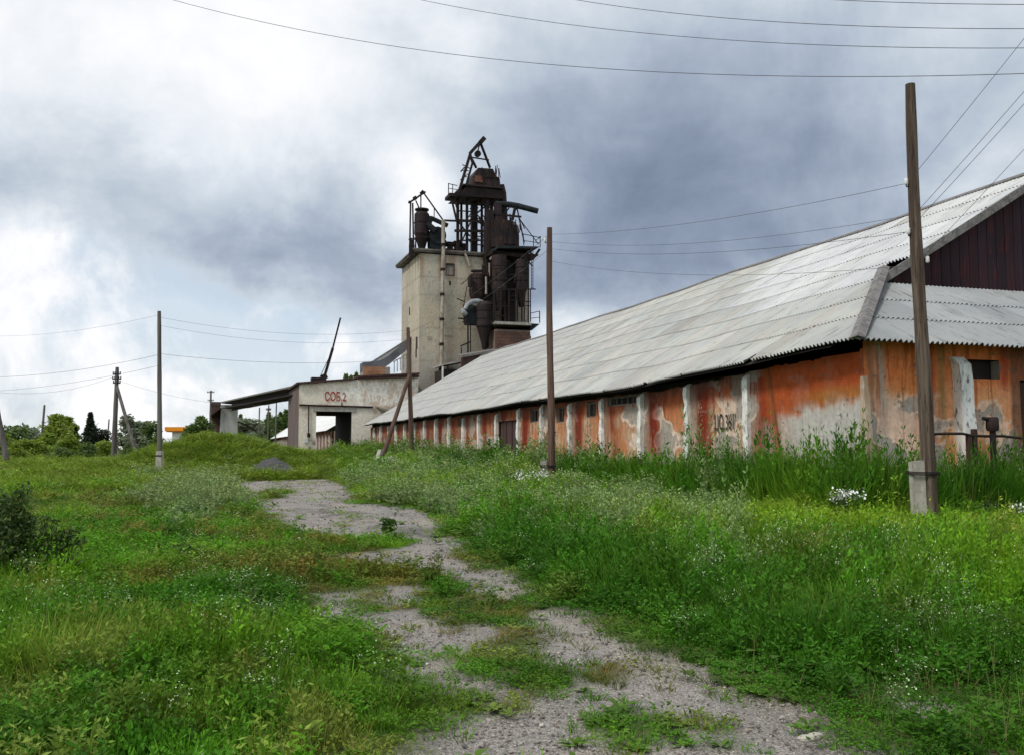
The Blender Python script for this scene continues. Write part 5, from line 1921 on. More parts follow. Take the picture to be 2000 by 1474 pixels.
    base = T.part('brick_base', core, mat_two('mortar', (0.2, 0.15, 0.12), (0.15, 0.11, 0.09), 3))
    base['label'] = 'square brown brick base under the dryer platform'
    bm_ = MB()
    z = GZ + 3.0
    row = 0
    while z + 0.28 < ztop:
        s = q0[0] + (0.0 if row % 2 else -0.3)
        while s < q1[0]:
            s0, s1 = max(s, q0[0]), min(s + 0.58, q1[0])
            if s1 - s0 > 0.05:
                j = random.uniform(0, 0.012)
                bm_.box((s0, 61.9 - j, z), (s1, 61.958, z + 0.27))
            s += 0.6
        z += 0.29
        row += 1
    o = T.part('bricks', bm_, M['brick_red'], base)
    o['kind'] = 'stuff'
    return


build_dryer()


def build_small_roofs():
    # lean-to between the warehouse end and the tower
    T = Thing('lean_to', 'low dark lean to roof between the warehouse ridge and the tower', 'shed', (9.5, 62.0, GZ))
    q0, q1 = P(901, 695, 61.2), P(1000, 679, 61.2)
    m_ = MB()
    m_.hexa([q0 + [0, 0, -0.1], q1 + [0, 0, -0.1], q1 + [0, 1.5, 0.1], q0 + [0, 1.5, 0.1], q0 + [0, 0, 0.05], q1 + [0, 0, 0.05], q1 + [0, 1.5, 0.25], q0 + [0, 1.5, 0.25]])
    T.part('roof', m_, M['fascia'])
    m_ = MB()
    m_.hexa([q0 + [0.1, 0.1, -4], q1 + [0, 0.1, -4], q1 + [0, 0.5, -4], q0 + [0.1, 0.5, -4], q0 + [0.1, 0.1, -0.12], q1 + [0, 0.1, -0.12], q1 + [0, 0.5, -0.12], q0 + [0.1, 0.5, -0.12]])
    T.part('wall', m_, M['wood_dark'])
    T = Thing('porch', 'dark open porch at the foot of the tower behind the roof edge', 'porch', (8.2, 63.0, GZ))
    q0, q1 = P(863, 712, 62.0), P(918, 702, 62.0)
    m_ = MB()
    m_.hexa([q0 + [0, 0, -0.08], q1 + [0, 0, -0.08], q1 + [0, 3.6, -0.08], q0 + [0, 3.6, -0.08], q0 + [0, 0, 0.08], q1 + [0, 0, 0.08], q1 + [0, 3.6, 0.08], q0 + [0, 3.6, 0.08]])
    T.part('roof', m_, M['concrete'])
    m_ = MB()
    m_.box((q0[0] + 0.25, 62.3, GZ), (q1[0] - 0.1, 65.6, q0[2] - 0.35))  # solid dark block stands in for the porch's unlit inside
    T.part('wall', m_, M['dark_gap'])
    for du in (0.1, 0.55):
        m_ = MB()
        m_.box((q0[0] + du - 0.06, 62.05, GZ), (q0[0] + du + 0.06, 62.17, q0[2] - 0.1))
        T.part('post', m_, M['white_paint'] if du < 0.3 else M['rust_dark'])
    # brick hut and inclined conveyor gallery over the gatehouse roof
    T = Thing('brick_hut', 'small orange brick hut on the gatehouse roof under the conveyor', 'hut', (-0.2, 69.5, 7.4))
    a_, c_ = P(709, 738, 69.0), P(762, 718, 69.0)
    core = MB()
    core.box((a_[0] + 0.03, 69.03, 7.2), (c_[0], 71.0, c_[2]))
    wl = T.part('wall', core, M['render_grey'])
    z, row = 7.5, 0
    while z < c_[2] - 0.1:
        s = a_[0] - (0.2 if row % 2 else 0)
        while s < c_[0] - 0.02:
            s0, s1 = max(s, a_[0]), min(s + 0.5, c_[0])
            m_ = MB()
            m_.box((s0, 69.0 - random.random() * 0.01, z), (s1 - 0.015, 69.028, z + 0.2))
            T.part('brick', m_, M['brick_orange'] if s0 < c_[0] - 0.9 else M['render_grey'], wl)
            s += 0.5
        z += 0.215
        row += 1
    T = Thing('conveyor_gallery', 'inclined grey conveyor gallery climbing from the hut to the tower', 'conveyor', P(712, 716, 69.2))
    m_ = MB()
    pts = [(709, 718), (740, 716), (758, 706), (800, 672)]
    for i in range(3):
        m_.hexa([P(*pts[i], 69.2) + [0, 0, -0.35], P(*pts[i + 1], 69.2) + [0, 0, -0.35], P(*pts[i + 1], 69.2) + [0, 1.8, -0.35], P(*pts[i], 69.2) + [0, 1.8, -0.35],
                 P(*pts[i], 69.2) + [0, 0, 0.5], P(*pts[i + 1], 69.2) + [0, 0, 0.5], P(*pts[i + 1], 69.2) + [0, 1.8, 0.5], P(*pts[i], 69.2) + [0, 1.8, 0.5]])
    T.part('casing', m_, mat_two('blue grey conveyor sheet', (0.10, 0.105, 0.125), (0.15, 0.155, 0.17), 1.0))
    m_ = MB()
    for (o, w_) in ((0.55, 0.18),):
        m_.hexa([P(728, 705, 69.3) + [0, 0, -0.12], P(804, 657, 69.3) + [0, 0, -0.12], P(804, 657, 69.3) + [0, 1.7, -0.12], P(728, 705, 69.3) + [0, 1.7, -0.12],
                 P(728, 705, 69.3), P(804, 657, 69.3), P(804, 657, 69.3) + [0, 1.7, 0.0], P(728, 705, 69.3) + [0, 1.7, 0.0]])
    T.part('roof', m_, M['fascia'])
    m_ = MB()
    m_.hexa([P(732, 712, 69.4), P(800, 671, 69.4), P(800, 671, 69.4) + [0, 0.05, 0], P(732, 712, 69.4) + [0, 0.05, 0],
             P(732, 705, 69.4), P(800, 661, 69.4), P(800, 661, 69.4) + [0, 0.05, 0], P(732, 705, 69.4) + [0, 0.05, 0]])
    T.part('window_band', m_, M['white_wall'])
    m_ = MB()
    for k in range(5):
        u = 770 + k * 6
        m_.beam(P(u, 728 - k * 2, 69.0), P(u, 706 - k * 4, 69.0), 0.07)
    m_.beam(P(768, 707, 69.0), P(798, 690, 69.0), 0.09)
    T.part('railing', m_, M['galv'])
    T = Thing('loader_boom', 'long thin dark boom leaning up from the gatehouse roof', 'boom', P(628, 742, 70.0))
    m_ = MB()
    m_.beam(P(633, 738, 70.0), P(650, 680, 70.0), 0.2, 0.24)
    m_.beam(P(650, 680, 70.0), P(665, 621, 70.0), 0.13, 0.15)
    T.part('jib', m_, M['rust_dark'])
    m_ = MB()
    a_ = P(623, 740, 70.0)
    m_.box((a_[0] - 0.7, 69.4, a_[2] - 0.5), (a_[0] + 0.6, 70.6, a_[2] + 0.12))
    m_.beam(P(628, 738, 70), P(638, 733, 70), 0.5)
    T.part('turntable', m_, M['rust_dark'])
    m_ = MB()
    m_.tube(P(624, 738, 70.0), P(650, 683, 70.0), 0.03, n=5)
    T.part('stay_wire', m_, M['rust_dark'])


build_small_roofs()


# ------------------------------------------------------------------ poles
def pole(name, label, u_b, u_t, v_top, Y, r0, r1, mat, stub=None, brace=None, group='wooden utility poles', stub_mat=None, cross=None, insul=None):
    top = at(u_t, v_top, Y)
    xb = (u_b - 1000) / FPX * Y * 1.003
    bz = float(terrain(np.array([xb]), np.array([Y]))[0])
    T = Thing(name, label, 'utility pole', (xb, Y, bz), 'W', group)
    m_ = MB()
    rings = []
    for k in range(11):
        f = k / 10
        c = np.array([xb, Y, bz - 0.3]) * (1 - f) + top * f
        c[0] += 0.02 * math.sin(3 * f * 2.2) * (Y < 40)
        rings.append((c, (r0 * (1 - f) + r1 * f) * (1 + 0.05 * math.sin(k * 2.3))))
    m_.lathe(rings, 12)
    T.part('pole', m_, mat, smooth=60)

    def pz(z):
        f = (z - bz + 0.3) / (top[2] - bz + 0.3)
        return np.array([xb, Y, bz - 0.3]) * (1 - f) + top * f
    if stub:
        du, h, w, dp = stub
        c = pz(bz)
        m_ = MB()
        x0 = c[0] + du
        sh = 0.03
        m_.hexa([(x0 - w / 2, Y - dp / 2, bz - 0.3), (x0 + w / 2, Y - dp / 2, bz - 0.3), (x0 + w / 2, Y + dp / 2, bz - 0.3), (x0 - w / 2, Y + dp / 2, bz - 0.3),
                 (x0 - w / 2 - sh, Y - dp / 2, bz + h - 0.02), (x0 + w / 2 - sh, Y - dp / 2, bz + h), (x0 + w / 2 - sh, Y + dp / 2, bz + h), (x0 - w / 2 - sh, Y + dp / 2, bz + h - 0.03)])
        me = m_.mesh('stub', T.base)
        bm = bmesh.new()
        bm.from_mesh(me)
        bmesh.ops.bevel(bm, geom=[e for e in bm.edges if e.calc_length() > 0.5], offset=0.025, segments=2, affect='EDGES')
        bm.to_mesh(me)
        bm.free()
        so = T.part('stub', me, stub_mat or M['stub'])
        for zf in (0.06, 0.78):
            for k in range(3):
                z = bz + h * zf + k * 0.022
                c = pz(z)
                xl, xr = x0 - w / 2 - 0.045, c[0] + r0 + 0.012
                yl, yr = Y - max(dp / 2, r0) - 0.012, Y + max(dp / 2, r0) + 0.012
                m_ = MB()
                pts = [(xl, yl, z), (xr, yl, z - 0.01), (xr, yr, z), (xl, yr, z + 0.01)]
                for i in range(4):
                    m_.tube(pts[i], pts[(i + 1) % 4], 0.009, n=5)
                T.part('tie_wire', m_, M['rust_dark'])
    if brace:
        (ub, Yb, vt, r_, stubk) = brace
        p1 = pz(at(u_t, vt, Y)[2])
        xbb = (ub - 1000) / FPX * Yb * 1.003
        p0 = np.array([xbb, Yb, float(terrain(np.array([xbb]), np.array([Yb]))[0]) - 0.2])
        m_ = MB()
        m_.tube(p0 if not stubk else p0 + (p1 - p0) * 0.16, p1, r_, r_ * 0.8, n=10)
        bo = T.part('brace', m_, mat, smooth=60)
        if stubk:
            m_ = MB()
            d = (p1 - p0)
            m_.beam(p0 + [-0.16, -0.12, 0], p0 + d * 0.24 + [-0.16, -0.12, 0], 0.24, 0.28)
            T.part('brace_stub', m_, M['stub'], bo)
    for (u, v, side) in (insul or []):
        c = pz(at(u, v, Y)[2])
        m_ = MB()
        e = c + np.array([side * (r0 + 0.02), -0.03, 0])
        m_.lathe([(e + [0, 0, -0.05], 0.02), (e + [0, 0, -0.02], 0.038), (e + [0, 0, 0.01], 0.03), (e + [0, 0, 0.045], 0.036), (e + [0, 0, 0.07], 0.02)], 10)
        io = T.part('insulator', m_, M['porcelain'], smooth=50)
        m_ = MB()
        m_.tube(c + [0, 0, -0.09], e + [0, 0, -0.08], 0.012, n=6)
        m_.tube(e + [0, 0, -0.08], e + [0, 0, -0.03], 0.012, n=6)
        T.part('hook', m_, M['rust_dark'], io)
    for (v, wpx) in (cross or []):
        c = at(u_t, v, Y)
        k = Y / FPX
        m_ = MB()
        m_.beam(c + [-wpx / 2 * k, -0.1, 0], c + [wpx / 2 * k, -0.1, 0], 0.1)
        for e in (-1, -0.5, 0.5, 1):
            m_.tube(c + [e * wpx / 2 * k * 0.92, -0.1, 0], c + [e * wpx / 2 * k * 0.92, -0.1, 0.22], 0.05, n=6)
        T.part('crossarm', m_, M['rust_dark'])
    return T


pole('utility_pole', 'tall bare weathered pole in front of the orange corner with a concrete stub', 1807, 1777, 165, 16.5, 0.138, 0.088, M['wood_pole'],
     stub=(-0.165, 1.12, 0.235, 0.2), insul=[(1779, 357, -1), (1784, 453, -1), (1805, 509, 1)])
pole('utility_pole', 'reddish brown pole standing before the middle of the long wall', 1076, 1073, 445, 29.0, 0.12, 0.085, M['wood_pole_red'], stub=(-0.2, 0.9, 0.2, 0.2), insul=[(1073, 470, -1)])
pole('utility_pole', 'dark pole with a leaning brace on a concrete foot near the gatehouse', 807, 797, 640, 52.7, 0.15, 0.10, M['wood_pole_red'], brace=(737, 50.5, 732, 0.13, True))
pole('utility_pole', 'slender grey pole with a pale stub standing on the grassy mound', 318, 311, 608, 46.0, 0.13, 0.09, M['wood_grey'], stub=(0.0, 1.15, 0.3, 0.34))
pole('utility_pole', 'dark braced pole with wire brackets left of the mound', 227, 229, 717, 78.0, 0.24, 0.14, M['wood_grey'], brace=(277, 76.0, 752, 0.16, False), cross=[(731, 15), (740, 17), (748, 14)])
pole('utility_pole', 'thick pale pole leaning in at the left edge of the view', 24, -22, 720, 62.0, 0.2, 0.16, M['wood_grey'])
pole('utility_pole', 'short thin grey pole among the yellow green shrubs', 84, 87, 790, 95.0, 0.13, 0.1, M['wood_grey'])
pole('utility_pole', 'thin distant pole just left of the dark braced pole', 213, 213, 818, 120.0, 0.1, 0.08, M['wood_grey'])
pole('utility_pole', 'distant cross armed pole above the dark brick shaft', 413, 412, 762, 150.0, 0.2, 0.14, M['wood_grey'], cross=[(766, 14), (782, 12)])
for i, (u, v, lab) in enumerate(((507, 795, 'thin far pole left of the cross armed one seen under the gallery'), (525, 790, 'far pole with a small crossarm seen under the loading gallery'),
                                 (540, 786, 'thin far pole right of the cross armed one seen under the gallery'))):
    pole('utility_pole', lab, u, u, v, 118.0, 0.1, 0.08, M['wood_grey'], cross=[(800, 9)] if i == 1 else None, group='thin poles beyond the gallery')


# ------------------------------------------------------------------ wires
def wire(label, pts, r, sag, group, nseg=28):
    p, q = np.asarray(pts[0], float), np.asarray(pts[1], float)
    rings = []
    for k in range(nseg + 1):
        f = k / nseg
        c = p * (1 - f) + q * f - np.array([0, 0, sag * 4 * f * (1 - f)])
        rings.append((c, r))
    m_ = MB()
    m_.lathe(rings, 5)
    me = m_.mesh('power_line', p, 80)
    me.materials.append(M['wire'])
    o = bpy.data.objects.new('power_line', me)
    COL.objects.link(o)
    o.location = p
    tag(o, label, 'wire', group)


def wire3(label, A, Bm, C, r, group, nseg=40):
    """a hanging wire through three measured points"""
    A, Bm, C = (np.asarray(x, float) for x in (A, Bm, C))
    L1, L2 = np.linalg.norm((Bm - A)[:2]), np.linalg.norm((C - Bm)[:2])
    fm = L1 / (L1 + L2)
    rings = []
    for k in range(nseg + 1):
        f = k / nseg
        a = (f - fm) * (f - 1) / (fm)
        b = f * (f - 1) / (fm * (fm - 1))
        c = f * (f - fm) / (1 - fm)
        rings.append((A * a + Bm * b + C * c, r))
    m_ = MB()
    m_.lathe(rings, 5)
    me = m_.mesh('power_line', A, 80)
    me.materials.append(M['wire'])
    o = bpy.data.objects.new('power_line', me)
    COL.objects.link(o)
    o.location = A
    tag(o, label, 'wire', group)


G_OVER = 'overhead wires crossing the top of the sky'
wire3('lowest long wire sagging across the whole sky over the tall pole', at(150, -58, 34), at(1250, 139, 24), at(2150, 138, 19), 0.0085, G_OVER)
wire3('second long wire of the four sagging across the sky', at(700, -28, 30), at(1400, 77, 23), at(2150, 92, 18.5), 0.008, G_OVER)
wire3('third long wire of the four, above the second', at(1000, -24, 28), at(1500, 42, 22), at(2150, 55, 18), 0.008, G_OVER)
wire3('topmost wire just grazing the upper right corner of the sky', at(1450, -12, 25), at(1750, 5, 21), at(2150, 9, 17.5), 0.008, G_OVER)
G_UP = 'wires rising right from the tall pole'
p1 = 16.5
wire('upper wire rising steeply right from the tall weathered pole', (at(1791, 335, p1), at(2300, -311, 13)), 0.0048, 0.05, G_UP)
wire('left wire of the close pair rising right from the tall pole', (at(1794, 411, p1), at(2300, -173, 13)), 0.0048, 0.05, G_UP)
wire('right wire of the close pair rising right from the tall pole', (at(1795, 428, p1), at(2300, -140, 13)), 0.0048, 0.05, G_UP)
wire('lowest wire rising right across the red gable to the edge', (at(1799, 506, p1), at(2300, -42, 13)), 0.0042, 0.05, G_UP)
G_ROW = 'wires along the row of poles by the warehouse'
wire('top wire between the tall pole and the reddish pole', (at(1778, 357, p1), at(1074, 458, 29)), 0.0048, 0.22, G_ROW)
wire('middle wire between the tall pole and the reddish pole', (at(1781, 452, p1), at(1074, 486, 29)), 0.0048, 0.28, G_ROW)
wire('lower wire between the tall pole and the reddish pole crossing the roof', (at(1784, 420, p1), at(1074, 472, 29)), 0.0042, 0.3, G_ROW)
wire('lowest wire between the two poles lying across the grey roof', (at(1790, 518, p1), at(1074, 510, 29)), 0.0042, 0.3, G_ROW)
wire('top wire between the reddish pole and the braced pole', (at(1073, 458, 29), at(798, 650, 52.7)), 0.0060, 0.3, G_ROW)
wire('lower wire between the reddish pole and the braced pole', (at(1073, 486, 29), at(799, 668, 52.7)), 0.0060, 0.3, G_ROW)
G_LEFT = 'thin wires fanning out around the mound pole'
wire('wire from the mound pole down to the left edge at mid height', (at(313, 692, 46), at(-60, 737, 52)), 0.0078, 0.3, G_LEFT)
wire('wire from the mound pole past the braced pole to the left', (at(313, 713, 46), at(-60, 765, 60)), 0.0072, 0.3, G_LEFT)
wire('wire from the mound pole to the braced pole by the gatehouse', (at(313, 691, 46), at(800, 700, 52.7)), 0.0078, 0.35, G_LEFT)
wire('upper wire from the mound pole towards the tower', (at(313, 620, 46), at(797, 645, 52.7)), 0.0060, 0.5, G_LEFT)
wire('middle wire from the mound pole towards the tower', (at(313, 636, 46), at(797, 662, 52.7)), 0.0060, 0.5, G_LEFT)
wire('uppermost wire from the mound pole to the left edge', (at(311, 615, 46), at(-60, 655, 60)), 0.0054, 0.4, G_LEFT)
wire('wire from the dark braced pole to the left edge', (at(229, 733, 78), at(-60, 757, 70)), 0.0090, 0.9, G_LEFT)
wire('sagging wire between the dark braced pole and the mound pole', (at(229, 742, 78), at(520, 790, 80)), 0.0084, 0.6, G_LEFT)


# ------------------------------------------------------------------ orange canopy, heap, pipe, stone
def build_small_things():
    T = Thing('canopy_kiosk', 'bright orange flat canopy on a pale kiosk beyond the mound', 'kiosk', (at(347, 860, 150)[0], 150.0, 0.9), 'W')
    m_ = MB()
    a_, c_ = at(326, 841, 150), at(368, 832, 150)
    m_.box((a_[0], 149, a_[2]), (c_[0], 153, c_[2] - 0.1))
    T.part('roof', m_, M['orange_sheet'])
    m_ = MB()
    m_.box((a_[0] + 0.2, 149.1, a_[2] - 0.16), (c_[0] - 0.1, 153, a_[2] - 0.003))
    T.part('fascia', m_, mat_two('deep orange fascia', (0.55, 0.2, 0.02), (0.5, 0.17, 0.015), 1))
    m_ = MB()
    m_.box((a_[0] + 1.0, 149.6, 0.6), (c_[0] - 0.5, 152.6, a_[2] - 0.165))
    T.part('wall', m_, M['white_wall'])
    # heap of grey gravel
    me = bpy.data.meshes.new('gravel_heap')
    n = 60
    gx, gy = np.meshgrid(np.linspace(-2.0, 2.0, n), np.linspace(-1.8, 1.8, n))
    cx, cy = -12.75, 50.5
    h = 0.85 * np.clip(1.05 - np.hypot(gx / 1.45 + 0.12 * np.sin(gy * 3), gy / 1.3) ** 1.3, -0.3, 1) + (fbm(gx * 3, gy * 3, 701, 4) - 0.5) * 0.25 + (fbm(gx * 12, gy * 12, 702, 3) - 0.5) * 0.12
    h += 0.25 * np.exp(-(((gx + 1.1) / 0.4) ** 2 + ((gy + 0.6) / 0.5) ** 2))
    zt = terrain(gx + cx, gy + cy)
    base = float(terrain(np.array([cx]), np.array([cy]))[0])
    V = np.stack([gx, gy, zt - base + h - 0.05], -1).reshape(-1, 3)
    idx = np.arange(n * n).reshape(n, n)
    F = np.stack([idx[:-1, :-1], idx[:-1, 1:], idx[1:, 1:], idx[1:, :-1]], -1).reshape(-1, 4)
    me.from_pydata(V.tolist(), [], F.tolist())
    me.polygons.foreach_set('use_smooth', [True] * len(me.polygons))
    me.materials.append(M['gravel_heap'])
    o = bpy.data.objects.new('gravel_heap', me)
    COL.objects.link(o)
    o.location = (cx, cy, base)
    tag(o, 'low heap of dark grey gravel at the end of the track', 'gravel heap')
    # pale stone on the track
    for (u, v, sx, lab) in ((1583, 1444, 0.055, 'flat pale stone lying on the gravel at the lower right'),):
        g = gpt(u, v)
        bm = bmesh.new()
        bmesh.ops.create_icosphere(bm, subdivisions=4, radius=1)
        for vv in bm.verts:
            c = vv.co
            k = 1 + 0.35 * (float(fbm(np.array([c.x * 1.4 + 5]), np.array([c.y * 1.4 + c.z * 1.1]), 711, 4)[0]) - 0.5) * 2
            c *= k
            c.z = max(c.z, -0.35)
            c.x *= sx * 1.25
            c.y *= sx * 0.7
            c.z *= sx * (0.34 + 0.12 * (c.x > 0))
        me = bpy.data.meshes.new('stone')
        bm.to_mesh(me)
        bm.free()
        me.polygons.foreach_set('use_smooth', [True] * len(me.polygons))
        me.materials.append(M['stone'])
        o = bpy.data.objects.new('stone', me)
        COL.objects.link(o)
        o.location = (g[0], g[1], float(terrain(g[:1], g[1:2])[0]) + 0.015)
        o.rotation_euler = (0.1, -0.06, 0.15)
        tag(o, lab, 'stone')
    # rusty pipe with a valve by the end wall
    T = Thing('rusty_pipe', 'thin rusty pipe run on short posts in front of the end wall', 'pipe', (2.6, -0.75, 0.25))
    m_ = MB()
    pts = [onT(1822, 847, -0.75), onT(1850, 846, -0.75), onT(1880, 846, -0.75), onT(1898, 850, -0.75), onT(1925, 851, -0.75), onT(1960, 851, -0.75), onT(1995, 855, -0.75)]
    m_.lathe([(p, 0.028) for p in pts], 8)
    T.part('pipe', m_, M['rust_dark'], smooth=50)
    for u in (1892, 1902):
        m_ = MB()
        a_ = onT(u, 837 if u > 1895 else 850, -0.72)
        m_.beam(a_, (a_[0], a_[1], 0.1), 0.09)
        T.part('post', m_, M['wood_dark'])
    T2 = Thing('valve_box', 'rusty valve housing on a post in front of the orange end wall', 'valve', onT(1938, 900, -0.8))
    a_ = onT(1938, 826, -0.8)
    m_ = MB()
    m_.lathe([(a_ + [0, 0, -0.16], 0.10), (a_ + [0, 0, -0.1], 0.13), (a_ + [0, 0, 0.1], 0.125), (a_ + [0, 0, 0.13], 0.1)], 10)
    T2.part('housing', m_, M['rust'], smooth=40)
    m_ = MB()
    m_.tube(a_ + [0, 0, -0.16], (a_[0], a_[1], 0.1), 0.06, 0.06, 8)
    T2.part('post', m_, M['rust_dark'])
    m_ = MB()
    m_.tube(a_ + [-0.1, 0, 0.08], a_ + [-0.24, 0, 0.1], 0.04, n=8)
    T2.part('spout', m_, M['rust_dark'])


build_small_things()
# ------------------------------------------------------------------ trees and bushes
def leaf_cards(pts, size, n_per=1, flat=0.5, seed=1):
    r = np.random.default_rng(seed)
    N = len(pts)
    a = r.normal(size=(N, 3))
    a /= np.linalg.norm(a, axis=1)[:, None]
    b = np.cross(a, r.normal(size=(N, 3)))
    b /= np.linalg.norm(b, axis=1)[:, None]
    s = size * (0.6 + 0.8 * r.random(N))[:, None]
    a, b = a * s, b * s * flat
    V = np.stack([pts - a, pts + b * 0.8 - a * 0.1, pts + a, pts - b * 0.8 + a * 0.1], 1).reshape(-1, 3)
    F = np.arange(4 * N).reshape(N, 4)
    return V, F


def crown_mesh(kind, seed, W=1.0, H=1.0, n=1500, leaf=0.1, lumps=9, lr=1.0):
    """crown of unit height: leaf cards in lumps spread through the volume"""
    r = np.random.default_rng(seed)
    P_ = []
    if kind == 'fir':
        k = n
        z = r.random(k) ** 0.8
        tier = np.abs(((z * 9) % 1) - 0.15)
        rad = W * (1.02 - z) * (0.55 + 0.55 * (1 - tier)) * (0.35 + 0.65 * r.random(k) ** 0.5)
        an = r.random(k) * 2 * np.pi
        rad *= 0.85 + 0.3 * np.sin(an * 3 + seed + z * 5)
        P_ = np.stack([rad * np.cos(an), rad * np.sin(an), z * H - rad * 0.25], 1)
    else:
        cs = []
        for i in range(lumps):
            z = r.random()
            prof = math.sin(math.pi * min(1, (0.12 + 0.88 * z)) ** (0.8 if kind == 'round' else 1.0)) ** 0.7
            an = r.random() * 6.28
            rr = W * prof * r.random() ** 0.6 * 0.75
            cs.append((rr * math.cos(an), rr * math.sin(an), z * H * 0.86 + 0.06, (0.16 + 0.16 * r.random()) * (0.6 + 0.6 * prof) * lr))
        cs = np.array(cs)
        ci = r.integers(0, lumps, n)
        dv = r.normal(size=(n, 3))
        dv /= np.linalg.norm(dv, axis=1)[:, None]
        dv *= (r.random(n) ** 0.4)[:, None]
        P_ = cs[ci, :3] + dv * cs[ci, 3][:, None] * np.array([W * 2.0, W * 2.0, 0.85 * H])
        P_[:, 2] = np.abs(P_[:, 2])
    V, F = leaf_cards(np.asarray(P_), leaf, seed=seed + 5, flat=0.6)
    me = bpy.data.meshes.new('crown')
    me.from_pydata(V.tolist(), [], F.tolist())
    return me


def trunk_mesh(seed, H=1.0, r=0.03, limbs=6):
    rr = random.Random(seed)
    m_ = MB()
    x = y = 0.0
    rings = []
    for k in range(6):
        f = k / 5
        rings.append(((x, y, f * H * 0.8 - 0.03), r * (1 - 0.75 * f)))
        x += rr.uniform(-0.02, 0.02)
        y += rr.uniform(-0.02, 0.02)
    m_.lathe(rings, 6)
    for k in range(limbs):
        f = rr.uniform(0.25, 0.75)
        a = rr.uniform(0, 6.28)
        p = np.array([0, 0, f * H * 0.8])
        L = rr.uniform(0.15, 0.3)
        q = p + np.array([math.cos(a) * L, math.sin(a) * L, L * 0.8])
        m_.tube(p, q, r * 0.4, r * 0.12, 5)
    return m_.mesh('trunk', (0, 0, 0), 60)


CR = {}
for i in range(3):
    CR['round', i] = crown_mesh('round', 20 + i, 0.42, 1.0, 1700, 0.05, 13)
    CR['tall', i] = crown_mesh('tall', 40 + i, 0.23, 1.0, 1500, 0.042, 13)
    CR['fir', i] = crown_mesh('fir', 60 + i, 0.26, 1.0, 1500, 0.045)
TRK = [trunk_mesh(i) for i in range(3)]
MESHCACHE = {}


def tree(u, v_top, Y, kind, mat, label, wscale=1.0, group=None, z0=None, var=None):
    top = at(u, v_top, Y)
    x = top[0]
    bz = float(terrain(np.array([x]), np.array([float(Y)]))[0]) if z0 is None else z0
    H = top[2] - bz
    T = Thing('tree' if kind != 'fir' else 'fir_tree', label, 'tree', (x, Y, bz), 'W', group)
    i = random.randrange(3) if var is None else var
    key = (kind, i, mat)
    if key not in MESHCACHE:
        me = CR[kind, i].copy()
        me.materials.append(M[mat])
        MESHCACHE[key] = me
    o = bpy.data.objects.new('crown', MESHCACHE[key])
    COL.objects.link(o)
    o.parent = T.o
    o.scale = (H * wscale, H * wscale, H * (0.9 if kind != 'fir' else 0.97))
    o.location = (0, 0, H * (0.1 if kind != 'fir' else 0.03))
    o.rotation_euler = (0, 0, random.uniform(0, 6.28))
    if not TRK[i].materials:
        TRK[i].materials.append(M['bark'])
    o2 = bpy.data.objects.new('trunk', TRK[i])
    COL.objects.link(o2)
    o2.parent = T.o
    o2.scale = (H, H, H)
    return T


GL = 'trees and shrubs along the left skyline'
tree(30, 822, 105, 'round', 'leaf_mid', 'pale bushy tree right of the leaning pole at the left edge', 1.2, GL)
tree(62, 826, 118, 'round', 'leaf_grey', 'greyish bushy tree behind the short thin pole', 1.1, GL)
tree(110, 811, 110, 'round', 'leaf_yellow', 'taller of the two light green trees right of the short thin pole', 1.15, GL)
tree(132, 815, 115, 'round', 'leaf_yellow', 'light green tree tucked between its taller neighbour and the dark fir', 1.0, GL)
tree(148, 834, 112, 'fir', 'leaf_dark', 'small dark fir left of the big dark fir', 1.2, GL)
tree(177, 806, 104, 'fir', 'leaf_dark', 'big dark blue green fir left of the braced pole', 1.25, GL)
tree(196, 830, 108, 'round', 'leaf_dark', 'dark lump of a tree leaning on the big fir', 0.8, GL)
tree(246, 812, 122, 'tall', 'leaf_grey', 'grey green poplar just right of the dark braced pole', 1.3, GL)
tree(276, 808, 124, 'tall', 'leaf_grey', 'tallest grey green poplar between the brace and the mound pole', 1.4, GL)
tree(295, 818, 120, 'tall', 'leaf_mid', 'narrow green poplar close left of the mound pole', 1.3, GL)
tree(262, 838, 112, 'round', 'leaf_grey', 'low bushy grey tree under the leaning brace', 1.2, GL)
tree(308, 845, 108, 'round', 'leaf_mid', 'low green bush tree behind the foot of the mound pole', 1.0, GL)
tree(392, 812, 96, 'round', 'leaf_mid', 'bright green tree left of the dark brick shaft', 1.1, GL)
tree(376, 828, 100, 'tall', 'leaf_mid', 'narrow tree right of the orange canopy', 1.3, GL)
tree(404, 835, 92, 'round', 'leaf_yellow', 'light green bush at the foot of the dark brick shaft', 1.2, GL)
GS = 'yellow green shrubs in front of the skyline trees'
for (u, v, Y, w, mat, lab) in ((8, 848, 84, 1.7, 'leaf_yellow', 'yellow green shrub at the very left edge'), (55, 852, 82, 1.6, 'leaf_yellow', 'yellow green shrub below the leaning pole'),
                               (95, 846, 86, 1.7, 'leaf_yellow', 'wide yellow green shrub around the short thin pole'), (135, 850, 80, 1.5, 'leaf_yellow', 'yellow green shrub left of the dark fir'),
                               (205, 855, 84, 1.4, 'leaf_yellow', 'small yellow shrub left of the dark braced pole'), (170, 862, 78, 1.5, 'leaf_mid', 'dark green shrub at the foot of the big fir'),
                               (30, 866, 74, 1.6, 'leaf_yellow', 'low yellow green shrub nearest at the left edge'), (118, 868, 72, 1.7, 'leaf_mid', 'low green shrub below the light green trees'),
                               (250, 868, 84, 1.4, 'leaf_mid', 'low green shrub at the foot of the braced pole')):
    tree(u, v, Y, 'round', mat, lab, w, GS)
GB = 'tall trees seen under the loading gallery'
tree(470, 810, 175, 'fir', 'leaf_mid', 'narrow conifer beside the pale panel tower', 1.2, GB)
tree(483, 803, 170, 'tall', 'leaf_grey', 'broad grey green poplar right of the pale panel tower', 2.0, GB)
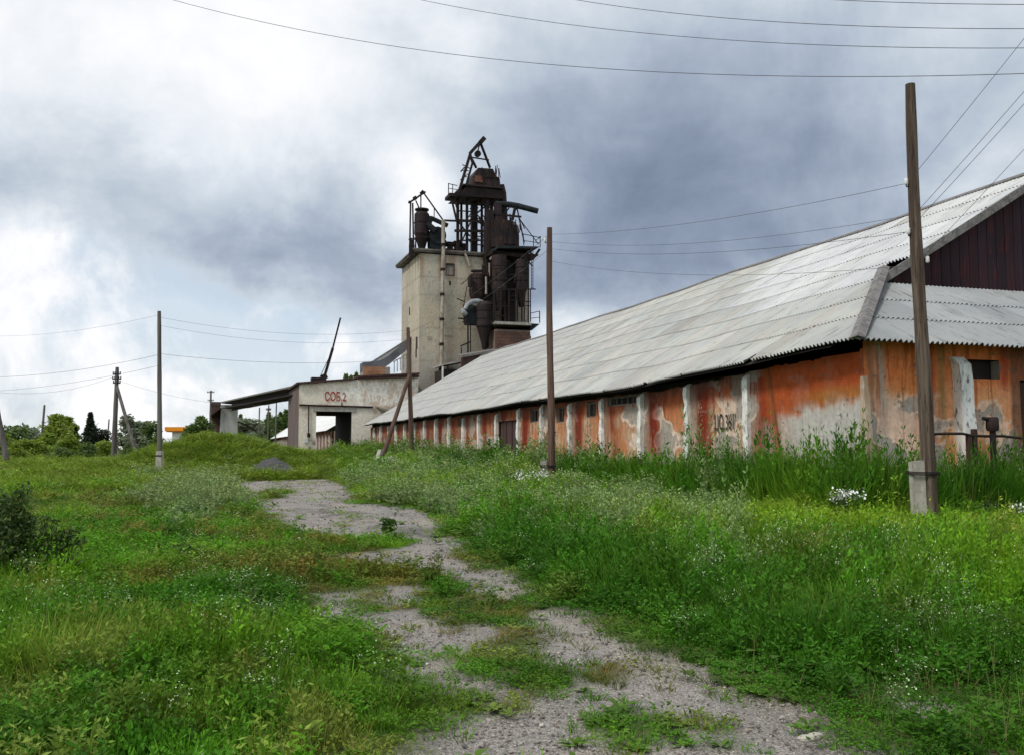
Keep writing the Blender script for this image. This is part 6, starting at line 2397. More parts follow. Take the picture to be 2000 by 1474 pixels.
tree(500, 815, 180, 'tall', 'leaf_grey', 'poplar second from the pale panel tower', 1.6, GB)
tree(514, 817, 185, 'tall', 'leaf_mid', 'poplar in the middle of the gap under the gallery', 1.5, GB)
tree(525, 806, 182, 'fir', 'leaf_mid', 'spire shaped conifer in the middle of the gap', 1.3, GB)
tree(536, 814, 188, 'tall', 'leaf_mid', 'poplar right of the spire shaped conifer', 1.6, GB)
tree(548, 806, 190, 'fir', 'leaf_mid', 'conifer left of the gatehouse side wall', 1.3, GB)
tree(559, 801, 190, 'fir', 'leaf_mid', 'tallest conifer touching the gatehouse side wall', 1.4, GB)
tree(492, 840, 150, 'round', 'leaf_grey', 'grey bush in front of the poplars under the gallery', 1.4, GB)
tree(508, 846, 140, 'round', 'leaf_mid', 'green bush left of the white roof', 1.3, GB)
GR = 'treetops showing over the gatehouse roof'
for (u, v, lab) in ((676, 733, 'small treetop left of the other two over the gatehouse roof'), (686, 736, 'middle small treetop over the gatehouse roof'), (696, 731, 'tallest treetop over the gatehouse roof by the hut')):
    tree(u, v, 200, 'fir', 'leaf_mid', lab, 0.8, GR)

# dark bush at the left edge of the foreground
def big_bush(name, label, u, v_base, v_top, wpx, mat, seed, n, leaf):
    g = gpt(u, v_base)
    top = at(u, v_top, g[1])
    bz = float(terrain(g[:1], g[1:2])[0])
    H = top[2] - bz
    Wm = wpx * g[1] / FPX / 2
    T = Thing(name, label, 'bush', (g[0], g[1], bz), 'W')
    r = np.random.default_rng(seed)
    m_ = MB()
    P_ = []
    nst = 34
    for k in range(nst):
        a = r.random() * 6.283
        out = (0.1 + 1.15 * r.random())
        hh = H * (1.02 - 0.6 * min(out, 1.0) ** 1.4) * (0.5 + 0.65 * r.random())
        q = np.array([math.cos(a) * Wm * out, math.sin(a) * Wm * out * 0.8, hh])
        p = np.array([q[0] * 0.12, q[1] * 0.12, -0.05])
        mid = p * 0.45 + q * 0.55 + np.array([0, 0, hh * 0.14]) + r.normal(size=3) * 0.03
        m_.lathe([(p, 0.014), (mid, 0.009), (q, 0.003)], 5)
        for j in range(n // nst):
            f = 0.25 + 0.78 * r.random() ** 0.7
            c = (p * (1 - f) ** 2 + 2 * mid * f * (1 - f) + q * f * f)
            sp = 0.075 * (1.25 - 0.55 * f)
            c = c + r.normal(size=3) * sp * np.array([1, 1, 0.7])
            c[2] = max(c[2], 0.02)
            P_.append(c)
    V, F = leaf_cards(np.array(P_), leaf, flat=0.5, seed=seed + 1)
    me = bpy.data.meshes.new('foliage')
    me.from_pydata(V.tolist(), [], F.tolist())
    T.part('foliage', me, M[mat])
    T.part('stem', m_.mesh('stem', (0, 0, 0), 60), M['bark'])


big_bush('bush', 'dark leafy bush at the left edge of the grass', 12, 1150, 962, 270, 'leaf_bush', 81, 7000, 0.031)


def flower_plant(name, label, u, v, Y, hgt, wid, heads, seed, cat='flowering plant', white=True, leaf=0.07, group=None):
    p = at(u, v, Y)
    bz = float(terrain(p[:1], p[1:2])[0])
    top = max(p[2], bz + 0.25)
    H = top - bz
    T = Thing(name, label, cat, (p[0], p[1], bz), 'W', group)
    r = np.random.default_rng(seed)
    st, hd = MB(), MB()
    pts = []
    for k in range(heads):
        a = r.random() * 6.283
        d = np.array([math.cos(a), math.sin(a) * 0.6, 0]) * wid * math.sqrt(r.random())
        tip = d + np.array([0, 0, H * (0.78 + 0.25 * r.random())])
        b = d * 0.35
        st.tube(b + [0, 0, -0.03], tip, 0.006, 0.003, 4)
        for j in range(16):
            f = 0.1 + 0.8 * r.random()
            pts.append(b * (1 - f) + tip * f + r.normal(size=3) * 0.03)
        if white:
            for j in range(7):
                c = tip + r.normal(size=3) * np.array([0.045, 0.045, 0.05])
                rr = 0.012 + 0.011 * r.random()
                tl = r.normal(size=2) * 0.7
                n = 6
                ring = [c + np.array([math.cos(i * 6.283 / n) * rr, math.sin(i * 6.283 / n) * rr, rr * (tl[0] * math.cos(i * 6.283 / n) + tl[1] * math.sin(i * 6.283 / n))]) for i in range(n)]
                hd.add(ring + [c + [0, 0, 0.006]], [(i, (i + 1) % n, n) for i in range(n)])
    T.part('stem', st.mesh('stem'), M['stem_green'])
    V, F = leaf_cards(np.array(pts), leaf * 0.6, flat=0.35, seed=seed)
    me = bpy.data.meshes.new('foliage')
    me.from_pydata(V.tolist(), [], F.tolist())
    T.part('foliage', me, M['leaf_weed'])
    if white:
        T.part('flower_head', hd.mesh('flower_head'), M['petal'])


M['stem_green'] = mat_two('green stem', (0.07, 0.12, 0.03), (0.1, 0.13, 0.05), 5)
M['leaf_weed'] = mat_foliage('weed leaves', (0.04, 0.10, 0.012), (0.07, 0.14, 0.02), (0.13, 0.2, 0.05))
M['petal'] = mat_two('white petals', (0.86, 0.86, 0.82), (0.76, 0.76, 0.70), 20)
GF = 'white yarrow clumps in the grass'
flower_plant('yarrow_plant', 'white yarrow clump standing out against the dark tall grass left of the tall pole', 1655, 962, 17.0, 0.6, 0.34, 22, 301, group=GF)
flower_plant('yarrow_plant', 'upper of the two small yarrow clumps in the weeds at the right', 1803, 1122, 11.0, 0.5, 0.10, 9, 302, group=GF)
flower_plant('yarrow_plant', 'lower of the two small yarrow clumps in the weeds at the right', 1772, 1168, 9.6, 0.5, 0.10, 9, 303, group=GF)
flower_plant('yarrow_plant', 'pale yarrow clump in the weeds below the reddish pole', 1040, 922, 26.0, 0.6, 0.5, 26, 304, group=GF)
flower_plant('yarrow_plant', 'pale yarrow clump at the foot of the leaning brace', 765, 893, 46.0, 0.7, 0.7, 20, 305, group=GF)
flower_plant('yarrow_plant', 'small white clump at the right edge of the tall grass', 1985, 985, 17.0, 0.5, 0.12, 7, 306, group=GF)
flower_plant('weed_plant', 'small green weed growing alone on the gravel track', 757, 1030, 17.2, 0.4, 0.14, 12, 307, 'weed', False, 0.13)
flower_plant('weed_plant', 'dark upright weed clump on the right edge of the track', 1085, 985, 16.2, 0.9, 0.42, 30, 308, 'weed', False, 0.13)
flower_plant('weed_plant', 'darker green weed left of the bushy yellow green weed', 335, 1062, 12.4, 0.5, 0.26, 26, 310, 'weed', False, 0.10)
flower_plant('weed_plant', 'bushy yellow green weed standing in the grass left of the track', 385, 1065, 11.6, 0.6, 0.34, 28, 309, 'weed', False, 0.10)


# ------------------------------------------------------------------ grass, weeds, flowers
HID = bpy.data.collections.new('tuft_sources')


def blade_tuft(name, n, rad, h, w, lean, seed, mat, wide=False, head=None, curve=0.4):
    r = np.random.default_rng(seed)
    V, F, T = [], [], []
    for i in range(n):
        a = r.random() * 6.283
        rr = rad * math.sqrt(r.random())
        b = np.array([rr * math.cos(a), rr * math.sin(a), -0.02])
        az = a + r.normal() * 0.9
        d = np.array([math.cos(az), math.sin(az), 0])
        hh = h * (0.45 + 0.65 * r.random())
        le = lean * (0.3 + r.random())
        fa = r.random() * 6.283
        sd = np.array([math.cos(fa), math.sin(fa), 0]) * w * (0.7 + 0.6 * r.random())
        br = 0.78 + 0.4 * r.random()
        yl = r.random() ** 3
        base_c = np.array([br * (0.92 + 0.5 * yl), br * (0.95 + 0.1 * yl), br * 0.9])
        n0 = len(V)
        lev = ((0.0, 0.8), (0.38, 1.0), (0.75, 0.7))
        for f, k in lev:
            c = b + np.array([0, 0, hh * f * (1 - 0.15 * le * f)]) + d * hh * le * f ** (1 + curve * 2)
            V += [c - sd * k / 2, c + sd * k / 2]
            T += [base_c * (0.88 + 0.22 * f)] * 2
        c = b + np.array([0, 0, hh * (1 - 0.22 * le)]) + d * hh * le
        V.append(c)
        T.append(base_c * 1.12)
        F += [(n0, n0 + 1, n0 + 3, n0 + 2), (n0 + 2, n0 + 3, n0 + 5, n0 + 4), (n0 + 4, n0 + 5, n0 + 6)]
    return finish_tuft(name, V, F, T, mat)


def finish_tuft(name, V, F, T, mat):
    me = bpy.data.meshes.new(name)
    me.from_pydata([tuple(v) for v in V], [], F)
    a = me.attributes.new('tint', 'FLOAT_COLOR', 'POINT')
    c = np.ones((len(V), 4), np.float32)
    c[:, :3] = np.array(T)
    a.data.foreach_set('color', c.ravel())
    me.materials.append(mat)
    o = bpy.data.objects.new(name, me)
    HID.objects.link(o)
    return o


def leafy_weed(name, n_stems, h, seed, leaf=0.05, spread=0.12, leaves=16, heads=0, head_col=(1.6, 1.6, 1.4), head_r=0.012, lw=0.45, top_only=False, stemw=0.006):
    """upright branching weed: stems with small leaves all the way up, optional pale heads"""
    r = np.random.default_rng(seed)
    V, F, T = [], [], []

    def quad(c, a, b, t):
        n0 = len(V)
        V.extend([c, c + a * 0.5 + b, c + a, c + a * 0.5 - b])
        T.extend([t] * 4)
        F.append((n0, n0 + 1, n0 + 2, n0 + 3))
    for s in range(n_stems):
        az = r.random() * 6.283
        b = np.array([math.cos(az), math.sin(az), 0]) * spread * math.sqrt(r.random()) * 0.6
        tip = b * 2.2 + np.array([r.normal() * 0.05, r.normal() * 0.05, h * (0.6 + 0.45 * r.random())])
        sd = np.array([math.cos(az + 1.5), math.sin(az + 1.5), 0]) * stemw / 2
        n0 = len(V)
        V.extend([b - sd, b + sd, tip + sd * 0.4, tip - sd * 0.4])
        T.extend([np.array([1.0, 0.9, 0.8])] * 4)
        F.append((n0, n0 + 1, n0 + 2, n0 + 3))
        for k in range(leaves):
            f = (0.12 + 0.88 * r.random()) if not top_only else 0.5 + 0.5 * r.random()
            c = b * (1 - f) + tip * f
            a = r.random() * 6.283
            d = np.array([math.cos(a), math.sin(a), 0.2 + 0.9 * r.random()])
            d /= np.linalg.norm(d)
            L = leaf * (1.25 - 0.7 * f) * (0.6 + 0.7 * r.random())
            sdv = np.cross(d, r.normal(size=3))
            sdv = sdv / np.linalg.norm(sdv) * L * lw * 0.5
            br = 0.75 + 0.5 * r.random()
            quad(c, d * L, sdv, np.array([br, br, br * 0.95]))
        for k in range(heads):
            f = 0.82 + 0.24 * r.random()
            c = b * (1 - f) + tip * f + r.normal(size=3) * np.array([0.035, 0.035, 0.02])
            a = r.random() * 6.283
            rr = head_r * (0.6 + 0.8 * r.random())
            tilt = r.normal(size=2) * 0.5
            x = np.array([math.cos(a), math.sin(a), tilt[0]]) * rr
            y = np.array([-math.sin(a), math.cos(a), tilt[1]]) * rr
            n0 = len(V)
            V.extend([c - x - y * 0.4, c - x * 0.4 + y, c + x + y * 0.4, c + x * 0.4 - y, c - y])
            T.extend([np.array(head_col) * (0.8 + 0.3 * r.random())] * 5)
            F.append((n0, n0 + 1, n0 + 2, n0 + 3, n0 + 4))
    return finish_tuft(name, V, F, T, M['blade'])


SRC = {}


def collection(name, objs):
    c = bpy.data.collections.new(name)
    for o in objs:
        c.objects.link(o)
    return c


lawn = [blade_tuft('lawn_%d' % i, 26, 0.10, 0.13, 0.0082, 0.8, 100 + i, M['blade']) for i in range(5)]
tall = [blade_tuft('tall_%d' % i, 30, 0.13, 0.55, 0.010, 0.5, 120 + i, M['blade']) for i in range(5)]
clover = [leafy_weed('clover_%d' % i, 9, 0.14, 140 + i, 0.035, 0.12, 7, lw=0.8, top_only=True, stemw=0.003) for i in range(3)]
weed = [leafy_weed('weed_%d' % i, 7, 0.62, 150 + i, 0.10, 0.17, 17, heads=0, lw=0.36, stemw=0.008) for i in range(4)]
worm = [leafy_weed('worm_%d' % i, 9, 0.6, 160 + i, 0.095, 0.2, 17, heads=4, head_col=(1.5, 1.4, 1.2), head_r=0.011, lw=0.36, stemw=0.009) for i in range(3)]
flow = [leafy_weed('flow_%d' % i, 8, 0.45, 170 + i, 0.045, 0.15, 10, heads=7, head_col=(5.6, 4.6, 8.0), head_r=0.0065, lw=0.25) for i in range(3)]
dry = [blade_tuft('dry_%d' % i, 16, 0.12, 0.3, 0.005, 0.45, 180 + i, M['blade']) for i in range(3)]
def rosette(name, n, L, W, seed):
    r = np.random.default_rng(seed)
    V, F, T = [], [], []
    for i in range(n):
        a = i * 2.4 + r.normal() * 0.3
        d = np.array([math.cos(a), math.sin(a), 0])
        sd = np.array([-d[1], d[0], 0])
        l = L * (0.6 + 0.6 * r.random())
        up = 0.25 + 0.8 * r.random()
        br = 0.8 + 0.5 * r.random()
        n0 = len(V)
        for f, k in ((0.05, 0.25), (0.35, 0.9), (0.7, 1.0), (1.0, 0.15)):
            c = d * l * f + np.array([0, 0, l * up * (f - 0.62 * f * f)])
            w = sd * W * k * (0.8 + 0.3 * r.random())
            V += [c - w, c + w]
            T += [np.array([br, br, br * 0.9]) * (0.9 + 0.25 * f)] * 2
        F += [(n0 + 2 * q, n0 + 2 * q + 1, n0 + 2 * q + 3, n0 + 2 * q + 2) for q in range(3)]
    return finish_tuft(name, V, F, T, M['blade'])


broad = [rosette('broad_%d' % i, 9 + i, 0.16, 0.026, 190 + i) for i in range(3)]
stalk = [blade_tuft('stalk_%d' % i, 5, 0.10, 0.5, 0.005, 0.35, 195 + i, M['blade']) for i in range(3)]
C_ALL = collection('tufts', lawn + tall + clover + weed + worm + flow + dry + broad + stalk)
ORDER = sorted([o.name for o in C_ALL.objects])
IDX = {k: [ORDER.index(o.name) for o in v] for k, v in (('lawn', lawn), ('tall', tall), ('clover', clover), ('weed', weed), ('worm', worm), ('flow', flow), ('dry', dry), ('broad', broad), ('stalk', stalk))}


def scatter_group(coll):
    ng = bpy.data.node_groups.new('scatter', 'GeometryNodeTree')
    ng.interface.new_socket('Geometry', in_out='INPUT', socket_type='NodeSocketGeometry')
    ng.interface.new_socket('Geometry', in_out='OUTPUT', socket_type='NodeSocketGeometry')
    gi = ng.nodes.new('NodeGroupInput')
    go = ng.nodes.new('NodeGroupOutput')
    ci = ng.nodes.new('GeometryNodeCollectionInfo')
    ci.inputs['Collection'].default_value = coll
    ci.inputs['Separate Children'].default_value = True
    ci.inputs['Reset Children'].default_value = True
    ip = ng.nodes.new('GeometryNodeInstanceOnPoints')
    ip.inputs['Pick Instance'].default_value = True

    def na(name, typ):
        n = ng.nodes.new('GeometryNodeInputNamedAttribute')
        n.data_type = typ
        n.inputs['Name'].default_value = name
        return n.outputs[0]
    er = ng.nodes.new('FunctionNodeEulerToRotation')
    ng.links.new(na('rot', 'FLOAT_VECTOR'), er.inputs[0])
    ng.links.new(er.outputs[0], ip.inputs['Rotation'])
    ng.links.new(na('scl', 'FLOAT_VECTOR'), ip.inputs['Scale'])
    ng.links.new(na('idx', 'INT'), ip.inputs['Instance Index'])
    ng.links.new(gi.outputs[0], ip.inputs['Points'])
    ng.links.new(ci.outputs[0], ip.inputs['Instance'])
    ng.links.new(ip.outputs[0], go.inputs[0])
    return ng


def scatter(name, pts, idx, rot, scl, col, coll, label):
    me = bpy.data.meshes.new(name)
    me.vertices.add(len(pts))
    me.vertices.foreach_set('co', pts.astype(np.float32).ravel())
    a = me.attributes.new('idx', 'INT', 'POINT')
    a.data.foreach_set('value', idx.astype(np.int32))
    a = me.attributes.new('rot', 'FLOAT_VECTOR', 'POINT')
    a.data.foreach_set('vector', rot.astype(np.float32).ravel())
    a = me.attributes.new('scl', 'FLOAT_VECTOR', 'POINT')
    a.data.foreach_set('vector', scl.astype(np.float32).ravel())
    a = me.attributes.new('gcol', 'FLOAT_COLOR', 'POINT')
    c4 = np.ones((len(pts), 4), np.float32)
    c4[:, :3] = col
    a.data.foreach_set('color', c4.ravel())
    o = bpy.data.objects.new(name, me)
    COL.objects.link(o)
    m = o.modifiers.new('scatter', 'NODES')
    m.node_group = scatter_group(coll)
    o['kind'] = 'stuff'
    o['label'] = label
    return o


def project(x, y, z):
    q = z - CAMZ
    yc = y * CT + q * ST
    up = -y * ST + q * CT
    return 1000 + FPX * x / yc, 737 - FPX * up / yc


def ell(u, v, cu, cv, ru, rv):
    return np.exp(-(((u - cu) / ru) ** 2 + ((v - cv) / rv) ** 2))


def sample_points():
    """points over the visible ground, denser near the camera"""
    bands = [(3.6, 7, 250), (7, 11, 150), (11, 16, 85), (16, 24, 48), (24, 36, 24), (36, 55, 12), (55, 80, 6)]
    out = []
    for y0, y1, dens in bands:
        hw = 0.60 * y1 + 1.2
        n = int((y1 - y0) * 2 * hw * dens)
        y = y0 + (y1 - y0) * rng.random(n)
        x = (rng.random(n) * 2 - 1) * hw
        k = np.abs(x) < 0.60 * y + 1.2
        out.append(np.stack([x[k], y[k], np.full(k.sum(), dens)], 1))
    return np.concatenate(out)


def build_grass():
    pts = sample_points()
    x, y, dens = pts[:, 0], pts[:, 1], pts[:, 2]
    z = terrain(x, y)
    pd = path_sd(x, y)
    s = (x - O3[0]) * B3[0] + (y - O3[1]) * B3[1]
    t = (x - O3[0]) * A3[0] + (y - O3[1]) * A3[1]
    ok = ~((s > -0.25) & (t > -0.3) & (s < 19) & (t < 62))
    ok &= ~((s > -5.6) & (t > 62.8) & (t < 75))
    ok &= ~(((x + 12.75) / 1.35) ** 2 + ((y - 50.3) / 1.5) ** 2 < 1)
    ok &= ~((np.abs(x + 12.5) < 1.2) & (y > 47) & (y < 50) & (rng.random(len(x)) < 0.5))
    # gravel stays mostly bare, with a few sprigs
    sprig = rng.random(len(x)) < 0.045 * (fbm(x * 1.3, y * 1.3, 811, 3) > 0.42) + 0.22 * sstep(0.3, 0.0, pd)
    ok &= (pd < 0.02) | sprig
    pts, x, y, z, pd, s, t, dens = (a[ok] for a in (pts, x, y, z, pd, s, t, dens))
    u, v = project(x, y, z)
    N = len(x)
    f1 = fbm(x * 0.45, y * 0.45, 821, 4)
    f2 = fbm(x * 1.4, y * 1.4, 822, 4)
    f3 = fbm(x * 4.0, y * 4.0, 823, 3)
    right = sstep(-0.6, 0.6, (x - (1.6 - 0.235 * (y - 5) )))     # right of the track's line
    edge = np.clip(-pd, 0, 5)
    # --- height
    h = 0.17 + 0.16 * sstep(0.45, 0.7, f1) + 0.05 * f3
    h = h + 0.14 * sstep(18, 40, y)
    # right-hand weed belt
    belt = right * sstep(0.5, 2.0, edge) * sstep(1030, 900, v) * sstep(-1.0, -3.0, s)
    belt2 = right * np.clip(ell(u, v, 1450, 1110, 420, 75) + ell(u, v, 1050, 1030, 180, 75) + ell(u, v, 1800, 1180, 300, 110) + ell(u, v, 1200, 1150, 140, 70), 0, 1)
    wall = sstep(-2.2, -1.4, s) * (s < 0.3) * sstep(-2.0, -1.3, t) + ((s >= -0.3) * sstep(-1.75, -1.25, t)) * (t < 0)
    wall = np.clip(wall, 0, 1)
    h = h + 0.30 * np.maximum(belt, belt2) * (0.5 + f2)
    h = h * (1 - wall) + wall * (0.85 + 0.35 * f2 + 0.25 * sstep(8, 2, t))
    lawnz = right * np.clip(ell(u, v, 1750, 1050, 420, 38), 0, 1) * (1 - wall)
    h = h * (1 - 0.75 * lawnz) + 0.10 * 0.75 * lawnz
    h = h * (0.28 + 0.72 * sstep(0.0, 0.9, edge))
    isl = sstep(0.9, 0.3, edge) * sstep(1100, 1300, v)
    h = h * (1 - 0.45 * isl)
    # --- colour
    green = np.array([0.105, 0.285, 0.012])
    lush = np.array([0.045, 0.155, 0.008])
    yel = np.array([0.22, 0.365, 0.016])
    olive = np.array([0.18, 0.225, 0.026])
    brown = np.array([0.27, 0.135, 0.045])
    grey = np.array([0.23, 0.31, 0.14])
    c = np.broadcast_to(green, (N, 3)).copy()
    c = lerp(c, yel, sstep(0.52, 0.70, f1) * (0.35 + 0.4 * right))
    c = lerp(c, lush, sstep(0.54, 0.36, f1) * 0.8)
    c = lerp(c, olive, sstep(0.54, 0.66, f2) * 0.4)
    c = lerp(c, lush * 1.15, (1 - right) * sstep(1130, 1260, v) * (0.25 + 0.45 * sstep(0.4, 0.6, fbm(x * 0.9 + 3, y * 0.9, 891, 4))))
    c = lerp(c, olive, (1 - right) * sstep(1060, 960, v) * sstep(880, 910, v) * 0.45 * sstep(0.4, 0.6, f2))
    c = lerp(c, np.array([0.30, 0.30, 0.07]), sstep(0.62, 0.72, fbm(x * 1.9 + 51, y * 1.9, 871, 4)) * 0.5)
    br_ = (1 - right) * sstep(0.56, 0.68, fbm(x * 1.0 + 9, y * 0.8, 831, 4)) * sstep(930, 1000, v)
    br_ = np.maximum(br_, 0.8 * ell(u, v, 200, 1000, 60, 16) + 0.8 * ell(u, v, 370, 1285, 50, 14) + 0.6 * ell(u, v, 440, 1380, 80, 25) + 0.6 * ell(u, v, 300, 1450, 120, 22))
    c = lerp(c, brown, np.clip(br_, 0, 1) * (0.15 + 0.5 * f3))
    c = lerp(c, lush, right * sstep(2.4, 0.5, edge) * sstep(1000, 1080, v) * 0.85)
    c = lerp(c, lush, right * ell(u, v, 1500, 1290, 420, 75) * 0.85)
    c = lerp(c, lush * 0.95, wall * 0.75)
    c = lerp(c, yel * 1.05, lawnz * 0.7)
    c = lerp(c, np.array([0.13, 0.22, 0.02]), sstep(40, 60, y) * 0.6)
    far_y = sstep(24, 45, y) * (1 - right)
    c = lerp(c, olive * 1.25, far_y * 0.45)
    f4 = fbm(x * 2.3 + 31, y * 2.3, 853, 3)
    c = c * (0.56 + 0.6 * f3[:, None] + 0.8 * (f4[:, None] - 0.32)) * (0.82 + 0.36 * rng.random((N, 1)))
    h = h * (0.7 + 0.6 * f4)
    # --- which tuft
    r = rng.random(N)
    typ = np.zeros(N, int)            # 0 lawn 1 tall 2 clover 3 weed 4 worm 5 flow 6 dry
    typ[(h > 0.30) & (r < 0.75)] = 1
    typ[(h > 0.16) & (h <= 0.30) & (r < 0.16)] = 1
    typ[(typ == 0) & (r > 0.80 - 0.35 * sstep(0.45, 0.6, fbm(x * 1.1 + 4, y * 1.1, 851, 4)))] = 2
    wz = np.clip(ell(u, v, 385, 965, 85, 42) + 0.9 * ell(u, v, 790, 935, 110, 40) + 0.85 * ell(u, v, 1000, 985, 170, 50) + 0.6 * ell(u, v, 1230, 1050, 160, 50) + 0.7 * ell(u, v, 1390, 1120, 50, 80), 0, 1)
    r2 = rng.random(N)
    typ[(r2 < 0.5 * wz * sstep(0.42, 0.60, fbm(x * 1.2 + 61, y * 0.9, 881, 3))) & (pd < -0.1)] = 4
    wd = np.clip(0.8 * belt2 + 0.5 * belt + 0.08 * wall + 0.6 * ell(u, v, 340, 1090, 110, 45) + 0.5 * ell(u, v, 950, 1050, 110, 45) + 0.10 + 0.55 * (1 - right) * sstep(0.5, 0.65, fbm(x * 0.9 + 14, y * 0.9, 852, 4)), 0, 1)
    r3 = rng.random(N)
    typ[(r3 < 0.34 * wd) & (pd < -0.25) & (typ != 4)] = 3
    fz = np.clip(ell(u, v, 460, 1205, 75, 60) + 0.8 * ell(u, v, 60, 1265, 60, 40) + 0.6 * ell(u, v, 440, 1050, 70, 35) + 0.35 * ell(u, v, 250, 1220, 130, 50)
                 + 0.8 * ell(u, v, 1620, 1130, 130, 70) + 0.9 * ell(u, v, 1860, 1210, 140, 80) + 0.6 * ell(u, v, 1350, 1090, 120, 60) + 0.5 * ell(u, v, 1050, 935, 70, 14) + 0.3 * ell(u, v, 900, 970, 200, 40) + 0.05, 0, 1)
    r4 = rng.random(N)
    typ[(r4 < 0.075 * fz) & (pd < -0.15)] = 5
    dz = np.clip(br_ * 0.6 + 0.03, 0, 1)
    typ[(rng.random(N) < 0.45 * dz) & (pd < -0.05) & (typ < 3)] = 6
    bz_ = sstep(0.48, 0.62, fbm(x * 0.8 + 21, y * 0.8, 861, 4))
    typ[(rng.random(N) < 0.03 + 0.22 * bz_) & (typ <= 2) & (y < 26) & (wall < 0.5)] = 7
    typ[(rng.random(N) < 0.035) & (typ <= 2) & (pd < -0.1)] = 8
    # --- scale per type
    nat = np.array([0.13, 0.55, 0.14, 0.62, 0.6, 0.45, 0.3, 0.14, 0.5])[typ]
    want = np.maximum(h, 0.06)
    want = np.where(typ == 3, np.maximum(h * 1.25, 0.3), want)
    want = np.where(typ == 4, np.maximum(h * 1.2, 0.5) * (0.6 + 0.8 * rng.random(N)), want)
    want = np.where(typ == 5, np.maximum(h * 1.15, 0.28), want)
    want = np.where(typ == 2, np.minimum(want, 0.2), want)
    want = np.where(typ == 7, np.clip(want, 0.08, 0.22), want)
    want = np.where(typ == 8, np.maximum(h * 1.3, 0.3), want)
    want = want * (0.75 + 0.5 * rng.random(N))
    sz = want / nat
    wid = np.clip(np.sqrt(250 / dens) * 0.72, 0.75, 4.2)
    sx = np.where(typ <= 2, wid, np.clip(wid * 0.75, 0.7, 2.6))
    scl = np.stack([sx, sx, sz], 1)
    m7 = typ == 7
    scl[m7] = (want[m7] / 0.12 * np.clip(wid[m7] * 0.8, 0.8, 1.6))[:, None]
    c[m7] = lerp(c[m7], np.array([0.10, 0.16, 0.03]), np.full(m7.sum(), 0.6)) * (0.6 + 0.6 * rng.random((m7.sum(), 1)))
    m8 = typ == 8
    c[m8] = lerp(c[m8], np.array([0.34, 0.28, 0.14]), 0.35 + 0.5 * rng.random(m8.sum()))
    c[typ == 4] = lerp(c[typ == 4], grey, np.full((typ == 4).sum(), 0.75))
    c[typ == 5] = lerp(c[typ == 5], np.array([0.12, 0.15, 0.07]), np.full((typ == 5).sum(), 0.75))
    c[typ == 6] = lerp(c[typ == 6], np.array([0.24, 0.13, 0.05]), np.full((typ == 6).sum(), 0.75))
    rot = np.stack([rng.normal(0, 0.08, N), rng.normal(0, 0.08, N), rng.random(N) * 6.283], 1)
    names = ['lawn', 'tall', 'clover', 'weed', 'worm', 'flow', 'dry', 'broad', 'stalk']
    idx = np.zeros(N, int)
    for k, nm in enumerate(names):
        m = typ == k
        ch = np.array(IDX[nm])
        idx[m] = ch[rng.integers(0, len(ch), m.sum())]
    co = np.stack([x, y, z - 0.01], 1)
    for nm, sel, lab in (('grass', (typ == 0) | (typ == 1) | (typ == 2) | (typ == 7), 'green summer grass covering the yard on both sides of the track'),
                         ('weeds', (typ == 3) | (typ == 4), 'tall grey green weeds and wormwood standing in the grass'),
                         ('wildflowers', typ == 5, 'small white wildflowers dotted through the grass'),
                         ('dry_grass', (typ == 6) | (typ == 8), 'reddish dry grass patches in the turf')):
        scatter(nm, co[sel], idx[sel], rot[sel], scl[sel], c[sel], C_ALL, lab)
    print('tufts', N)


build_grass()


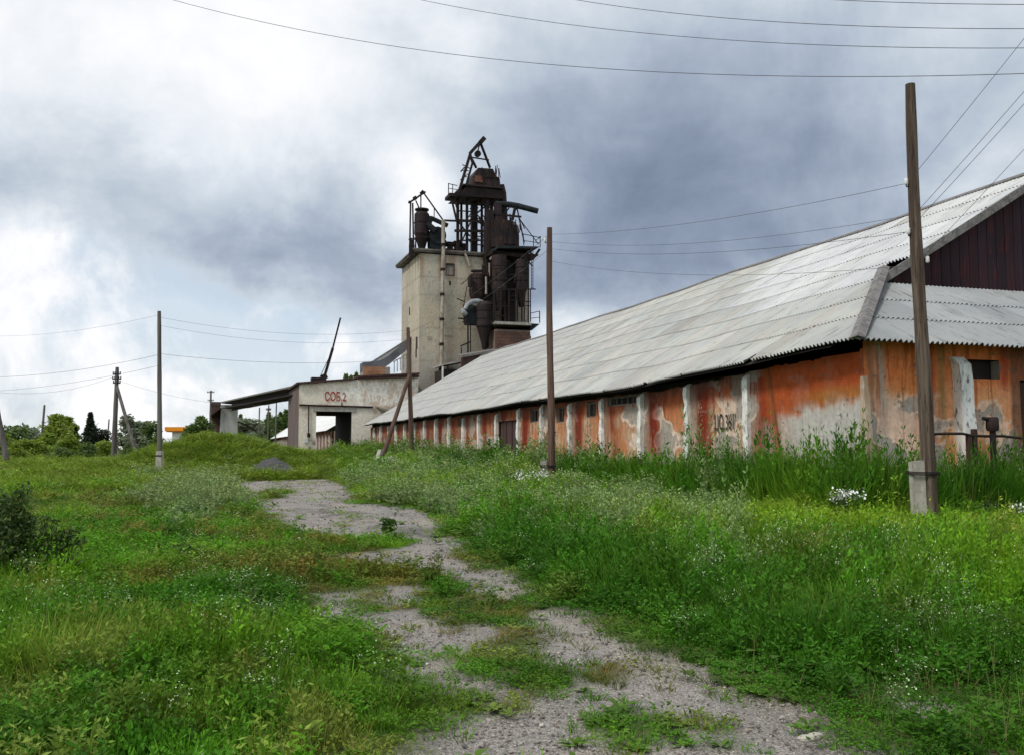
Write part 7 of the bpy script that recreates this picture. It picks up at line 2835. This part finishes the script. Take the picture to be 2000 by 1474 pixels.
def build_pebbles():
    obs = []
    for i in range(4):
        bm = bmesh.new()
        bmesh.ops.create_icosphere(bm, subdivisions=1, radius=1)
        r = random.Random(i + 900)
        for vv in bm.verts:
            vv.co *= 0.75 + 0.5 * r.random()
            vv.co.z *= 0.6
        me = bpy.data.meshes.new('pebble_%d' % i)
        bm.to_mesh(me)
        bm.free()
        a = me.attributes.new('tint', 'FLOAT_COLOR', 'POINT')
        a.data.foreach_set('color', np.ones(len(me.vertices) * 4, np.float32))
        me.materials.append(M['pebble'])
        obs.append(bpy.data.objects.new('pebble_%d' % i, me))
    coll = collection('pebble_sources', obs)
    P_ = []
    for y0, y1, dn in ((3.6, 6.5, 900), (6.5, 10, 420), (10, 16, 170), (16, 46, 25)):
        hw = 0.6 * y1 + 1
        n = int((y1 - y0) * 2 * hw * dn)
        P_.append(np.stack([(rng.random(n) * 2 - 1) * hw, y0 + (y1 - y0) * rng.random(n), np.full(n, y0)], 1))
    P_ = np.concatenate(P_)
    pd = path_sd(P_[:, 0], P_[:, 1])
    dn = fbm(P_[:, 0] * 1.2, P_[:, 1] * 1.2, 51, 4)
    k = (pd > -0.12) & (rng.random(len(P_)) < 0.25 + 1.1 * sstep(0.42, 0.62, dn))
    P_ = P_[k]
    N = len(P_)
    size = 0.003 + 0.009 * rng.random(N) ** 2.5 + 0.012 * (rng.random(N) < 0.008)
    size *= np.clip(P_[:, 2] / 5, 1, 2.4)
    z = terrain(P_[:, 0], P_[:, 1]) - 0.012 + (fbm(P_[:, 0] * 5, P_[:, 1] * 5, 21, 3) - 0.5) * 0.03 + (fbm(P_[:, 0] * 0.9, P_[:, 1] * 0.9, 22, 3) - 0.5) * 0.05 * sstep(-0.3, 0.4, path_sd(P_[:, 0], P_[:, 1]))
    c = np.array([0.27, 0.243, 0.212]) * (0.4 + 1.0 * rng.random((N, 1)) + 0.9 * (rng.random((N, 1)) < 0.06)) * (1 + np.array([0.06, 0.0, -0.05]) * rng.normal(size=(N, 1)))
    co = np.stack([P_[:, 0], P_[:, 1], z + size * 0.2], 1)
    scatter('gravel', co, rng.integers(0, 4, N), np.stack([rng.normal(0, 0.3, N), rng.normal(0, 0.3, N), rng.random(N) * 6.28], 1), np.repeat(size[:, None], 3, 1), np.clip(c, 0.03, 0.7), coll, 'loose grey and pinkish pebbles on the track')
    print('pebbles', N)


def mat_pebble():
    m, nt, b = new_mat('pebble')
    a = nd(nt, 'ShaderNodeAttribute')
    a.attribute_type = 'INSTANCER'
    a.attribute_name = 'gcol'
    nt.links.new(a.outputs['Color'], b.inputs['Base Color'])
    return m


M['pebble'] = mat_pebble()
build_pebbles()
